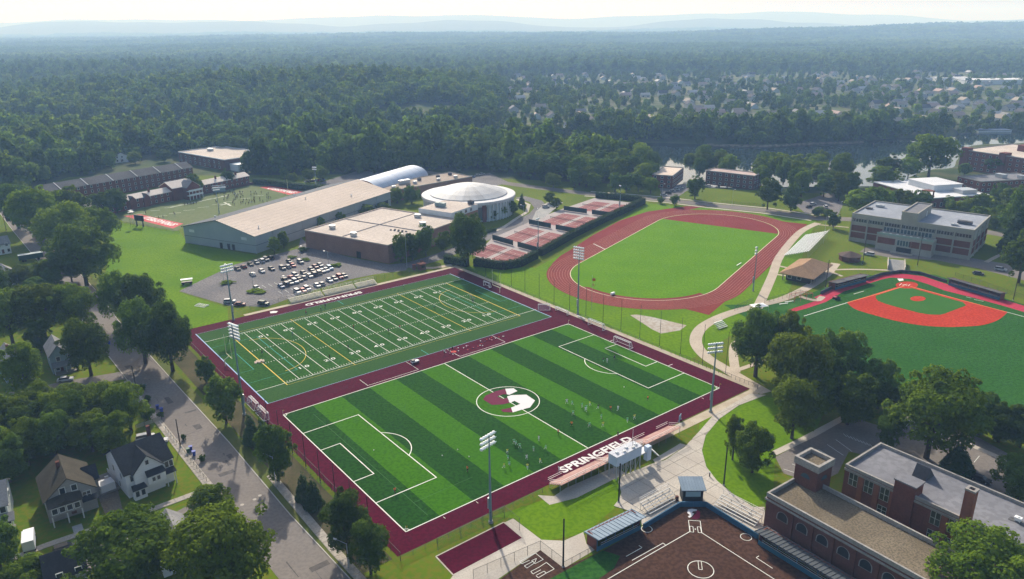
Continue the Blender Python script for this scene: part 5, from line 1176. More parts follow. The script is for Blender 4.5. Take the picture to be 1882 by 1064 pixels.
TREES = [  # label, base x, base y, top y, width, kind, tone
 ('big leafy tree at the bottom edge beside the street, nearest to the camera', 430, 1108, 930, 190, 'near', 'mid'),
 ('broad green tree at the bottom between the side street and the dark car', 240, 1092, 950, 172, 'near', 'light'),
 ('small round tree on the corner where the side street meets the street', 392, 968, 897, 84, 'nearround', 'mid'),
 ('brownish tree at the lower corner by the parked truck', 48, 1095, 1028, 84, 'nearround', 'mid'),
 ('dark tree at the left edge above the parked truck', 8, 1065, 945, 70, 'nearround', 'dark'),
 ('bright green tree at the lower right corner in front of the classroom block', 1800, 1120, 978, 176, 'near', 'light'),
 ('tree by the small car park at the right edge beyond the classroom block', 1868, 920, 838, 88, 'nearround', 'dark'),
 ('dark pointed tree standing in the small car park', 1757, 868, 808, 46, 'conifer', 'conifer'),
 ('large spreading tree with a visible trunk beside the classroom block', 1702, 842, 676, 156, 'near', 'light'),
 ('dark tree behind the corner of the classroom block', 1632, 828, 752, 52, 'nearround', 'dark'),
 ('round tree at the near end of the small car park', 1557, 780, 684, 92, 'nearround', 'mid'),
 ('dark tree against the outfield turf, left of the spreading tree', 1612, 750, 660, 72, 'nearround', 'dark'),
 ('tall tree leaning over the lawn below the turf corner', 1455, 806, 694, 92, 'nearround', 'mid'),
 ('large olive tree with rusty twigs in the grove by the outfield', 1462, 750, 604, 118, 'near', 'mid'),
 ('tree with a tall bare trunk at the fork of the curved path', 1388, 692, 565, 108, 'near', 'dark'),
 ('dense tree between the bare-trunked tree and the outfield', 1438, 688, 574, 80, 'nearround', 'mid'),
 ('dark tree at the outfield edge of the grove', 1537, 724, 602, 94, 'near', 'dark'),
 ('lower tree in the grove beside the small car park path', 1500, 768, 672, 70, 'nearround', 'mid'),
 ('thin young tree on the lawn, larger of the pair by the softball plaza', 1382, 868, 778, 78, 'nearround', 'mid'),
 ('thin young tree on the lawn, smaller of the pair by the softball plaza', 1346, 845, 764, 38, 'nearround', 'mid'),
 ('dark tree right of the spreading tree, along the outfield', 1798, 800, 722, 72, 'nearround', 'dark'),
 ('second dark tree along the outfield towards the right edge', 1835, 812, 738, 76, 'nearround', 'dark'),
 ('third dark tree along the outfield at the right edge', 1874, 822, 748, 70, 'nearround', 'dark'),
 ('low bushy tree under the spreading tree by the outfield', 1770, 790, 735, 50, 'nearround', 'mid'),
 ('low bushy tree behind the small car park by the outfield', 1655, 770, 715, 56, 'nearround', 'mid'),
 ('small dark shrubby tree at the corner of the turf fields by the street', 380, 703, 655, 34, 'tall', 'dark'),
 ('dark round tree in the row between street and turf, by the steel light mast', 416, 778, 690, 62, 'round', 'dark'),
 ('pointed evergreen in the row between street and turf, left one of the pair', 464, 816, 752, 30, 'conifer', 'conifer'),
 ('pointed evergreen in the row between street and turf, right one of the pair', 486, 826, 762, 30, 'conifer', 'conifer'),
 ('dark tree in the row between street and turf, behind the first street lamp', 512, 884, 782, 76, 'nearround', 'dark'),
 ('small dark evergreen behind the net poles by the street, upper one', 560, 920, 862, 30, 'conifer', 'conifer'),
 ('small dark evergreen behind the net poles by the street, lower one', 578, 935, 872, 34, 'conifer', 'conifer'),
 ('large dark tree by the street at the lower turf corner', 640, 1018, 905, 92, 'nearround', 'dark'),
 ('dark tree by the second street lamp at the lower turf corner', 682, 1055, 958, 78, 'nearround', 'dark'),
 ('tall dark tree with bare trunks at the turf corner by the street, near one', 318, 682, 556, 84, 'near', 'dark'),
 ('tall dark tree at the turf corner by the street, left one', 268, 668, 550, 86, 'near', 'dark'),
 ('dark tree shading the street above the turf corner', 228, 600, 498, 72, 'near', 'dark'),
 ('dark tree at the lawn edge above the turf corner', 268, 606, 500, 78, 'near', 'dark'),
 ('large tree hanging over the street opposite the blue-grey houses', 168, 690, 582, 80, 'near', 'mid'),
 ('tree in front of the blue-grey house at the left edge', 54, 735, 630, 66, 'nearround', 'mid'),
 ('dark tree behind the two blue-grey houses', 76, 648, 585, 46, 'nearround', 'dark'),
 ('olive tree left of the street above the blue-grey houses', 140, 618, 520, 84, 'near', 'mid'),
 ('broad olive tree left of the street, middle of the clump', 85, 625, 518, 92, 'near', 'mid'),
 ('broad tree at the left edge above the blue-grey houses', 25, 635, 525, 84, 'near', 'mid'),
 ('great dark tree beside the bright lawn and the street, lowest of the row', 160, 525, 408, 112, 'near', 'dark'),
 ('great tree of the street row beside the practice field, second from the lowest', 128, 470, 372, 100, 'near', 'mid'),
 ('tree of the street row nearest the red end zone', 182, 452, 378, 74, 'near', 'dark'),
 ('rounded tree of the street row below the dormitory', 80, 440, 340, 96, 'near', 'mid'),
 ('tree of the street row, farthest one at the left edge', 35, 420, 335, 66, 'near', 'dark'),
 ('olive tree in front of the dormitory end', 128, 415, 342, 70, 'round', 'mid'),
 ('dark conical tree before the left end of the brick terrace', 190, 398, 352, 42, 'round', 'dark'),
 ('dark tree before the brick terrace, next to the conical one', 216, 392, 345, 38, 'round', 'dark'),
 ('dark round tree before the brick terrace, right of its gabled hall', 358, 358, 320, 34, 'round', 'dark'),
 ('tall dark tree before the brick terrace, farthest from the gabled hall', 420, 345, 311, 24, 'tall', 'dark'),
 ('great round tree standing at the near corner of the tennis courts', 860, 488, 392, 88, 'near', 'dark'),
 ('tree against the brick swimming hall, left one of three', 737, 482, 430, 34, 'round', 'mid'),
 ('tree against the brick swimming hall, middle one of three', 758, 478, 428, 34, 'round', 'dark'),
 ('taller tree against the brick swimming hall, right one of three', 783, 470, 413, 38, 'round', 'dark'),
 ('low tree between the swimming hall and the great round tree', 815, 462, 428, 32, 'round', 'mid'),
 ('leafy tree at the corner of the field house wall by the car park', 505, 466, 436, 26, 'round', 'mid'),
 ('small tree by the field house wall, second from the car park', 522, 456, 425, 22, 'round', 'mid'),
 ('small tree by the field house wall, third from the car park', 590, 425, 399, 18, 'round', 'light'),
 ('small tree by the field house wall, fourth from the car park', 626, 412, 390, 24, 'round', 'light'),
 ('broad tree by the field house wall behind the swimming hall', 672, 396, 376, 36, 'round', 'light'),
 ('tree by the field house wall behind the swimming hall roof', 704, 388, 372, 28, 'round', 'mid'),
 ('dark tree between field house and dome, left one', 730, 374, 345, 32, 'round', 'mid'),
 ('dark tree between field house and dome, right one', 757, 374, 342, 36, 'round', 'dark'),
 ('small yellowish tree behind the dome beside the low hall', 783, 348, 332, 22, 'round', 'light'),
 ('slim pointed evergreen right of the domed arena', 959, 382, 353, 14, 'conifer', 'conifer'),
 ('evergreen bush clump before the dome wall, left one', 905, 404, 384, 24, 'round', 'dark'),
 ('evergreen bush clump before the dome wall, middle one', 922, 400, 376, 24, 'round', 'dark'),
 ('evergreen bush clump before the dome wall, right one', 942, 396, 370, 24, 'round', 'dark'),
 ('round lawn tree beside the drive above the tennis courts', 1010, 374, 354, 26, 'round', 'mid'),
 ('small tree beside the white cars above the tennis courts', 1022, 384, 364, 22, 'round', 'mid'),
 ('round lone tree by the road at the top of the track', 1277, 366, 324, 38, 'round', 'dark'),
 ('small lone tree on the grass between road and track', 1240, 378, 358, 20, 'round', 'dark'),
 ('smallest lone tree on the grass left of the track top', 1214, 374, 362, 15, 'round', 'mid'),
 ('large rounded tree beyond the upper track bend', 1410, 385, 328, 44, 'round', 'mid'),
 ('dark rounded tree beyond the upper track bend, right of the large one', 1453, 388, 340, 42, 'round', 'dark'),
 ('small round tree by the grandstand at the top of the track', 1531, 420, 390, 24, 'round', 'dark'),
 ('bright green tree in front of the union building, left one', 1578, 396, 348, 54, 'round', 'light'),
 ('bright green tree in front of the union building, right one', 1612, 398, 342, 50, 'round', 'light'),
 ('tree in front of the union building by the science roof', 1650, 396, 348, 48, 'round', 'mid'),
 ('dark tree left of the small red tower', 1688, 392, 350, 40, 'round', 'dark'),
 ('great tree on the river bank in front of the water', 1706, 326, 246, 76, 'broad', 'mid'),
 ('tree leaning over the water left of the great bank tree', 1630, 328, 283, 44, 'tall', 'dark'),
 ('low bushy tree on the bank under the leaning tree', 1622, 345, 306, 60, 'round', 'mid'),
 ('low tree right of the great bank tree', 1668, 330, 290, 40, 'round', 'light'),
 ('small tree before the tall brick hall', 1832, 318, 284, 38, 'round', 'mid'),
 ('small dark tree at the left corner of the tall brick hall', 1772, 322, 300, 22, 'round', 'dark'),
 ('garden tree right of the red tower, left one', 1772, 398, 362, 30, 'round', 'mid'),
 ('garden tree right of the red tower, middle one', 1800, 402, 356, 34, 'round', 'mid'),
 ('garden tree right of the red tower, right one', 1836, 378, 336, 34, 'round', 'dark'),
 ('garden tree behind the roof end of the science building', 1800, 412, 378, 34, 'round', 'mid'),
 ('pointed garden tree behind the science building', 1830, 420, 382, 30, 'tall', 'mid'),
 ('tall dark pine at the right edge beside the science building', 1868, 468, 352, 50, 'conifer', 'conifer'),
 ('dark leafy tree under the tall pine at the right edge', 1872, 520, 425, 66, 'round', 'dark'),
 ('dark tree at the right edge behind the tall pine', 1860, 440, 352, 60, 'round', 'dark'),
 ('garden tree at the far right before the brick block', 1862, 392, 340, 44, 'round', 'mid'),
]
for i in range(len(TREES)):
    lb, bx, by, ty, wp, kd, tn = TREES[i]; ptree(lb, bx, by, ty, wp, kd, tn)
# dark wood on the left between the houses, and other groves: single trees placed in plots
def grove(poly, n, hr, rr, kinds, label, group, seed, avoid=.55, zone=None):
    out = []; rnd = random.Random(seed); P_ = [G(*p) for p in poly]; P2 = [(p.x, p.y) for p in P_]
    x0, x1 = min(p[0] for p in P2), max(p[0] for p in P2); y0, y1 = min(p[1] for p in P2), max(p[1] for p in P2); k = 0
    for _ in range(n*60):
        if k >= n: break
        x, y = rnd.uniform(x0, x1), rnd.uniform(y0, y1); r = rnd.uniform(*rr)
        if not inside((x, y), P2): continue
        if any((x-a)**2+(y-b)**2 < (avoid*(r+c))**2 for a, b, c in TREE_POS): continue
        if zone and not zone(x, y): continue
        kd, tn = rnd.choice(kinds); out.append(tree(label, Vector((x, y, 0)), rnd.uniform(*hr), r, kd, tn, group=group)); k += 1
    return k
MIX = [('round', 'mid'), ('broad', 'mid'), ('broad', 'dark'), ('round', 'dark')]
N1 = [('near', 'dark'), ('nearround', 'mid'), ('near', 'mid'), ('nearround', 'dark')]
grove([(-40, 815), (60, 780), (150, 778), (225, 778), (250, 800), (215, 838), (150, 852), (80, 850), (20, 890), (-40, 920)], 24, (11, 15), (4.5, 6.0), N1, 'tree of the dark wood behind the grey and white houses', 'trees of the wood behind the houses', 5)
grove([(-40, 560), (30, 540), (60, 500), (120, 500), (150, 520), (60, 610), (-40, 640)], 10, (11, 15), (4.5, 6), N1, 'olive tree of the clump between the street and the left edge', 'trees left of the street bend', 6)
grove([(-30, 330), (60, 320), (90, 340), (60, 400), (10, 380), (-30, 470)], 9, (10, 15), (4.5, 6), MIX, 'tree beyond the street at the far left edge', 'trees at the far left of the street', 7)
grove([(0, 290), (120, 285), (320, 275), (340, 292), (250, 305), (60, 330), (0, 335)], 22, (9, 14), (4, 6), MIX, 'tree among the small houses behind the dormitory', 'trees around the houses behind the dormitory', 8, .8)
grove([(430, 300), (560, 285), (760, 295), (640, 330), (560, 340), (470, 330)], 24, (7, 10), (3.4, 4.8), [('round', 'mid'), ('round', 'dark'), ('round', 'light')], 'rounded tree in the car park behind the practice field', 'trees in the car park behind the practice field', 9, .8)
grove([(330, 272), (480, 268), (760, 282), (760, 296), (560, 286), (440, 290)], 34, (15, 21), (6, 9), MIX, 'tree of the belt between the rear car park and the river', 'trees of the river belt behind the car park', 10, .5)
grove([(760, 292), (900, 285), (1060, 296), (1205, 300), (1200, 345), (1050, 338), (950, 330), (940, 312), (800, 312)], 44, (14, 21), (6, 8.5), MIX+[('broad', 'light')], 'tree of the belt between the domed arena and the river', 'trees of the river belt behind the dome', 11, .52)
grove([(945, 322), (1060, 322), (1205, 322), (1200, 350), (1080, 345), (1000, 338), (960, 334)], 18, (14, 20), (6, 8), MIX, 'large crown beside the river road above the tennis courts', 'large trees beside the river road', 22, .5)
grove([(1000, 345), (1060, 346), (1190, 352), (1200, 358), (1080, 350)], 7, (10, 14), (4.5, 6), MIX, 'roadside tree above the tennis courts', 'roadside trees above the tennis courts', 12, .7)
grove([(1262, 312), (1290, 306), (1400, 318), (1480, 322), (1560, 345), (1560, 372), (1470, 362), (1430, 355), (1395, 345), (1385, 335), (1290, 330)], 26, (12, 18), (5, 7.5), MIX, 'tree of the belt between the upper track bend and the river', 'trees between the track and the river', 13, .5,
      lambda x, y: not (128 < x < 165 and 485 < y < 530))
grove([(1385, 319), (1470, 316), (1550, 322), (1562, 342), (1480, 346), (1390, 336)], 16, (14, 19), (5, 7), MIX, 'tall tree on the near river bank behind the upper track bend', 'bank trees behind the upper track bend', 21, .45)
grove([(1660, 372), (1740, 395), (1850, 420), (1882, 400), (1870, 350), (1800, 360), (1760, 372)], 9, (6, 9), (3, 4), [('round', 'mid'), ('round', 'dark'), ('round', 'light')], 'small garden tree behind the science building', 'garden trees behind the science building', 14, .8)
grove([(1480, 405), (1545, 400), (1555, 398), (1500, 394)], 3, (4, 6), (2, 3), MIX, 'small tree by the road at the grandstand corner', 'small trees at the grandstand corner', 15, .6)
# clipped hedge round the tennis courts
def hedge(label, pts, wd, hh, seed):
    rng = np.random.default_rng(seed); P_ = [G(*p) for p in pts]; allp, alln = [], []
    core = MB()
    for a, b in zip(P_, P_[1:]):
        core.beam((a.x, a.y, 0), (b.x, b.y, 0), wd*.8, hh*.9); L = (b-a).length; n = int(L*95); d = (b-a).normalized(); nn = Vector((-d.y, d.x, 0))
        t = rng.uniform(0, 1, n); s = rng.uniform(-1, 1, n); z = rng.uniform(.1, 1, n)**.7; side = rng.random(n) < .45
        s = np.where(side, s, np.sign(s)*rng.uniform(.85, 1.1, n)); z = np.where(side, rng.uniform(.92, 1.08, n), z)
        bump = 1+.08*np.sin(t*L*2.1)+.05*np.sin(t*L*5.3)
        allp.append(np.stack([a.x+(b.x-a.x)*t+nn.x*s*wd/2, a.y+(b.y-a.y)*t+nn.y*s*wd/2, z*hh*bump], 1))
        alln.append(np.stack([nn.x*s*np.where(side, .2, 1), nn.y*s*np.where(side, .2, 1), np.where(side, 1, .35)], 1)+rng.normal(size=(n, 3))*.4)
    p = np.concatenate(allp); nr = np.concatenate(alln); nr /= np.linalg.norm(nr, axis=1)[:, None]
    r = thing('hedge', label, 'hedge', (0, 0, 0)); core.build('stems', mat('hedge_core', (.012, .02, .01), .95), r)
    obj('foliage', leaf_mesh('foliage', p, nr, .22, rng.uniform(.1, .9, len(p)), LEAF['conifer'], rng), r); return r
hedge('tall clipped hedge between the tennis courts and the running track, long part', [(993, 470), (1050, 438), (1110, 408), (1150, 390), (1183, 374)], 2.8, 3.6, 1)
hedge('tall clipped hedge round the near corner of the tennis courts', [(872, 488), (925, 495), (955, 490), (986, 474)], 2.8, 3.6, 2)
hedge('short clipped hedge left of the tennis court gate under the great tree', [(818, 482), (860, 490)], 2.6, 3.4, 3)
hedge('hedge along the road at the far end of the tennis courts', [(1095, 363), (1135, 366), (1178, 371)], 2.6, 3.2, 4)
hedge('dark hedge at the end of the practice field', [(468, 338), (500, 341), (560, 349), (600, 352)], 4, 4.2, 6)
hedge('low hedge by the annexe door beside the drive', [(882, 432), (910, 424)], 2.2, 1.6, 7)
# parking-lot island shrubs and pavement shrubs
for lb, p, r, h in (('yellow-green shrub bed on the car park island with the lamp', (418, 521), 3.2, 1.0), ('yellow-green shrub bed on the long car park island', (472, 536), 3.6, 1.0), ('shrub bed at the top of the car park, left one', (536, 474), 2.2, .9), ('shrub bed at the top of the car park, right one', (562, 478), 2.4, .9), ('shrub bed at the right end of the parked rows', (618, 489), 2.6, 1.0), ('shrub by the swimming hall corner', (558, 462), 2.6, 2.0),
                    ('small round street shrub at the corner by the white house', (372, 848), .9, 1.9), ('small street shrub near the utility pole', (338, 808), .8, 1.6), ('round shrub at the upper street corner', (262, 718), 1.2, 2.2), ('round shrub below the upper street corner', (272, 738), 1.1, 2.0), ('dark conical shrub by the pavement above the white house', (272, 772), 1.8, 5.0), ('shrub at the bin pair by the pavement', (296, 768), .9, 1.8)):
    g = G(*p); tree(lb, g, h, r, 'shrub', 'light' if 'yellow' in lb or 'bed' in lb else 'dark', name='shrub', cat='shrub')
# ------------------------------------------------------------------ the woods across the river: a mass nobody could count
def wood(name, label, protos, pts):
    coll = bpy.data.collections.new(name+'_kinds')
    for me in protos: coll.objects.link(bpy.data.objects.new(name+'_kind', me))
    me = bpy.data.meshes.new(name); n = len(pts); me.vertices.add(n); me.vertices.foreach_set('co', np.array([p[:3] for p in pts], np.float32).ravel())
    for k, i in (('ts', 3), ('tz', 4), ('tr', 5), ('tk', 6)): a = me.attributes.new(k, 'FLOAT', 'POINT'); a.data.foreach_set('value', np.array([p[i] for p in pts], np.float32))
    o = bpy.data.objects.new(name, me); COL.objects.link(o); o['kind'] = 'stuff'; o['label'] = label
    ng = bpy.data.node_groups.new(name+'_nodes', 'GeometryNodeTree'); ng.interface.new_socket('Geometry', in_out='INPUT', socket_type='NodeSocketGeometry'); ng.interface.new_socket('Geometry', in_out='OUTPUT', socket_type='NodeSocketGeometry')
    nd, lk = ng.nodes, ng.links; gi, go = nd.new('NodeGroupInput'), nd.new('NodeGroupOutput')
    ci = nd.new('GeometryNodeCollectionInfo'); ci.inputs['Collection'].default_value = coll; ci.inputs['Separate Children'].default_value = True; ci.inputs['Reset Children'].default_value = True
    ip = nd.new('GeometryNodeInstanceOnPoints'); ip.inputs['Pick Instance'].default_value = True
    def attr(nm): a = nd.new('GeometryNodeInputNamedAttribute'); a.data_type = 'FLOAT'; a.inputs['Name'].default_value = nm; return a.outputs[0]
    cs = nd.new('ShaderNodeCombineXYZ'); lk.new(attr('ts'), cs.inputs[0]); lk.new(attr('ts'), cs.inputs[1]); lk.new(attr('tz'), cs.inputs[2])
    cr = nd.new('ShaderNodeCombineXYZ'); lk.new(attr('tr'), cr.inputs[2])
    rv = nd.new('FunctionNodeFloatToInt'); lk.new(attr('tk'), rv.inputs[0])
    lk.new(gi.outputs[0], ip.inputs['Points']); lk.new(ci.outputs[0], ip.inputs['Instance']); lk.new(cs.outputs[0], ip.inputs['Scale']); lk.new(cr.outputs[0], ip.inputs['Rotation']); lk.new(rv.outputs[0], ip.inputs['Instance Index'])
    lk.new(ip.outputs[0], go.inputs[0]); md = o.modifiers.new('scatter', 'NODES'); md.node_group = ng; return o
def mini(seed, shape, tone, R_, H_, n, leaf):
    return make_crown('crown_kind', seed, n, leaf, shape, LEAF[tone], R_, H_*.05, H_)
wrnd = random.Random(4242)
SUBURB = lambda x, y: (x > -20 and 770 < y < 1750 and x < 1500 and (y-770) < 1000-.25*abs(x-450)) 
HOUSES_XY = []
hr_ = random.Random(99)
for _ in range(4000):
    if len(HOUSES_XY) >= 210: break
    y = 790+820*hr_.random()**1.5; x = hr_.uniform(0, .74*y)
    f = interp(FAR, x)
    if y < f+34 or not SUBURB(x, y): continue
    if noise.noise(Vector((x/190, y/190, 7.7))) < -.30: continue
    if any(abs(x-a) < 15 and abs(y-b) < 20 for a, b in HOUSES_XY): continue
    HOUSES_XY.append((x, y))
pts = []; y = 560.0; clear = [(x, y_) for x, y_ in HOUSES_XY]
grid = {}
for x, y_ in HOUSES_XY: grid.setdefault((int(x//40), int(y_//40)), []).append((x, y_))
y = 500.0
while y < 2600:
    st = 8.2 if y < 1300 else 10.5
    hw_ = .76*y+60; x = -hw_
    while x < hw_:
        px_, py_ = x+wrnd.uniform(-.45, .45)*st, y+wrnd.uniform(-.45, .45)*st; x += st
        n_, f_ = interp(NEAR, px_), interp(FAR, px_)
        if n_-14 < py_ < f_+7: continue
        if py_ <= n_:
            # near bank and the neighbourhood beyond the campus
            if not (py_ > 560 or px_ < -330): continue
            if -320 < px_ < -200 and py_ < 650 and py_ > 480: continue
            if px_ > 285 and py_ < 700: continue
            if any((px_-a)**2+(py_-b)**2 < 30 for a, b, c in TREE_POS): continue
            if wrnd.random() < .25: continue
        elif SUBURB(px_, py_) and py_ > f_+24:
            if wrnd.random() < .73+.25*noise.noise(Vector((px_/120, py_/120, 1))): continue
            k = (int(px_//40), int(py_//40)); near_h = False
            for dx in (-1, 0, 1):
                for dy in (-1, 0, 1):
                    for a, b in grid.get((k[0]+dx, k[1]+dy), ()):
                        if abs(px_-a) < 11 and -40 < py_-b < 9: near_h = True
            if near_h: continue
        elif noise.noise(Vector((px_/200, py_/260, 12.3))) < -.56: continue
        s = wrnd.uniform(.7, 1.45); h = terrain_h(px_, py_)
        if py_ <= n_: s *= 1.25
        elif SUBURB(px_, py_): s *= .62
        q_ = noise.noise(Vector((px_/210, py_/260, 5.5)))*1.5+noise.noise(Vector((px_/60, py_/80, 8.5)))*.8
        kk = min(5, max(0, int(2.6+q_*2.6+wrnd.gauss(0, 1.3)))); s *= 1+.22*noise.noise(Vector((px_/150, py_/170, 3.5)))
        pts.append((px_, py_, h-.4, s, s*wrnd.uniform(.75, 1.3), wrnd.uniform(0, 6.28), kk))
    y += st
wood('far_wood', 'mass of trees covering the far side of the river', [mini(206, 'round', 'dark', 4.6, 12, 520, .85), mini(203, 'round', 'dark', 5.0, 15, 620, .85), mini(202, 'broad', 'dark', 6.4, 14, 760, .85), mini(204, 'tall', 'mid', 4.4, 15, 560, .85), mini(201, 'round', 'mid', 5.6, 13, 640, .85), mini(205, 'broad', 'light', 6.4, 12, 760, .85)], pts)
# distant forest: patches of many crowns
def patch(seed, tone):
    rnd = random.Random(seed); P_, N_, T_ = [], [], []
    for i in range(14):
        p, nr, tint, rng = crown_mesh('c', seed*50+i, 90, 1, 'round', None); R_ = rnd.uniform(5, 8); p = p*np.array([R_, R_, R_*.9]); p += np.array([rnd.uniform(-26, 26), rnd.uniform(-26, 26), rnd.uniform(6, 11)]); P_.append(p); N_.append(nr); T_.append(tint)
    return leaf_mesh('patch_kind', np.concatenate(P_), np.concatenate(N_), 2.3, np.concatenate(T_), LEAF[tone], np.random.default_rng(seed))
pts = []; y = 2600.0
while y < 9500:
    st = 34 if y < 4500 else 48; hw_ = .74*y; x = -hw_
    while x < hw_:
        px_, py_ = x+wrnd.uniform(-.5, .5)*st, y+wrnd.uniform(-.5, .5)*st; x += st
        if noise.noise(Vector((px_/500, py_/700, 2.3))) < -.50: continue
        s = wrnd.uniform(.8, 1.3)*(1.0 if y < 4500 else 1.35); q_ = noise.noise(Vector((px_/600, py_/800, 5.5)))*2.6+wrnd.gauss(0, .6)
        pts.append((px_, py_, terrain_h(px_, py_)-1, s, s*wrnd.uniform(.7, 1.2), wrnd.uniform(0, 6.28), min(2, max(0, int(1.5+q_)))))
    y += st
wood('distant_forest', 'hazy forest reaching to the hills', [patch(5, 'dark'), patch(4, 'dark'), patch(3, 'mid')], pts)
# ------------------------------------------------------------------ suburb across the river
M_SUB = two_scale('suburb_ground', (.045, .075, .020), (.085, .10, .04), (.20, .185, .16), .010, .05, .95, .45)
sg = MB(); gx, gy = 70, 46; vs_ = []
for j in range(gy+1):
    for i in range(gx+1):
        x = -20+1200*i/gx; f = interp(FAR, x); y = f+30+820*j/gy; vs_.append((x, y, terrain_h(x, y)+.9))
sg.add(vs_, [(j*(gx+1)+i, j*(gx+1)+i+1, (j+1)*(gx+1)+i+1, (j+1)*(gx+1)+i) for j in range(gy) for i in range(gx)])
o = sg.build('suburb_ground', M_SUB, smooth=True); o['kind'] = 'structure'; o['label'] = 'lawns and roads of the suburb across the river'
def small_house(wall, roof, w=9.0, d=8.0, e=3.6, p=6.2, axis='x'):
    r = thing('suburb_house', 'x', 'house', (0, 0, -100)); gable_wall(w, d, e, p, axis, -w/2, -d/2, -1.5).build('wall', wall, r)
    a, b = MB(), MB(); gable_roof(a, b, w, d, e, p, .4, axis=axis, x0=-w/2, y0=-d/2); a.build('roof_slope', roof, r); b.build('roof_slope', roof, r)
    for x in (-w*.28, w*.28): MB().box(x-.6, x+.6, -d/2-.06, -d/2-.01, 1.0, 2.4).build('window', M_GLASS, r)
    return r
M_SUBW = mat('siding_suburb', (.42, .42, .42), .8)
HP = [small_house(M_SUBW, M_SHL), small_house(M_SIDTEAL, mat('roof_pale_brown', (.30, .26, .22), .9), 10, 8, 3.4, 6, 'x'), small_house(M_SUBW, M_SLATE, 8, 10, 5.2, 8, 'y'), small_house(mat('siding_cream', (.42, .37, .30), .8), mat('roof_rose', (.36, .27, .24), .9), 11, 8, 3.2, 5.8), small_house(M_SUBW, mat('roof_silver', (.36, .36, .36), .8), 10, 7, 3.2, 5.4)]
HLAB = ['white house with light grey roof in the suburb across the river', 'pale house with tan roof in the suburb across the river', 'tall white house with dark roof in the suburb across the river', 'cream house with rosy roof in the suburb across the river', 'white house with silvery roof in the suburb across the river']
HS = {}
for i, (x, y) in enumerate(HOUSES_XY):
    k = hr_.randrange(5); HS.setdefault(k, []).append(copy_tree(HP[k], (x, y, terrain_h(x, y)), R(hr_.choice((10, 100, 12, -80, 15))+hr_.uniform(-8, 8)), HLAB[k], 'houses of the suburb across the river', 1.25))
for h_ in HP:
    for c in list(h_.children): bpy.data.objects.remove(c)
    bpy.data.objects.remove(h_)
# big pale roofs far off
for lb, px, wd, dp, h_ in (('long white commercial building among far trees, upper centre', (795, 138), 95, 30, 9), ('low white building before the wooded bluff', (750, 175), 40, 18, 7), ('pale commercial shed at the far right', (1840, 160), 120, 40, 9), ('pale shed left of the far commercial building', (1755, 155), 60, 30, 8), ('white shed with blue roof by the far bank at the right', (1830, 236), 34, 14, 6), ('tall white house with dark roof on the far bank', (1308, 237), 14, 14, 10)):
    g = G(*px); z = terrain_h(g.x, g.y); r = thing('far_building', lb, 'building', (g.x, g.y, z-1)); MB().box(-wd/2, wd/2, 0, dp, 0, h_).build('wall', M_WHITEW, r); MB().box(-wd/2-.5, wd/2+.5, -.5, dp+.5, h_, h_+.5).build('roof', mat('roof_white', (.6, .6, .62)) if 'blue' not in lb and 'dark' not in lb else mat('roof_darkblue', (.10, .14, .2), .6), r)
# ------------------------------------------------------------------ floodlight masts
M_LAMP = mat('lamp_white', (.80, .80, .80), .35, spec=.5)
lamp_me = MB().blob((0, .08, 0), .43, .9, 8, 5).mesh('floodlight', M_LAMP, True)
hood_me = MB().bar((0, -.15, 0), (0, .25, .02), .40, .30, 8).mesh('lamp_hood', M_GREYM)
def mast(label, base, h, face, rows, cols, wid, drop=3.2, base_r=.34):
    "steel mast; face is the heading (radians) the lamps look towards"
    r = thing('floodlight_mast', label, 'light mast', (base.x, base.y, 0), face-math.pi/2)
    MB().bar((0, 0, 0), (0, 0, h*.45), base_r, base_r*.78, 10).build('lower_pole', M_STEEL, r); MB().bar((0, 0, h*.45), (0, 0, h), base_r*.74, base_r*.4, 10).build('upper_pole', M_STEEL, r)
    MB().bar((0, 0, -.05), (0, 0, .5), base_r*1.7, base_r*1.5, 10).build('footing', M_CONC2, r); MB().box(-.3, .3, .28, .62, 3.5, 6.2).build('control_box', M_GREYM, r)
    for i in range(rows):
        z = h-.2-i*drop/max(1, rows-1) if rows > 1 else h-.2; MB().box(-wid/2, wid/2, -.06, .06, z-.06, z+.06).build('crossarm', M_STEEL, r)
        for j in range(cols):
            x = -wid/2+wid*(j+.5)/cols; obj('floodlight', lamp_me, r, (x, .34, z-.18))
    return r
mast('tall steel floodlight mast between the street and the football field', G(449, 762), 27.5, FYAW+.25, 5, 6, 4.4, 3.8)
mast('steel floodlight mast on the near side of the soccer pitch by the maroon strip', G(902, 960), 21.8, FYAW+math.pi/2+.2, 3, 6, 4.6, 2.4)
mast('steel floodlight mast at the near right corner of the soccer pitch', G(1306, 757), 21.0, 1.8, 3, 6, 4.6, 2.4)
mast('steel floodlight mast between the football corner and the running track', G(1062, 578), 26.7, FYAW+math.pi+.3, 5, 5, 4.6, 4.2)
mast('steel floodlight mast between the car park and the football field', G(429, 588), HT(429, 588, 484), FYAW-math.pi/2+.2, 3, 7, 5.0, 2.2)
mast('thin steel floodlight mast on the right straight of the running track', G(1384, 535), HT(1384, 535, 453), 2.6, 3, 2, 1.6, 2.6, .25)
mast('thin steel floodlight mast at the corner of the tennis hedge', G(989, 468), HT(989, 468, 401), 2.4, 1, 3, 2.6, 1, .25)
mast('thin floodlight mast behind the tennis courts at the top of the track', G(1139, 388), HT(1139, 388, 340), 3.6, 1, 2, 1.8, 1, .22)
mast('floodlight mast in the middle of the practice field side by the terrace', G(403, 392), HT(403, 392, 343), -1.0, 2, 5, 4.0, 1.4, .25)
mast('floodlight mast at the far end of the practice field', G(582, 350), HT(582, 350, 306), -2.0, 2, 4, 3.6, 1.4, .25)
mast('floodlight mast in front of the dark trees by the bright lawn', G(185, 505), HT(185, 505, 456), 0.6, 2, 3, 2.4, 1.4, .22)
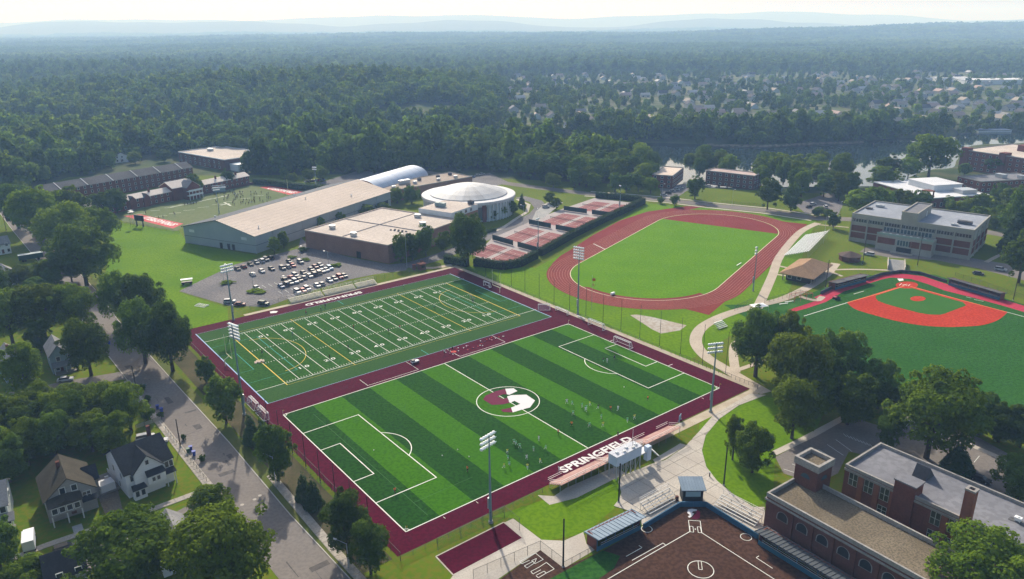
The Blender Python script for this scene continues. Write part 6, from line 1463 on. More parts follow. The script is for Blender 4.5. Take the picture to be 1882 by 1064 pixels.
def lamp_post(label, base, h, kind='wood', arm=0, ang=0.0):
    r = thing('pole' if kind != 'lamp' else 'street_lamp', label, 'pole' if kind != 'lamp' else 'street lamp', (base.x, base.y, 0), ang)
    m = {'wood': M_WOOD, 'black': M_BLACKM, 'lamp': M_GREYM, 'thin': M_GREYM}[kind]; rr = {'wood': .17, 'black': .20, 'lamp': .10, 'thin': .08}[kind]
    MB().bar((0, 0, 0), (0, 0, h), rr, rr*.75, 8).build('shaft', m, r); MB().bar((0, 0, 0), (0, 0, .3), rr*1.7, rr*1.5, 8).build('foot', M_CONC2, r)
    if arm:
        MB().bar((0, 0, h-.1), (0, arm, h+.35), .05, .04, 6).build('arm', m, r); MB().box(-.16, .16, arm-.1, arm+.75, h+.28, h+.45).build('lamp_head', M_LAMP, r)
    else: MB().bar((0, 0, h), (0, 0, h+.25), rr*1.1, rr*.4, 8).build('cap', m, r)
    return r
def post_px(label, bx, by, ty, kind, **k): return lamp_post(label, G(bx, by), HT(bx, by, ty), kind, **k)
post_px('wooden pole beside the left baseball dugout', 1517, 529, 478, 'wood'); post_px('wooden pole on the slope left of the outdoor stairs', 1585, 486, 430, 'wood'); post_px('wooden pole on the slope right of the outdoor stairs', 1686, 488, 432, 'wood'); post_px('wooden pole beside the right baseball dugout', 1862, 552, 482, 'wood')
post_px('black pole at the plaza behind the soccer press box', 1137, 923, 853, 'black'); post_px('black pole at the corner of the softball bullpen', 1035, 1042, 955, 'black'); post_px('black pole on the lawn beside the plaza', 1330, 892, 823, 'black')
post_px('leaning wooden utility pole on the pavement by the white house', 332, 822, 770, 'wood'); post_px('utility pole at the upper street corner', 250, 714, 672, 'wood'); post_px('utility pole at the street bend near the pale driveway', 12, 425, 392, 'wood')
post_px('street lamp on the tree-row pavement, upper one', 508, 897, 838, 'lamp', arm=2.4, ang=1.2); post_px('street lamp on the tree-row pavement, lower one', 641, 1044, 998, 'lamp', arm=2.4, ang=1.2)
for lb, a, b, c in (('lamp post on the car park island', 412, 520, 488), ('lamp post at the long car park island', 466, 533, 505), ('lamp post in the car park beside the front row', 518, 534, 508), ('lamp post at the top of the car park', 553, 476, 452), ('lamp post at the right end of the parked rows', 604, 486, 462), ('lamp post by the swimming hall trees', 748, 492, 430),
                    ('lamp post at the bend of the drive', 962, 412, 378), ('lamp post by the tennis gate', 987, 405, 385), ('lamp post on the river road, left one', 1217, 365, 338), ('lamp post on the river road, right one', 1345, 380, 350), ('lamp post by the grandstand corner', 1513, 448, 398), ('lamp post before the union building', 1543, 398, 372)):
    post_px(lb, a, b, c, 'thin', arm=1.2, ang=a*.7)
# net poles along the turf
k = 0
for i in range(15):
    v = 45-9.0*i; o = lamp_post('%s tall black net pole on the track side of the turf, from the football corner' % ORD[i], F(118.9, v), 8.6+i*.38, 'black'); o['group'] = 'net poles on the track side'
    for c in o.children: c.scale = (.42, .42, 1)
for i in range(8):
    v = -24-8.2*i; o = lamp_post('%s tall black net pole on the street side of the soccer pitch' % ORD[i], F(-5.6, v), 9.0, 'black'); o['group'] = 'net poles on the street side'
    for c in o.children: c.scale = (.5, .5, 1)
# ------------------------------------------------------------------ fences
M_POST = mat('fence_post', (.06, .065, .06), .6)
def fence(label, pts, h, step=3.0, rail=True, veil=None, post=.05, name='chain_link_fence'):
    r = thing(name, label, 'fence', (pts[0].x, pts[0].y, 0)); o0 = Vector((pts[0].x, pts[0].y, 0)); pm = None
    P_ = [Vector((p.x, p.y, 0))-o0 for p in pts]; pm = MB().bar((0, 0, 0), (0, 0, h+.05), post, n=5).mesh('post', M_POST)
    for a, b in zip(P_, P_[1:]):
        n = max(1, round((b-a).length/step))
        for i in range(n+(1 if b is P_[-1] else 0)): obj('post', pm, r, a+(b-a)*(i/n))
        MB().bar(a+Vector((0, 0, h)), b+Vector((0, 0, h)), .04, n=4).build('rail', M_POST, r)
        MB().quad(a+Vector((0, 0, .04)), b+Vector((0, 0, .04)), b+Vector((0, 0, h)), a+Vector((0, 0, h))).build('wire_mesh', veil or M_FENCE, r)
    return r
fence('low chain-link fence between the turf and the track-side lawn', [F(117.6, 66), F(117.6, -60)], 1.2, 4)
fence('dark railing at the right corner of the soccer surround', [F(117.6, -60.5), F(117.6, -93.5)], 1.3, 1.6, veil=M_NETB)
fence('chain-link fence along the street side of the turf', [F(-5.0, -93.5), F(-5.0, 65.6)], 2.2, 4)
fence('chain-link fence on the near edge of the turf beside the lawn', [F(-5.0, -93.6), F(33, -93.6)], 1.2, 3)
fence('chain-link fence along the car park bank above the bleachers', [F(24, 70.5), F(60, 73.5), F(112, 70.0)], 1.6, 4)
fence('tall net fence round the maroon bullpen strip', [G(805, 1012), G(927, 952), G(955, 975)], 3.2, 7)
fence('chain-link fence round the softball bullpen', [G(870, 1064), G(993, 1010), G(1036, 1043)], 2.2, 3)
fence('chain-link fence from the bullpen to the left softball dugout', [G(1036, 1044), G(1095, 1012)], 1.5, 2.2)
fence('black fence along the baseball path by the curved walk', [G(1350, 572), G(1383, 558)], 2.4, 2)
fence('iron fence between the pavilion path and the batting area', [G(1405, 558), G(1470, 541), G(1500, 552)], 2.0, 2.6)
fence('chain-link fence on the bank above the right baseball dugout', [G(1755, 508), G(1800, 522), G(1850, 540), G(1900, 556)], 1.8, 4)
fence('wire fence beside the bright lawn and the field house', [G(205, 418), G(240, 413), G(330, 430)], 1.8, 5)
fence('fence along the river road lawn beyond the track', [G(1325, 372), G(1400, 380)], 1.6, 4)
# ------------------------------------------------------------------ bleachers and press box
M_PINK = mat('bleacher_boards', (.46, .27, .23), .8, (.52, .33, .28), .6); M_RAILW = mat('rail_white', (.72, .68, .64), .6)
def bleacher(label, origin, ang, length, rows, m_seat, z0=.45, dz=.38, dy=.72, frame=True, back=True, z_extra=0.0, foot=True, name='bleacher', rail_all=False):
    "rows rise along local +y"
    r = thing(name, label, 'bleachers', (origin.x, origin.y, 0), ang)
    for i in range(rows):
        z = z0+z_extra+i*dz; MB().box(0, length, i*dy, i*dy+.30, z, z+.06).build('seat_plank', m_seat, r)
        if rail_all: MB().box(0, length, i*dy-.13, i*dy-.09, z-.66, z-.33).build('riser_board', m_seat, r)
        if foot: MB().box(0, length, (i*dy-.12) if rail_all else i*dy+.34, (i*dy+.58) if rail_all else i*dy+.62, z-.34, z-.29).build('foot_plank', m_seat, r)
    n = max(2, int(length/2.4))
    for i in range(n+1):
        x = .05+(length-.1)*i/n; mb = MB(); mb.bar((x, 0, z0+z_extra-.1), (x, (rows-1)*dy+.3, z0+z_extra+(rows-1)*dz-.1), .05, n=4)
        mb.bar((x, .1, 0), (x, .1, z0+z_extra-.05), .05, n=4); mb.bar((x, (rows-1)*dy+.2, 0), (x, (rows-1)*dy+.2, z0+z_extra+(rows-1)*dz), .05, n=4); mb.bar((x, .1, .1), (x, (rows-1)*dy+.2, z0+z_extra+(rows-1)*dz-.1), .04, n=4); mb.build('support_frame', M_GREYM, r)
    if back:
        zt = z0+z_extra+(rows-1)*dz
        for h in (.55, 1.05): MB().bar((0, rows*dy, zt+h), (length, rows*dy, zt+h), .05, n=4).build('back_rail', M_RAILW, r)
        for i in range(n+1): x = .05+(length-.1)*i/n; MB().bar((x, rows*dy, zt-.2), (x, rows*dy, zt+1.05), .04, n=4).build('rail_post', M_RAILW, r)
    if rail_all:
        zt = z0+z_extra
        for x in (0, length):
            for h in (.5, 1.0): MB().bar((x, 0, zt+h), (x, rows*dy, zt+(rows-1)*dz+h), .05, n=4).build('side_rail', M_RAILW, r)
        for h in (.5, 1.0):
            for a, b in ((0, 4.5), (length-4.5, length)): MB().bar((a, -.5, zt+h), (b, -.5, zt+h), .05, n=4).build('front_rail', M_RAILW, r)
    return r
bl = bleacher('long raised bleacher with reddish boards left of the soccer press box', F(50.6, -93.0), FYAW+math.pi, 15.0, 6, M_PINK, z_extra=1.0, dz=.32, rail_all=True)
bleacher('long raised bleacher with reddish boards right of the soccer press box', F(78.0, -93.0), FYAW+math.pi, 13.6, 6, M_PINK, z_extra=1.0, dz=.32, rail_all=True)
bleacher('reddish middle bleacher below the soccer press box', F(63.8, -93.0), FYAW+math.pi, 12.9, 5, M_PINK, z_extra=1.0, dz=.32, rail_all=True)
pb = thing('press_box', 'pale blue-white press box on stilts behind the soccer bleachers', 'press box', F(49.8, -98.2), FYAW)
M_PBW = mat('press_box_panel', (.46, .54, .66), .6, (.52, .6, .7), .5)
MB().box(0, 8.6, -2.8, 0, 3.8, 6.3).build('cabin', M_PBW, pb); MB().box(-.12, 8.72, -2.92, .12, 6.3, 6.5).build('roof', mat('press_roof', (.50, .51, .54), .8), pb)
MB().box(8.75, 12.0, -2.6, -.4, 3.6, 3.8).build('landing', M_GREYM, pb); MB().box(10.6, 12.0, -3.0, -1.8, 1.4, 5.2).build('stair_tower', M_PBW, pb)
for i in range(6):
    for y in (-2.6, -.2): MB().box(.1+i*1.64, .3+i*1.64, y-.1, y+.1, 0, 3.8).build('stilt', M_GREYM, pb)
for i in range(5):
    mb = MB(); mb.bar((.2+i*1.62, -2.6, .1), (1.82+i*1.62, -2.6, 3.7), .05, n=4); mb.build('brace', M_GREYM, pb)
for i in range(5): MB().box(.4+i*1.62, 1.7+i*1.62, .0, .06, 4.5, 5.8).build('window', M_GLASSB, pb)
for i, x in enumerate((.2, 1.9, 3.5, 5.1, 6.8, 8.4)): MB().bar((x, -2.8, 6.5), (x, -2.8, 7.3), .03, n=4).build('roof_rail_post', M_RAILW, pb)
for y in (-2.8, 0): MB().bar((0, y, 7.3), (8.6, y, 7.3), .03, n=4).build('roof_rail', M_RAILW, pb)
for x, y in ((1.4, -1.4), (3.2, -2.1), (4.8, -1.2), (6.2, -2.2), (7.6, -1.6)): mb = MB().box(x-.35, x+.35, y-.3, y+.3, 6.5, 6.9); mb.bar((x, y, 6.9), (x, y, 7.2), .08, n=5); mb.build('camera_case', M_WHITE, pb)
MB().bar((5.4, -2.6, 6.7), (5.4, -2.6, 9.6), .04, n=5).build('antenna', M_BLACKM, pb); MB().bar((8.3, .0, 6.5), (8.3, .0, 9.8), .04, n=5).build('antenna', M_WHITE, pb)
mb = MB()
for i in range(9): mb.box(13.1+i*.34, 13.44+i*.34, -2.4, -1.2, 3.2-i*.36, 3.3-i*.36)
mb.build('access_stair', M_GREYM, pb)
for i, (u, l) in enumerate(((39.0, 13.8), (53.6, 13.6), (68.0, 9.2))):
    bleacher(['aluminium bleacher facing the football field, nearest the street', 'aluminium bleacher facing the football field, middle one', 'aluminium bleacher facing the football field, nearest the kiosk'][i], F(u, 66.2), FYAW, l, 6, mat('bleacher_cream', (.66, .61, .53), .8, (.58, .53, .46), 2), dz=.24, dy=.52)
bleacher('aluminium bleacher left of the softball backstop', G(1194, 948)+Vector((0, 0, 0)), frame_of(G(1190, 946), G(1236, 921))[1], 9.6, 5, M_ALU, z0=.4, dz=.36, dy=.66)
bleacher('aluminium bleacher right of the softball backstop', G(1312, 930), frame_of(G(1312, 930), G(1372, 962))[1], 10.4, 5, M_ALU, z0=.4, dz=.36, dy=.66)
bleacher('small white bleacher on the lawn inside the curved path', G(1322, 606), frame_of(G(1322, 606), G(1340, 600))[1], 4.5, 5, M_WHITE, dz=.35, dy=.6)
A, B = G(1441, 471), G(1481, 433); L_, an = (B-A).length, math.atan2((B-A).y, (B-A).x)
gs = bleacher('large white grandstand beside the straight of the running track', B, an+math.pi, L_, 14, mat('seat_white', (.74, .74, .76), .6), z0=.6, dz=.26, dy=.78, foot=False)
# ------------------------------------------------------------------ goals and field equipment
def soccer_goal(label, c, ang, w=7.3, h=2.44, d=2.0, r=.09):
    g = thing('soccer_goal', label, 'goal', (c.x, c.y, .05), ang); mb = MB()
    for y in (-w/2, w/2): mb.bar((0, y, 0), (0, y, h), r, n=6); mb.bar((0, y, h), (-d*.45, y, h), r*.7, n=6); mb.bar((-d*.45, y, h), (-d, y, 0), r*.7, n=6); mb.bar((0, y, .03), (-d, y, .03), r*.7, n=6)
    mb.bar((0, -w/2, h), (0, w/2, h), r, n=6); mb.bar((-d, -w/2, .03), (-d, w/2, .03), r*.7, n=6); mb.bar((-d*.45, -w/2, h), (-d*.45, w/2, h), r*.6, n=6); mb.build('goal_frame', M_WHITE, g)
    n = MB(); n.quad((-d*.45, -w/2, h), (-d*.45, w/2, h), (-d, w/2, .03), (-d, -w/2, .03)); n.quad((0, -w/2, h), (0, w/2, h), (-d*.45, w/2, h), (-d*.45, -w/2, h))
    for y in (-w/2, w/2): n.quad((0, y, 0), (0, y, h), (-d*.45, y, h), (-d, y, 0))
    n.build('net', M_NET, g); return g
soccer_goal('white soccer goal standing back on the maroon, nearer the football field', F(114.0, -28.0), FYAW+math.pi)
soccer_goal('white soccer goal on the far goal line', F(109.3, -45.5), FYAW+math.pi)
soccer_goal('white soccer goal lying beyond the football corner post', F(112.5, -1.5), FYAW+.9, 4.5, 2.0, 1.5)
soccer_goal('small white goal frame on the maroon beside the mast at the football corner', F(114.6, -9), FYAW+math.pi, 6.5, 1.6, 1.6)
soccer_goal('white goal frame stored by the street fence, upper one', F(-3.4, -8.5), FYAW, 6.0, 2.0, 1.6); soccer_goal('white goal frame stored by the street fence, lower one', F(-3.4, -16.0), FYAW, 6.0, 2.0, 1.6)
soccer_goal('small goal lying on the grass by the car park corner', G(375, 560), FYAW+.5, 5.0, .3, 2.6)
soccer_goal('white goal frame on the far side of the football end, beside the uprights', F(111.0, 34), FYAW+math.pi, 4.0, 2.0, 1.2)
M_UP = mat('upright_cream', (.70, .66, .45), .6)
def uprights(label, c, ang):
    g = thing('goalpost', label, 'goalpost', (c.x, c.y, .05), ang); mb = MB()
    MB().bar((-1.6, 0, 0), (-1.6, 0, 2.2), .14, n=8).build('stem', M_UP, g); MB().bar((-1.6, 0, 2.2), (0, 0, 3.05), .12, n=8).build('gooseneck', M_UP, g); MB().bar((0, -2.82, 3.05), (0, 2.82, 3.05), .1, n=8).build('crossbar', M_UP, g)
    for y in (-2.82, 2.82): MB().bar((0, y, 3.05), (0, y, 9.6), .07, n=6).build('upright', M_UP, g)
uprights('cream football goalpost at the street end of the turf', F(0.6, W_/2), FYAW); uprights('cream football goalpost at the tennis end of the turf', F(109.2, W_/2), FYAW+math.pi)
uprights('goalpost at the far end of the practice field', G(530, 357), 0.3)
def lax_goal(label, c, ang):
    g = thing('lacrosse_goal', label, 'goal', (c.x, c.y, .08), ang); mb = MB()
    for y in (-.95, .95): mb.bar((0, y, 0), (0, y, 1.85), .05, n=6); mb.bar((0, y, 0), (-1.9, 0, 0), .04, n=5)
    mb.bar((0, -.95, 1.85), (0, .95, 1.85), .05, n=6); mb.build('goal_frame', mat('goal_orange', (.45, .18, .08), .6), g)
    n = MB(); n.add([(0, -.95, 1.85), (0, .95, 1.85), (-1.9, 0, 0), (0, -.95, 0), (0, .95, 0)], [(0, 1, 2), (0, 2, 3), (1, 4, 2)]); n.build('net', M_NET, g)
lax_goal('small goal with pale net at the tennis end of the football turf', F(97, 25), FYAW+math.pi)
o = thing('pole_vault_mat', 'pale landing mat heap on the football goal line at the street end', 'mat', F(8.8, 20.5, .07), .4)
for i in range(5): MB().box(-1.6+i*.6, -.9+i*.6, -1.2+(i % 2)*.7, .4+(i % 2)*.7, 0, .22+.05*i).build('mat_panel', mat('mat_tan', (.42, .34, .26), .9), o)
# sideline bench tent and bags between the fields
b = thing('team_cart', 'white equipment cart at the touchline between the two fields', 'cart', F(47.8, -12.6, .05), FYAW)
MB().box(-1.3, 1.3, -.6, .6, .45, .8).build('bed', M_WHITE, b); MB().box(-1.2, -.2, -.5, .5, .8, 1.3).build('seat', M_BLACKM, b)
for x in (-.9, .9):
    for y in (-.6, .6): MB().bar((x, y-.06, .3), (x, y+.06, .3), .3, n=10).build('wheel', M_BLACKM, b)
M_BAG = [mat('bag_red', (.5, .05, .04), .8), mat('bag_white', (.7, .7, .7), .8), mat('bag_navy', (.04, .05, .12), .8), mat('bag_pink', (.5, .2, .25), .8)]
rb = random.Random(8); bag_me = [MB().blob((0, 0, .14), .24, .6, 7, 4).mesh('gym_bag', m) for m in M_BAG]
bagn = ['red', 'white', 'navy', 'pink']
for i in range(30):
    u, v = rb.uniform(60, 84), rb.uniform(-15.5, -11.5)
    if u > 74: v = rb.uniform(-13.5, -11.3)
    k = rb.randrange(4); tag(obj('gym_bag', bag_me[k], None, F(u, v, .05), rb.uniform(0, 6)), bagn[k]+' gym bag dropped on the maroon strip between the two fields', 'bag', 'gym bags between the two fields')
tag(MB().bar((0, 0, 0), (0, 0, .05), .9, n=12).build('red_disc', M_BAG[0], None, loc=F(62.5, -13.2, .07)), 'flat red disc lying on the maroon between the fields', 'disc')
def sandwich(label, c, ang, m): 
    r = thing('sign_board', label, 'sign', (c.x, c.y, 0), ang); MB().box(-.9, .9, -.05, .05, .3, 1.9).build('panel', m, r)
    for x in (-.8, .8): MB().box(x-.05, x+.05, -.3, .3, 0, .35).build('foot', M_GREYM, r)
sandwich('small blue board standing at the near touchline by the right bleacher', F(84.5, -91.5), FYAW+.4, mat('board_blue', (.30, .48, .62), .6))
# hurdle boards, benches by track
def bench(label, c, ang, l=3.0, m=None):
    r = thing('bench', label, 'bench', (c.x, c.y, .05), ang); MB().box(-l/2, l/2, -.18, .18, .42, .5).build('seat', m or M_ALU, r)
    for x in (-l*.4, l*.4): MB().box(x-.04, x+.04, -.16, .16, 0, .42).build('leg', M_GREYM, r)
bench('white bench beside the inner kerb on the right straight of the track', G(1358, 487), .9, 5, M_WHITE); bench('white bench on the lawn below the floodlight mast by the turf corner', G(1068, 585), FYAW-math.pi/2, 4, M_WHITE)
cart_ = thing('hurdle_trolley', 'pale hurdle trolley at the near bend of the running track', 'trolley', G(1126, 542), .8)
MB().box(-1.1, 1.1, -.5, .5, .3, .5).build('deck', M_ALU, cart_); MB().box(-1, 1, -.4, .4, .5, 1.1).build('hurdle_stack', M_WHITE, cart_)
fl = thing('flagpole', 'slender pole with a small red and yellow flag beside the near track bend', 'flagpole', G(1087, 570)); hh = HT(1087, 570, 505)
MB().bar((0, 0, 0), (0, 0, hh), .06, .04, 6).build('staff', M_GREYM, fl); MB().box(.05, 1.2, -.02, .02, hh-2.4, hh-1.4).build('flag', mat('flag_red', (.5, .12, .05), .8), fl); MB().box(.05, .9, -.02, .02, hh-4.4, hh-3.6).build('pennant', mat('flag_yellow', (.6, .5, .1), .8), fl)
# ------------------------------------------------------------------ dugouts, backstops
M_BLUEW = mat('pad_blue', (.025, .085, .15), .6, (.03, .11, .19), .6); M_TEALW = mat('dugout_blue', (.03, .11, .17), .6)
def dugout(label, A, B, depth, h, m_roof, front=True, seams=14, bw=M_BRICK):
    w, rz = frame_of(A, B); r = thing('dugout', label, 'dugout', (A.x, A.y, 0), rz)
    MB().box(0, w, depth-.25, depth, 0, h-.5).build('back_wall', bw, r); MB().box(0, .25, .3, depth-.25, 0, h-.35).build('side_wall', bw, r); MB().box(w-.25, w, .3, depth-.25, 0, h-.35).build('side_wall', bw, r)
    rf = MB(); rf.add([(-.5, -.9, h), (w+.5, -.9, h), (w+.5, depth+.5, h-.65), (-.5, depth+.5, h-.65), (-.5, -.9, h-.16), (w+.5, -.9, h-.16), (w+.5, depth+.5, h-.81), (-.5, depth+.5, h-.81)], [(0,1,2,3),(7,6,5,4),(0,4,5,1),(1,5,6,2),(2,6,7,3),(3,7,4,0)])
    ro = rf.build('roof', m_roof, r)
    for i in range(seams): x = -.4+(w+.8)*i/(seams-1); MB().add([(x-.06, -.92, h+.01), (x+.06, -.92, h+.01), (x+.06, depth+.5, h-.64), (x-.06, depth+.5, h-.64), (x-.06, -.92, h+.10), (x+.06, -.92, h+.10), (x+.06, depth+.5, h-.55), (x-.06, depth+.5, h-.55)], [(4,5,6,7),(0,1,5,4),(1,2,6,5),(2,3,7,6),(3,0,4,7)]).build('roof_seam', m_roof, ro)
    MB().box(0, w, .0, .12, 0, 1.1).build('front_wall', M_TEALW, r); MB().box(.3, w-.3, depth-1.0, depth-.5, .4, .48).build('bench', M_ALU, r)
    for i in range(6):
        x = w*i/5; MB().box(max(0, x-.08), min(w, x+.08), -.02, .14, 1.1, h-.2).build('post', M_TEALW, r)
    for z in (1.25, 1.7): MB().box(1, w-1, -.06, -.01, z-.04, z+.04).build('guard_rail', M_ALU, r)
    return r
M_STAND = mat('standing_seam_blue', (.17, .225, .28), .75, (.21, .27, .33), .4)
D1 = dugout('left softball dugout with a ribbed blue-grey metal roof', G(1178, 973)+Vector((0, 0, 0)), G(1097, 1014), 3.2, 3.6, M_STAND)
D1.rotation_euler.z = frame_of(G(1097, 1014), G(1178, 973))[1]; D1.location = G(1097, 1014)
D2 = dugout('long softball dugout with a ribbed dark metal roof along the old gymnasium', G(1392, 1000), G(1392, 1000)+Vector((.585, -.811, 0))*23, 2.9, 3.4, mat('standing_seam_dark', (.075, .085, .095), .75), seams=26)
dugout('left baseball dugout with flat dark roof by the pavilion', G(1535, 533), G(1592, 518), 3.4, 3.2, M_SLATE, seams=4); dugout('right baseball dugout with long flat dark roof and open front', G(1742, 524), G(1836, 552), 3.4, 3.2, M_SLATE, seams=4)
def wall_run(label, pts, h, t, m, cap=None, name='backstop_wall'):
    o0 = Vector((pts[0].x, pts[0].y, 0)); r = thing(name, label, 'wall', o0)
    for a, b in zip(pts, pts[1:]):
        a, b = Vector((a.x, a.y, 0))-o0, Vector((b.x, b.y, 0))-o0; n = max(1, round((b-a).length/2.4))
        for i in range(n): p, q = a+(b-a)*((i+.01)/n), a+(b-a)*((i+.99)/n); MB().beam(p, q, t, h).build('wall_panel', m, r)
    return r
wall_run('blue padded backstop wall behind softball home plate', [G(1182, 972), G(1250, 931), G(1297, 931), G(1393, 991)], 1.3, .3, M_BLUEW)
wall_run('dark padded backstop wall behind baseball home plate', [G(1592, 516), G(1620, 506), G(1655, 501), G(1690, 504), G(1740, 520)], 1.3, .3, mat('pad_dark', (.05, .055, .07), .7))
wall_run('short low wall beside the left baseball dugout', [G(1508, 541), G(1533, 529)], 1.4, .3, mat('pad_dark', (.05, .055, .07)))
ps = thing('scorers_booth', 'small scorers booth with a blue-grey metal roof behind softball home plate', 'booth', G(1252, 925), frame_of(G(1252, 925), G(1294, 925))[1]); w = (G(1294, 925)-G(1252, 925)).length
MB().box(.3, w-.3, .2, 3.4, 0, 3.6).build('wall', mat('booth_dark', (.03, .035, .04), .7), ps); MB().box(.9, w-.9, .1, .22, 1.7, 3.0).build('window', mat('booth_glass', (.28, .40, .45), .25), ps)
MB().add([(-.2, -.5, 3.7), (w+.2, -.5, 3.7), (w+.2, 4.2, 4.4), (-.2, 4.2, 4.4), (-.2, -.5, 3.55), (w+.2, -.5, 3.55), (w+.2, 4.2, 4.25), (-.2, 4.2, 4.25)], [(0,1,2,3),(7,6,5,4),(0,4,5,1),(1,5,6,2),(2,6,7,3),(3,7,4,0)]).build('roof', M_STAND, ps)
for i in range(9): x = -.1+(w+.2)*i/8; MB().add([(x-.04, -.5, 3.71), (x+.04, -.5, 3.71), (x+.04, 4.2, 4.41), (x-.04, 4.2, 4.41), (x-.04, -.5, 3.78), (x+.04, -.5, 3.78), (x+.04, 4.2, 4.48), (x-.04, 4.2, 4.48)], [(4,5,6,7),(0,1,5,4),(1,2,6,5),(2,3,7,6),(3,0,4,7)]).build('roof_seam', M_STAND, ps)
MB().box(-1.2, -.5, .6, 1.2, 0, 1.3).build('side_cabinet', M_BRICKD, ps)
bd = thing('bollard_light', 'short dark bollard at the plaza edge by the lawn', 'bollard', G(1304, 876)); MB().bar((0, 0, 0), (0, 0, 1.1), .14, n=8).build('post', M_BLACKM, bd); MB().bar((0, 0, 1.1), (0, 0, 1.3), .2, n=8).build('cap', M_GREYM, bd)
ct = thing('batting_cage', 'red-framed batting cage on the green pad behind the baseball corner', 'batting cage', G(1460, 556), frame_of(G(1460, 556), G(1505, 548))[1])
psheet('cage_pad', [(1425, 566), (1450, 555), (1495, 546), (1505, 551), (1470, 563), (1440, 572)], .055, M_BTURF2, base)
mb = MB()
for x in (0, 3, 6, 9):
    for y in (0, 3.2): mb.bar((x, y, 0), (x, y, 2.6), .06, n=5)
    mb.bar((x, 0, 2.6), (x, 3.2, 2.6), .06, n=5)
for y in (0, 3.2): mb.bar((0, y, 2.6), (9, y, 2.6), .06, n=5)
mb.build('cage_frame', mat('frame_red', (.42, .06, .04), .6), ct); MB().box(0, 9, 0, 3.2, .1, 2.55).build('netting', M_NETB, ct)
for lb, c, a in (('white bench at the batting area fence', (1450, 556), .3), ('white bench on the outfield edge by the batting cage', (1440, 560), .3)): bench(lb, G(*c), a, 4, M_WHITE)
gz = thing('canopy_tent', 'white canopy tent beside the curved path behind the grove', 'tent', G(1394, 572), .3)
MB().add([(-3, -2, 2.4), (3, -2, 2.4), (3, 2, 2.4), (-3, 2, 2.4), (0, 0, 3.3)], [(0, 1, 4), (1, 2, 4), (2, 3, 4), (3, 0, 4)]).build('canopy', M_WHITE, gz)
for x in (-2.9, 2.9):
    for y in (-1.9, 1.9): MB().bar((x, y, 0), (x, y, 2.4), .05, n=5).build('leg', M_GREYM, gz)
sb = thing('scoreboard', 'dark scoreboard on two legs behind the near end zone of the practice field', 'scoreboard', G(258, 416), -.35)
MB().box(-3.2, 3.2, -.25, .25, 3.2, 6.4).build('panel', M_BLACKM, sb)
for x in (-2.2, 2.2): MB().box(x-.25, x+.25, -.2, .2, 0, 3.2).build('leg', M_BLACKM, sb)
tw = thing('filming_tower', 'slim filming tower beside the practice field scoreboard', 'tower', G(245, 416), -.3); mb = MB()
for x in (-.8, .8):
    for y in (-.8, .8): mb.bar((x, y, 0), (x, y, 8), .07, n=4)
mb.build('frame', M_GREYM, tw); MB().box(-1.2, 1.2, -1.2, 1.2, 8, 8.2).build('deck', M_GREYM, tw); MB().box(-1.1, 1.1, -1.1, 1.1, 9.0, 9.1).build('top_rail', M_SIDTEAL, tw)
pbx = thing('press_stand', 'white press stand on a blue base by the terrace at the practice field', 'stand', G(403, 352), .4); MB().box(-4, 4, -1.5, 1.5, 0, 2.6).build('base', M_SIDBLUE, pbx); MB().box(-4.4, 4.4, -1.8, 1.8, 2.6, 3.0).build('deck', M_WHITE, pbx); MB().box(-4.2, 4.2, -1.6, -1.4, 4.2, 4.6).build('rail', M_WHITE, pbx)
wall_run('low dark retaining wall along the brick terrace side of the practice field', [G(195, 394), G(300, 372), G(400, 352), G(470, 338)], 1.6, .4, M_BRICKD, name='retaining_wall')
bandobj('terrace_walk', [G(205, 388), G(300, 367), G(400, 348), G(465, 335)], 4, .03, M_CONC)
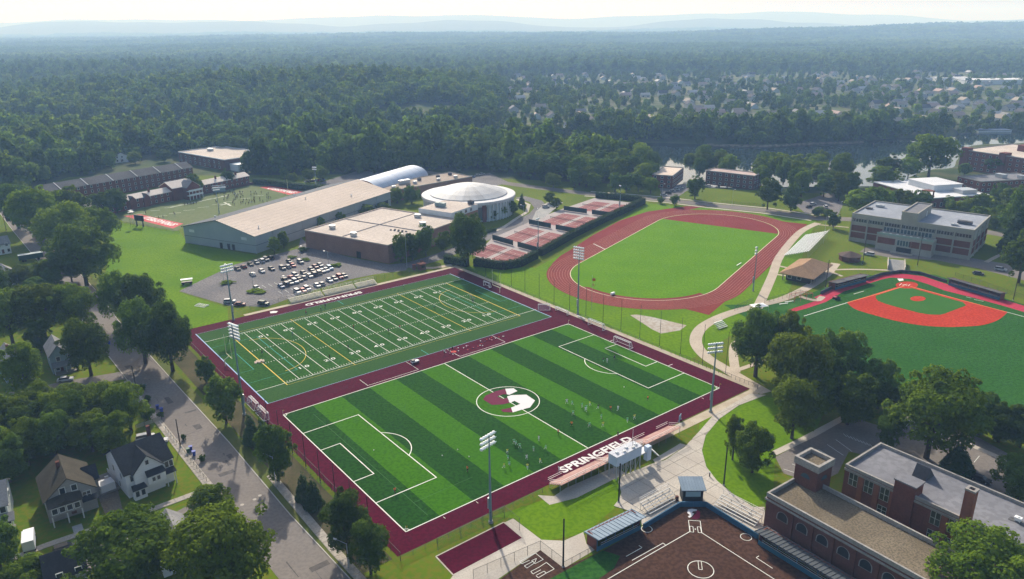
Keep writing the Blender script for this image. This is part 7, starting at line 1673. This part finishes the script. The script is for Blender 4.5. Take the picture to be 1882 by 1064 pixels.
# ------------------------------------------------------------------ tennis courts
M_PAD = two_scale('tennis_pad', (.34, .30, .29), (.40, .355, .34), (.28, .25, .24), .1, 1, .9, .4); M_COURT = two_scale('court_red', (.235, .095, .092), (.28, .125, .12), (.20, .08, .078), .1, 1, .9, .5)
M_SCREEN = mat('windscreen', (.035, .055, .06), .9)
tp = psheet('tennis_pad', [(872, 470), (905, 437), (972, 408), (1036, 383), (1092, 364), (1172, 374), (1120, 402), (1060, 432), (990, 466), (945, 488), (915, 490)], .03, M_PAD, label='grey tennis pad with red courts beside the running track')
rowsT = [((840, 470), (938, 490)), ((905, 441), (990, 465)), ((972, 412), (1062, 430)), ((1036, 387), (1130, 400)), ((1092, 366), (1176, 375))]
def bil(q, s, t): a, b = q[0]+(q[1]-q[0])*s, q[3]+(q[2]-q[3])*s; return a+(b-a)*t
nn = 0
for k in range(4):
    q = [G(*rowsT[k][0]), G(*rowsT[k][1]), G(*rowsT[k+1][1]), G(*rowsT[k+1][0])]
    for s0, s1 in ((.10, .46), (.54, .90)):
        sheet('tennis_court', [bil(q, s, t) for s, t in ((s0, .16), (s1, .16), (s1, .84), (s0, .84))], .045, M_COURT, tp)
        mb = MB()
        def cl(s, t, s2, t2): gl(mb, bil(q, s, t), bil(q, s2, t2), .09, .056)
        for s in (s0, s1, lerp(s0, s1, .13), lerp(s0, s1, .87)): cl(s, .16, s, .84)
        for t in (.16, .84): cl(s0, t, s1, t)
        for t in (.32, .68): cl(lerp(s0, s1, .13), t, lerp(s0, s1, .87), t)
        cl((s0+s1)/2, .32, (s0+s1)/2, .68); mb.build('court_lines', M_LINE, tp)
        a, b = bil(q, s0-.03, .5), bil(q, s1+.03, .5); nn += 1
        nt_ = thing('tennis_net', '%s tennis net counted from the near end of the courts' % ORD[nn-1], 'net', (a.x, a.y, 0)); d = b-a
        MB().quad((0, 0, .1), (d.x, d.y, .1), (d.x, d.y, 1.0), (0, 0, 1.0)).build('netting', mesh_mat('tennis_netting%d' % nn, (.05, .05, .05), .4), nt_)
        for p in (Vector((0, 0, 0)), d): MB().bar((p.x, p.y, 0), (p.x, p.y, 1.1), .06, n=6).build('post', M_BLACKM, nt_)
    if k:
        a, b = q[0], q[1]
        for s0, s1, nm in ((0, .46, 'left'), (.56, 1.0, 'right')):
            p, r2 = a+(b-a)*s0, a+(b-a)*s1; w = thing('windscreen', '%s dark windscreen between %s and %s tennis court rows' % (nm, ORD[k-1], ORD[k]), 'windscreen', (p.x, p.y, 0), math.atan2((r2-p).y, (r2-p).x)); L_ = (r2-p).length
            MB().box(0, L_, -.04, .04, .25, 2.9).build('screen_cloth', M_SCREEN, w)
            n = int(L_/3)
            for i in range(n+1): MB().bar((L_*i/n, .08, 0), (L_*i/n, .08, 3.1), .05, n=5).build('post', M_POST, w)
# ------------------------------------------------------------------ vehicles
M_TYRE = mat('tyre', (.012, .012, .013), .9); M_CGL = mat('car_glass', (.012, .015, .02), .15, spec=.2); M_RED = mat('tail_light', (.35, .01, .01), .3); M_HEAD = mat('head_light', (.75, .75, .72), .2)
PAINT = {'white': (.44, .44, .45), 'silver': (.21, .22, .23), 'grey': (.09, .093, .10), 'black': (.014, .015, .017), 'red': (.30, .015, .015), 'maroon': (.12, .01, .018), 'blue': (.05, .10, .22), 'light blue': (.30, .42, .52), 'dark green': (.015, .05, .035), 'tan': (.45, .38, .30)}
CARP = {}
def car_proto(col, kind):
    if (col, kind) in CARP: return CARP[(col, kind)]
    m = mat('paint_'+col.replace(' ', '_'), PAINT[col], .3, spec=.06); r = thing('parked_car', 'x', 'car', (0, 0, -200))
    L, W, hb, ht = (4.5, 1.8, .92, 1.45) if kind == 'sedan' else (4.7, 1.9, 1.08, 1.75)
    prof = [(-L/2, .32), (-L/2, hb*.86), (-L/2+.25, hb), (L/2-1.3, hb*1.0), (L/2-.12, hb*.95), (L/2, hb*.66), (L/2, .32)]
    mb = MB(); n = len(prof); ins = [0.0, .02, .06, .05, .10, .12, .06]
    vs_ = [(x, -W/2+i_, z) for (x, z), i_ in zip(prof, ins)]+[(x, W/2-i_, z) for (x, z), i_ in zip(prof, ins)]
    mb.add(vs_, [tuple(range(n)), tuple(range(2*n-1, n-1, -1))]+[(i, n+i, n+(i+1) % n, (i+1) % n) for i in range(n)]); mb.build('body', m, r)
    c = [(-L*.40, hb-.02), (-L*.27, ht-.04), (L*.10, ht-.04), (L*.27, hb-.02)] if kind == 'sedan' else [(-L*.47, hb-.02), (-L*.42, ht-.04), (L*.10, ht-.04), (L*.26, hb-.02)]
    w0, w1 = W/2-.08, W/2-.26; mb = MB(); vs_ = [(c[0][0], -w0, c[0][1]), (c[1][0], -w1, c[1][1]), (c[2][0], -w1, c[2][1]), (c[3][0], -w0, c[3][1])]; vs_ += [(x, -y, z) for x, y, z in vs_]
    mb.add(vs_, [(0, 3, 2, 1), (4, 5, 6, 7), (0, 1, 5, 4), (2, 3, 7, 6), (1, 2, 6, 5)]); mb.build('windows', M_CGL, r)
    MB().box(c[1][0]-.02, c[2][0]+.02, -w1-.02, w1+.02, ht-.05, ht).build('roof', m, r)
    wm = MB().bar((0, -.1, 0), (0, .1, 0), .33, n=12).mesh('wheel', M_TYRE); rm = MB().bar((0, -.115, 0), (0, .115, 0), .18, n=8).mesh('rim', M_GREYM)
    for x in (-L*.30, L*.31):
        for y in (-W/2+.06, W/2-.06): o = obj('wheel', wm, r, (x, y, .33)); obj('rim', rm, o)
    for y in (-W*.36, W*.36): MB().box(L/2-.06, L/2+.02, y-.2, y+.2, hb*.55, hb*.7).build('headlight', M_HEAD, r); MB().box(-L/2-.02, -L/2+.05, y-.2, y+.2, hb*.6, hb*.8).build('tail_light', M_RED, r)
    CARP[(col, kind)] = r; return r
def car(label, px, col, kind='sedan', ang=None, jitter=0.0, group=None):
    g = G(px[0], px[1], .6); return copy_tree(car_proto(col, kind), (g.x, g.y, .04), (FYAW-math.pi/2 if ang is None else ang)+jitter, label, group)
rc = random.Random(31)
def cz(x, y): return (400+x/6.721, 460+y/6.721)
ROWS = {
 'top-left edge row of the car park': [(245, 218, 'black'), (320, 193, 'maroon'), (405, 160, 'black'), (480, 138, 'silver'), (545, 120, 'white'), (597, 102, 'grey'), (657, 80, 'black')],
 'loose upper row of the car park': [(430, 286, 'white'), (545, 245, 'white'), (665, 216, 'black'), (800, 210, 'grey'), (868, 192, 'silver'), (930, 175, 'red')],
 'back row of the packed double row': [(825, 350, 'black'), (905, 324, 'red'), (958, 300, 'silver'), (1060, 268, 'black'), (1155, 224, 'grey'), (1205, 192, 'maroon'), (1265, 172, 'silver')],
 'front row of the packed double row': [(785, 433, 'blue'), (845, 405, 'grey'), (897, 390, 'silver'), (957, 374, 'white'), (1012, 352, 'black'), (1065, 328, 'silver'), (1135, 305, 'white'), (1187, 284, 'grey'), (1245, 264, 'tan'), (1292, 244, 'white'), (1340, 230, 'white'), (1385, 210, 'light blue')],
 'row beside the grass bank above the bleachers': [(985, 503, 'white'), (1055, 486, 'red'), (1105, 466, 'white'), (1228, 424, 'white'), (1285, 405, 'silver'), (1380, 360, 'white'), (1442, 338, 'silver'), (1508, 318, 'red'), (1562, 302, 'grey')]}
for rn, lst in ROWS.items():
    for i, (x, y, c) in enumerate(lst):
        car('%s car, %s from the left in the %s' % (c, ORD[i], rn), cz(x, y+8), c, rc.choice(('sedan', 'sedan', 'suv')), None, rc.uniform(-.04, .04)+(math.pi if rc.random() < .3 else 0), 'cars in the car park')
for lb, p, c, k, a in (('black car beside the shrub bed at the top of the car park', cz(885, 135), 'black', 'sedan', None), ('silver car at the top of the car park below the lamp', cz(1020, 142), 'silver', 'suv', None), ('white car behind the long island shrubs', cz(480, 462), 'white', 'sedan', None),
    ('white off-road car at the lower left end of the car park', cz(150, 632), 'white', 'suv', FYAW-.5), ('maroon car next to the white off-road car', cz(275, 664), 'maroon', 'sedan', FYAW-.7), ('dark green car at the lower end of the car park', cz(568, 656), 'dark green', 'suv', FYAW-1.0),
    ('white car parked on the upper side street', (120, 697), 'white', 'sedan', 0.35), ('long dark car parked on the side street by the blue bin', (121, 1008), 'black', 'suv', .62), ('white car parked behind the white house, larger one', (267, 804), 'white', 'suv', .45), ('white car parked behind the white house, by the garden fence', (292, 810), 'white', 'sedan', .3),
    ('white van by the tennis courts at the end of the drive', (1003, 380), 'white', 'suv', .2), ('dark car on the road in the shade at the far left', (58, 425), 'grey', 'sedan', 2.2), ('white car on the drive before the science building', (1597, 467), 'white', 'suv', 2.4), ('grey car on the drive at the right of the science building', (1798, 502), 'grey', 'sedan', -.6), ('white car at the right drive by the footpath', (1839, 495), 'white', 'suv', -.7), ('white car near the right-hand footpath end', (1849, 462), 'white', 'sedan', .8),
    ('dark car in the small car park beyond the classroom roof', (1802, 880), 'black', 'sedan', -.8), ('white car beside the long brick residence', (1303, 342), 'white', 'sedan', -.6), ('black car in the trees by the upper track bend', (1487, 380), 'black', 'sedan', .6), ('white car in the trees by the upper track bend', (1494, 375), 'white', 'suv', .6), ('white car on the road left of the union building', (1517, 380), 'white', 'suv', 1.4)):
    car(lb, p, c, k, a)
for i, (x, c) in enumerate(((1220, 'white'), (1228, 'black'), (1236, 'silver'), (1243, 'white'), (1250, 'white'))): car('%s car, %s from the road in the row beside the small brick residence' % (c, ORD[i]), (x, 358-i*3.3), c, 'sedan', -.2, 0, 'cars beside the small brick residence')
for i, (x, y, c) in enumerate(((853, 330, 'silver'), (860, 327, 'white'), (868, 325, 'blue'), (878, 322, 'silver'), (886, 320, 'white'))): car('%s car, %s from the left behind the domed arena' % (c, ORD[i]), (x, y), c, 'sedan', .4, 0, 'cars behind the dome')
for i in range(14): 
    c = ('white', 'silver', 'black', 'grey', 'white', 'red', 'blue')[i % 7]; x = 565+i*4.6+(20 if i > 6 else 0); car('%s car, %s from the left in the rear car park beyond the practice field' % (c, ORD[i]), (x, 333-i*.4+(14 if i > 6 else 0)), c, 'sedan', 1.0, 0, 'cars in the rear car park')
# truck by the left edge, golf cart, utility buggy, covered lorry
tk = thing('box_truck', 'white truck with a light roof parked among trees at the lower left', 'truck', G(56, 1002), 2.1)
MB().box(-3.2, 1.4, -1.1, 1.1, .8, 3.0).build('cargo_box', M_WHITEW, tk); MB().box(1.5, 3.0, -1.0, 1.0, .6, 2.3).build('cab', M_WHITE, tk); MB().box(2.4, 3.04, -.9, .9, 1.5, 2.2).build('windscreen', M_CGL, tk)
for x in (-2.2, 2.2):
    for y in (-1, 1): MB().bar((x, y-.12, .45), (x, y+.12, .45), .45, n=12).build('wheel', M_TYRE, tk)
gt = thing('utility_trailer', 'white-topped utility cart at the left tip of the car park', 'cart', G(344, 522), .4)
MB().box(-2.2, 2.2, -.9, .9, .5, 1.1).build('bed', M_BLACKM, gt); MB().box(-2.4, 2.4, -1.0, 1.0, 2.1, 2.3).build('canopy', M_WHITE, gt)
for x in (-2.1, 0, 2.1):
    for y in (-.9, .9): MB().bar((x, y, 1.1), (x, y, 2.1), .04, n=4).build('canopy_post', M_GREYM, gt)
for x in (-1.5, 1.5):
    for y in (-.9, .9): MB().bar((x, y-.1, .4), (x, y+.1, .4), .4, n=10).build('wheel', M_TYRE, gt)
bg = thing('field_buggy', 'small dark field buggy at the left edge of the baseball turf', 'buggy', G(1537, 550), .4)
MB().box(-1.3, 1.3, -.7, .7, .5, 1.0).build('body', M_BLACKM, bg); MB().box(-.4, .5, -.65, .65, 1.0, 1.4).build('seat', M_TYRE, bg); MB().box(-1.4, -.3, -.7, .7, 1.0, 1.3).build('cargo_bed', mat('bed_red', (.4, .1, .12), .6), bg)
for x in (-.9, .9):
    for y in (-.7, .7): MB().bar((x, y-.12, .4), (x, y+.12, .4), .4, n=10).build('wheel', M_TYRE, bg)
tl = thing('covered_trailer', 'long dark green covered trailer beside the street near the bend', 'trailer', G(58, 478), .62)
MB().box(-5, 5, -1.3, 1.3, .9, 3.2).build('body', mat('trailer_green', (.012, .05, .035), .6), tl); MB().box(-5.1, 5.1, -1.4, 1.4, 3.2, 3.35).build('top', M_SIDTEAL, tl)
for x in (-3.4, -2.4, 3):
    for y in (-1.1, 1.1): MB().bar((x, y-.12, .5), (x, y+.12, .5), .5, n=10).build('wheel', M_TYRE, tl)
# wheelie bins
M_BIN = mat('bin_blue', (.03, .06, .32), .5); M_BING = mat('bin_green', (.03, .09, .05), .5)
def bin_(label, px, ang, m=M_BIN):
    g = G(*px); r = thing('wheelie_bin', label, 'bin', (g.x, g.y, .05), ang); mb = MB(); mb.add([(-.3, -.28, 0), (.3, -.28, 0), (.3, .3, 0), (-.3, .3, 0), (-.42, -.4, 1.15), (.42, -.4, 1.15), (.42, .42, 1.15), (-.42, .42, 1.15)], [(0,3,2,1),(4,5,6,7),(0,1,5,4),(1,2,6,5),(2,3,7,6),(3,0,4,7)]); mb.build('body', m, r)
    MB().box(-.46, .46, -.44, .5, 1.15, 1.26).build('lid', m, r); MB().bar((-.3, .36, .12), (.3, .36, .12), .13, n=8).build('wheel', M_TYRE, r)
bin_('blue wheelie bin at the pavement, upper of the two by the kerb bend', (290, 752), .4); bin_('blue wheelie bin at the pavement, lower of the two by the kerb bend', (297, 757), .7); bin_('blue wheelie bin beside the pole in front of the white house', (351, 828), .5); bin_('blue wheelie bin nearest the junction in front of the white house', (357, 837), .5); bin_('green wheelie bin between the two blue ones by the white house', (346, 832), .5, M_BING); bin_('blue wheelie bin on the side street by the long dark car', (166, 995), .9); bin_('blue wheelie bin across the upper side street corner', (201, 634), .4)
bx = thing('back_deck', 'cluttered back deck with white rails between the two gabled houses', 'deck', G(205, 905), frame_of(G(238, 916), G(322, 882))[1])
MB().box(-2.2, 2.2, 0, 9, .0, .5).build('deck_floor', mat('deck', (.2, .18, .16)), bx)
for x in (-2.2, 2.2): MB().box(x-.06, x+.06, 0, 9, .5, 1.6).build('rail', M_WHITEF, bx)
MB().box(-2.0, 1.2, .2, 3.0, .5, 2.4).build('shed', M_WHITEW, bx)
for i, (x, y, h) in enumerate(((-1, 4, .6), (.5, 4.6, .9), (-.4, 5.6, .5), (1, 6, .7), (-1.2, 6.6, .8))): MB().box(x-.4, x+.4, y-.3, y+.3, .5, .5+h).build('crate', [M_WHITE, M_PINK, M_ALU][i % 3], bx)
fence('white picket fence behind the white house', [G(250, 788), G(297, 772)], 1.2, 2.0, veil=mesh_mat('picket_veil', (.5, .48, .4), .55)); fence('garden fence along the pavement of the white house', [G(305, 790), G(380, 885)], 1.1, 2.4)
# ------------------------------------------------------------------ people
M_SKIN = mat('skin', (.36, .21, .15), .7); M_HAIR = mat('hair_dark', (.025, .018, .014), .8)
def human(pose, seed):
    "one continuous body grown from a joint skeleton"
    P_ = {'pelvis': (0, 0, .95), 'chest': (0, .02, 1.32), 'neck': (0, .02, 1.50), 'head': (0, .03, 1.62), 'crown': (0, .02, 1.74),
          'lsh': (-.19, .02, 1.43), 'lel': (-.27, .0, 1.16), 'lha': (-.26, .12, .93), 'rsh': (.19, .02, 1.43), 'rel': (.27, .0, 1.16), 'rha': (.26, .12, .93),
          'lhi': (-.10, 0, .88), 'lkn': (-.12, .03, .50), 'lan': (-.12, 0, .09), 'lto': (-.13, .15, .03), 'rhi': (.10, 0, .88), 'rkn': (.12, .03, .50), 'ran': (.12, 0, .09), 'rto': (.13, .15, .03)}
    if pose == 'run': P_.update(lkn=(-.11, .30, .62), lan=(-.11, .10, .24), lto=(-.11, .24, .18), rkn=(.11, -.08, .48), ran=(.12, -.42, .22), rto=(.12, -.34, .08), lel=(-.27, -.16, 1.2), lha=(-.2, .1, 1.2), rel=(.27, .14, 1.2), rha=(.16, .34, 1.28), chest=(0, .08, 1.30), neck=(0, .12, 1.47), head=(0, .14, 1.59), crown=(0, .14, 1.71), lsh=(-.19, .08, 1.40), rsh=(.19, .08, 1.40))
    if pose == 'wide': P_.update(lkn=(-.24, .06, .48), lan=(-.36, 0, .08), lto=(-.38, .14, .03), rkn=(.22, .08, .48), ran=(.30, .02, .08), rto=(.31, .16, .03), lel=(-.40, .02, 1.28), lha=(-.52, .12, 1.08), rel=(.38, .02, 1.25), rha=(.44, .14, 1.04))
    E_ = [('pelvis', 'chest'), ('chest', 'neck'), ('neck', 'head'), ('head', 'crown'), ('chest', 'lsh'), ('lsh', 'lel'), ('lel', 'lha'), ('chest', 'rsh'), ('rsh', 'rel'), ('rel', 'rha'), ('pelvis', 'lhi'), ('lhi', 'lkn'), ('lkn', 'lan'), ('lan', 'lto'), ('pelvis', 'rhi'), ('rhi', 'rkn'), ('rkn', 'ran'), ('ran', 'rto')]
    RAD = {'pelvis': .145, 'chest': .155, 'neck': .06, 'head': .098, 'crown': .075, 'sh': .068, 'el': .047, 'ha': .036, 'hi': .09, 'kn': .06, 'an': .043, 'to': .035}
    nm = list(P_); me = bpy.data.meshes.new('person'); me.from_pydata([P_[n] for n in nm], [(nm.index(a), nm.index(b)) for a, b in E_], []); o = bpy.data.objects.new('person', me); COL.objects.link(o)
    md = o.modifiers.new('skin', 'SKIN'); md.use_smooth_shade = True
    for i, n in enumerate(nm):
        rr = RAD.get(n, RAD.get(n[1:], .05)); me.skin_vertices[0].data[i].radius = (rr, rr*.8 if n in ('chest', 'pelvis') else rr); me.skin_vertices[0].data[i].use_root = n == 'pelvis'
    sd = o.modifiers.new('sub', 'SUBSURF'); sd.levels = 1; sd.render_levels = 1
    dg = bpy.context.evaluated_depsgraph_get(); out = bpy.data.meshes.new_from_object(o.evaluated_get(dg)); bpy.data.objects.remove(o); out.materials.clear(); out.materials.append(M_SKIN)
    def garment(parts, fat):
        mb = MB()
        for a, b, ra, rb_ in parts: mb.bar(Vector(P_[a]) if isinstance(a, str) else a, Vector(P_[b]) if isinstance(b, str) else b, ra*fat, rb_*fat, 9)
        return mb
    mid = lambda a, b, t: Vector(P_[a]).lerp(Vector(P_[b]), t)
    shirt = [('pelvis', 'chest', .17, .185), ('chest', mid('chest', 'neck', .7), .185, .10), (mid('chest', 'lsh', .3), 'lsh', .12, .092), ('lsh', mid('lsh', 'lel', .6), .09, .078), (mid('chest', 'rsh', .3), 'rsh', .12, .092), ('rsh', mid('rsh', 'rel', .6), .09, .078)]
    shorts = [(Vector(P_['pelvis'])+Vector((0, 0, .05)), Vector(P_['pelvis'])-Vector((0, 0, .12)), .165, .175), ('lhi', mid('lhi', 'lkn', .7), .112, .10), ('rhi', mid('rhi', 'rkn', .7), .112, .10), (mid('lkn', 'lan', .3), 'lan', .062, .05), (mid('rkn', 'ran', .3), 'ran', .062, .05)]
    hair = MB().blob(Vector(P_['crown'])+Vector((0, -.02, -.04)), .112, .9, 9, 6)
    return out, garment(shirt, 1.05), garment(shorts, 1.05), hair
POSES = {}
for ps_ in ('stand', 'run', 'wide'):
    b_, s_, h_, hr = human(ps_, 1); POSES[ps_] = (b_, s_, h_, hr.mesh('hair', M_HAIR, True))
SHIRT = {'green': (.22, .60, .30), 'yellow': (.80, .78, .12), 'orange': (.85, .20, .03), 'white': (.80, .80, .78), 'black': (.015, .015, .018), 'teal': (.05, .25, .24), 'red': (.4, .03, .03)}
GC = {}
def person(label, g, shirt, shorts, pose, ang, group):
    b_, s_, h_, hr = POSES[pose]; ks, kh = (pose, 's', shirt), (pose, 'h', shorts)
    if ks not in GC: GC[ks] = s_.mesh('shirt', mat('cloth_'+shirt, SHIRT[shirt], .85))
    if kh not in GC: GC[kh] = h_.mesh('shorts', mat('cloth_'+shorts, SHIRT[shorts], .85))
    o = obj('person', b_, None, (g.x, g.y, g.z), ang); tag(o, label, 'person', group); obj('shirt', GC[ks], o); obj('shorts', GC[kh], o); obj('hair', hr, o); return o
rp_ = random.Random(12)
SOC = [(948, 222, 'green'), (1015, 238, 'green'), (1045, 255, 'green'), (1070, 228, 'yellow'), (1125, 250, 'black'), (952, 290, 'green'), (943, 370, 'orange'), (850, 425, 'orange'), (1065, 375, 'green'), (1160, 372, 'yellow'), (1148, 315, 'green'), (1213, 262, 'orange'), (1263, 260, 'white'), (1378, 320, 'yellow'), (1328, 340, 'green'), (1468, 190, 'orange'), (545, 490, 'green'), (585, 520, 'green'), (498, 560, 'yellow'), (503, 600, 'green'), (475, 660, 'yellow'), (512, 645, 'green'), (632, 600, 'white'), (637, 665, 'yellow'), (680, 540, 'green'), (716, 470, 'white'), (762, 530, 'green'), (727, 625, 'yellow'), (223, 682, 'orange'), (910, 212, 'white'), (1040, 268, 'white'), (560, 500, 'green')]
cnt = {}
for x, y, c in SOC:
    side = 'left of the halfway line' if x < 820 else 'right of the halfway line'
    person('soccer player in a %s shirt %s' % (c, side), G(800+x/3.764, 680+(y+22)/3.764, .06), c, 'black' if c == 'orange' else 'white', rp_.choice(('run', 'wide', 'stand', 'run')), rp_.uniform(0, 6.28), 'soccer players training on the striped pitch')
person('official in black standing at the near touchline', G(800+1263/3.764, 680+462/3.764, .06), 'black', 'black', 'stand', 1.0, 'officials at the touchline')
person('player in white on the maroon strip by the first letter', G(800+856/3.764, 680+705/3.764, .06), 'white', 'white', 'wide', 2.0, 'people on the maroon strip')
person('goalkeeper in orange in the near left penalty box corner', G(726, 907, .06), 'orange', 'black', 'stand', .6, 'keepers')
person('player in dark kit by the far penalty spot, nearer the goal', G(720+1540/3.764, 440+832/3.764, .06), 'black', 'black', 'stand', .4, 'players by the far goal'); person('player in dark kit by the far penalty spot, nearer the arc', G(720+1464/3.764, 440+850/3.764, .06), 'black', 'green', 'run', 2.4, 'players by the far goal'); person('player in white between the two dark players by the far goal', G(720+1490/3.764, 440+852/3.764, .06), 'white', 'white', 'stand', 2.4, 'players by the far goal')
FOOTP = [(482, 649, 'black'), (538, 614, 'teal'), (606, 657, 'black'), (640, 638, 'black'), (650, 602, 'red'), (678, 592, 'teal'), (714, 608, 'black'), (735, 602, 'red'), (798, 565, 'teal'), (869, 553, 'black'), (742, 526, 'white'), (563, 575, 'red'), (598, 562, 'black'), (590, 567, 'green'), (826, 645, 'black'), (832, 642, 'black'), (817, 648, 'white')]
for i, (x, y, c) in enumerate(FOOTP): person('%s-shirted athlete on the football turf, %s of those from the street end' % (c, ORD[i]), G(x, y+3, .06), c, 'black', rp_.choice(('stand', 'run', 'wide')), rp_.uniform(0, 6.28), 'athletes on the football turf')
for i in range(70):
    x, y = rp_.uniform(395, 500), rp_.uniform(350, 378)
    while not (0 < (y-348)+(x-400)*-.08 and y < 388-(x-395)*.16): x, y = rp_.uniform(395, 500), rp_.uniform(350, 378)
    person('dark-clad player in the crowded half of the practice field', G(x, y, .05), 'black', 'black', rp_.choice(('stand', 'run', 'wide')), rp_.uniform(0, 6.28), 'players crowding the practice field')
for i, (x, y) in enumerate(((268, 393), (320, 394), (322, 396), (340, 378), (345, 377), (351, 376), (356, 376), (361, 375), (292, 402), (300, 401))): person('%s player from the left in the open half of the practice field' % ORD[i], G(x, y, .05), 'black', 'black', 'stand', i, 'players in the open half of the practice field')
# balls, cones
ball = MB().blob((0, 0, .16), .16, 1, 8, 5).mesh('soccer_ball', M_WHITE, True)
for lb, p in (('white ball before the left penalty arc', (687, 828)), ('white ball near the left penalty box', (813, 838)), ('white ball left of the centre stripes', (841, 827)), ('white ball on the stripe near the left players', (862, 840)), ('white ball on the far right stripe', (1147, 712))): tag(obj('soccer_ball', ball, None, G(p[0], p[1], .06)), lb, 'ball')
flag = [MB().bar((0, 0, 0), (0, 0, 1.5), .03, n=5), MB().box(.03, .4, -.01, .01, 1.15, 1.5)]
for lb, u, v in (('corner flag at the near left corner of the soccer pitch', SU0, SV0), ('corner flag at the far left corner of the soccer pitch', SU0, SV1), ('corner flag at the far right corner of the soccer pitch', SU1, SV1), ('corner flag at the near right corner of the soccer pitch', SU1, SV0)):
    r = thing('corner_flag', lb, 'flag', F(u, v, .06)); flag[0].build('staff', M_WHITE, r); flag[1].build('cloth', mat('flag_yellow', (.6, .5, .1)), r)
# car-park bay lines
mb = MB()
for i in range(8):
    for u, v in ((36+i*2.7, 92), (41+i*2.7, 80)): fline(mb, (u, v), (u, v+4.6), .12, .045)
mb.build('bay_lines', M_LINE)['kind'] = 'structure'
mb = MB()
for i in range(6): a = G(1800-i*26, 838-i*12); b_ = G(1790-i*26, 850-i*12); gl(mb, a, b_, .14, .05)
for i in range(7): a = G(1440+i*16, 862-i*9); b_ = G(1470+i*16, 872-i*7); gl(mb, a, b_, .12, .05)
for i in range(9): a = G(1550+i*6, 797+i*2.4); b_ = G(1556+i*6, 803+i*2.4); gl(mb, a, b_, .12, .05)
mb.build('bay_lines', M_LINE)['kind'] = 'structure'
for k_, r in list(CARP.items()):
    for c in list(r.children):
        for d_ in list(c.children): bpy.data.objects.remove(d_)
        bpy.data.objects.remove(c)
    bpy.data.objects.remove(r)
# ------------------------------------------------------------------ labels of look-alikes: place counted from the left of the view
by_label = {}
for o in COL.objects:
    if o.parent is None and o.get('category'): by_label.setdefault(o['label'], []).append(o)
for lb, os_ in by_label.items():
    if len(os_) > 1: number_left_to_right(os_, '%s '+lb+', from the left')
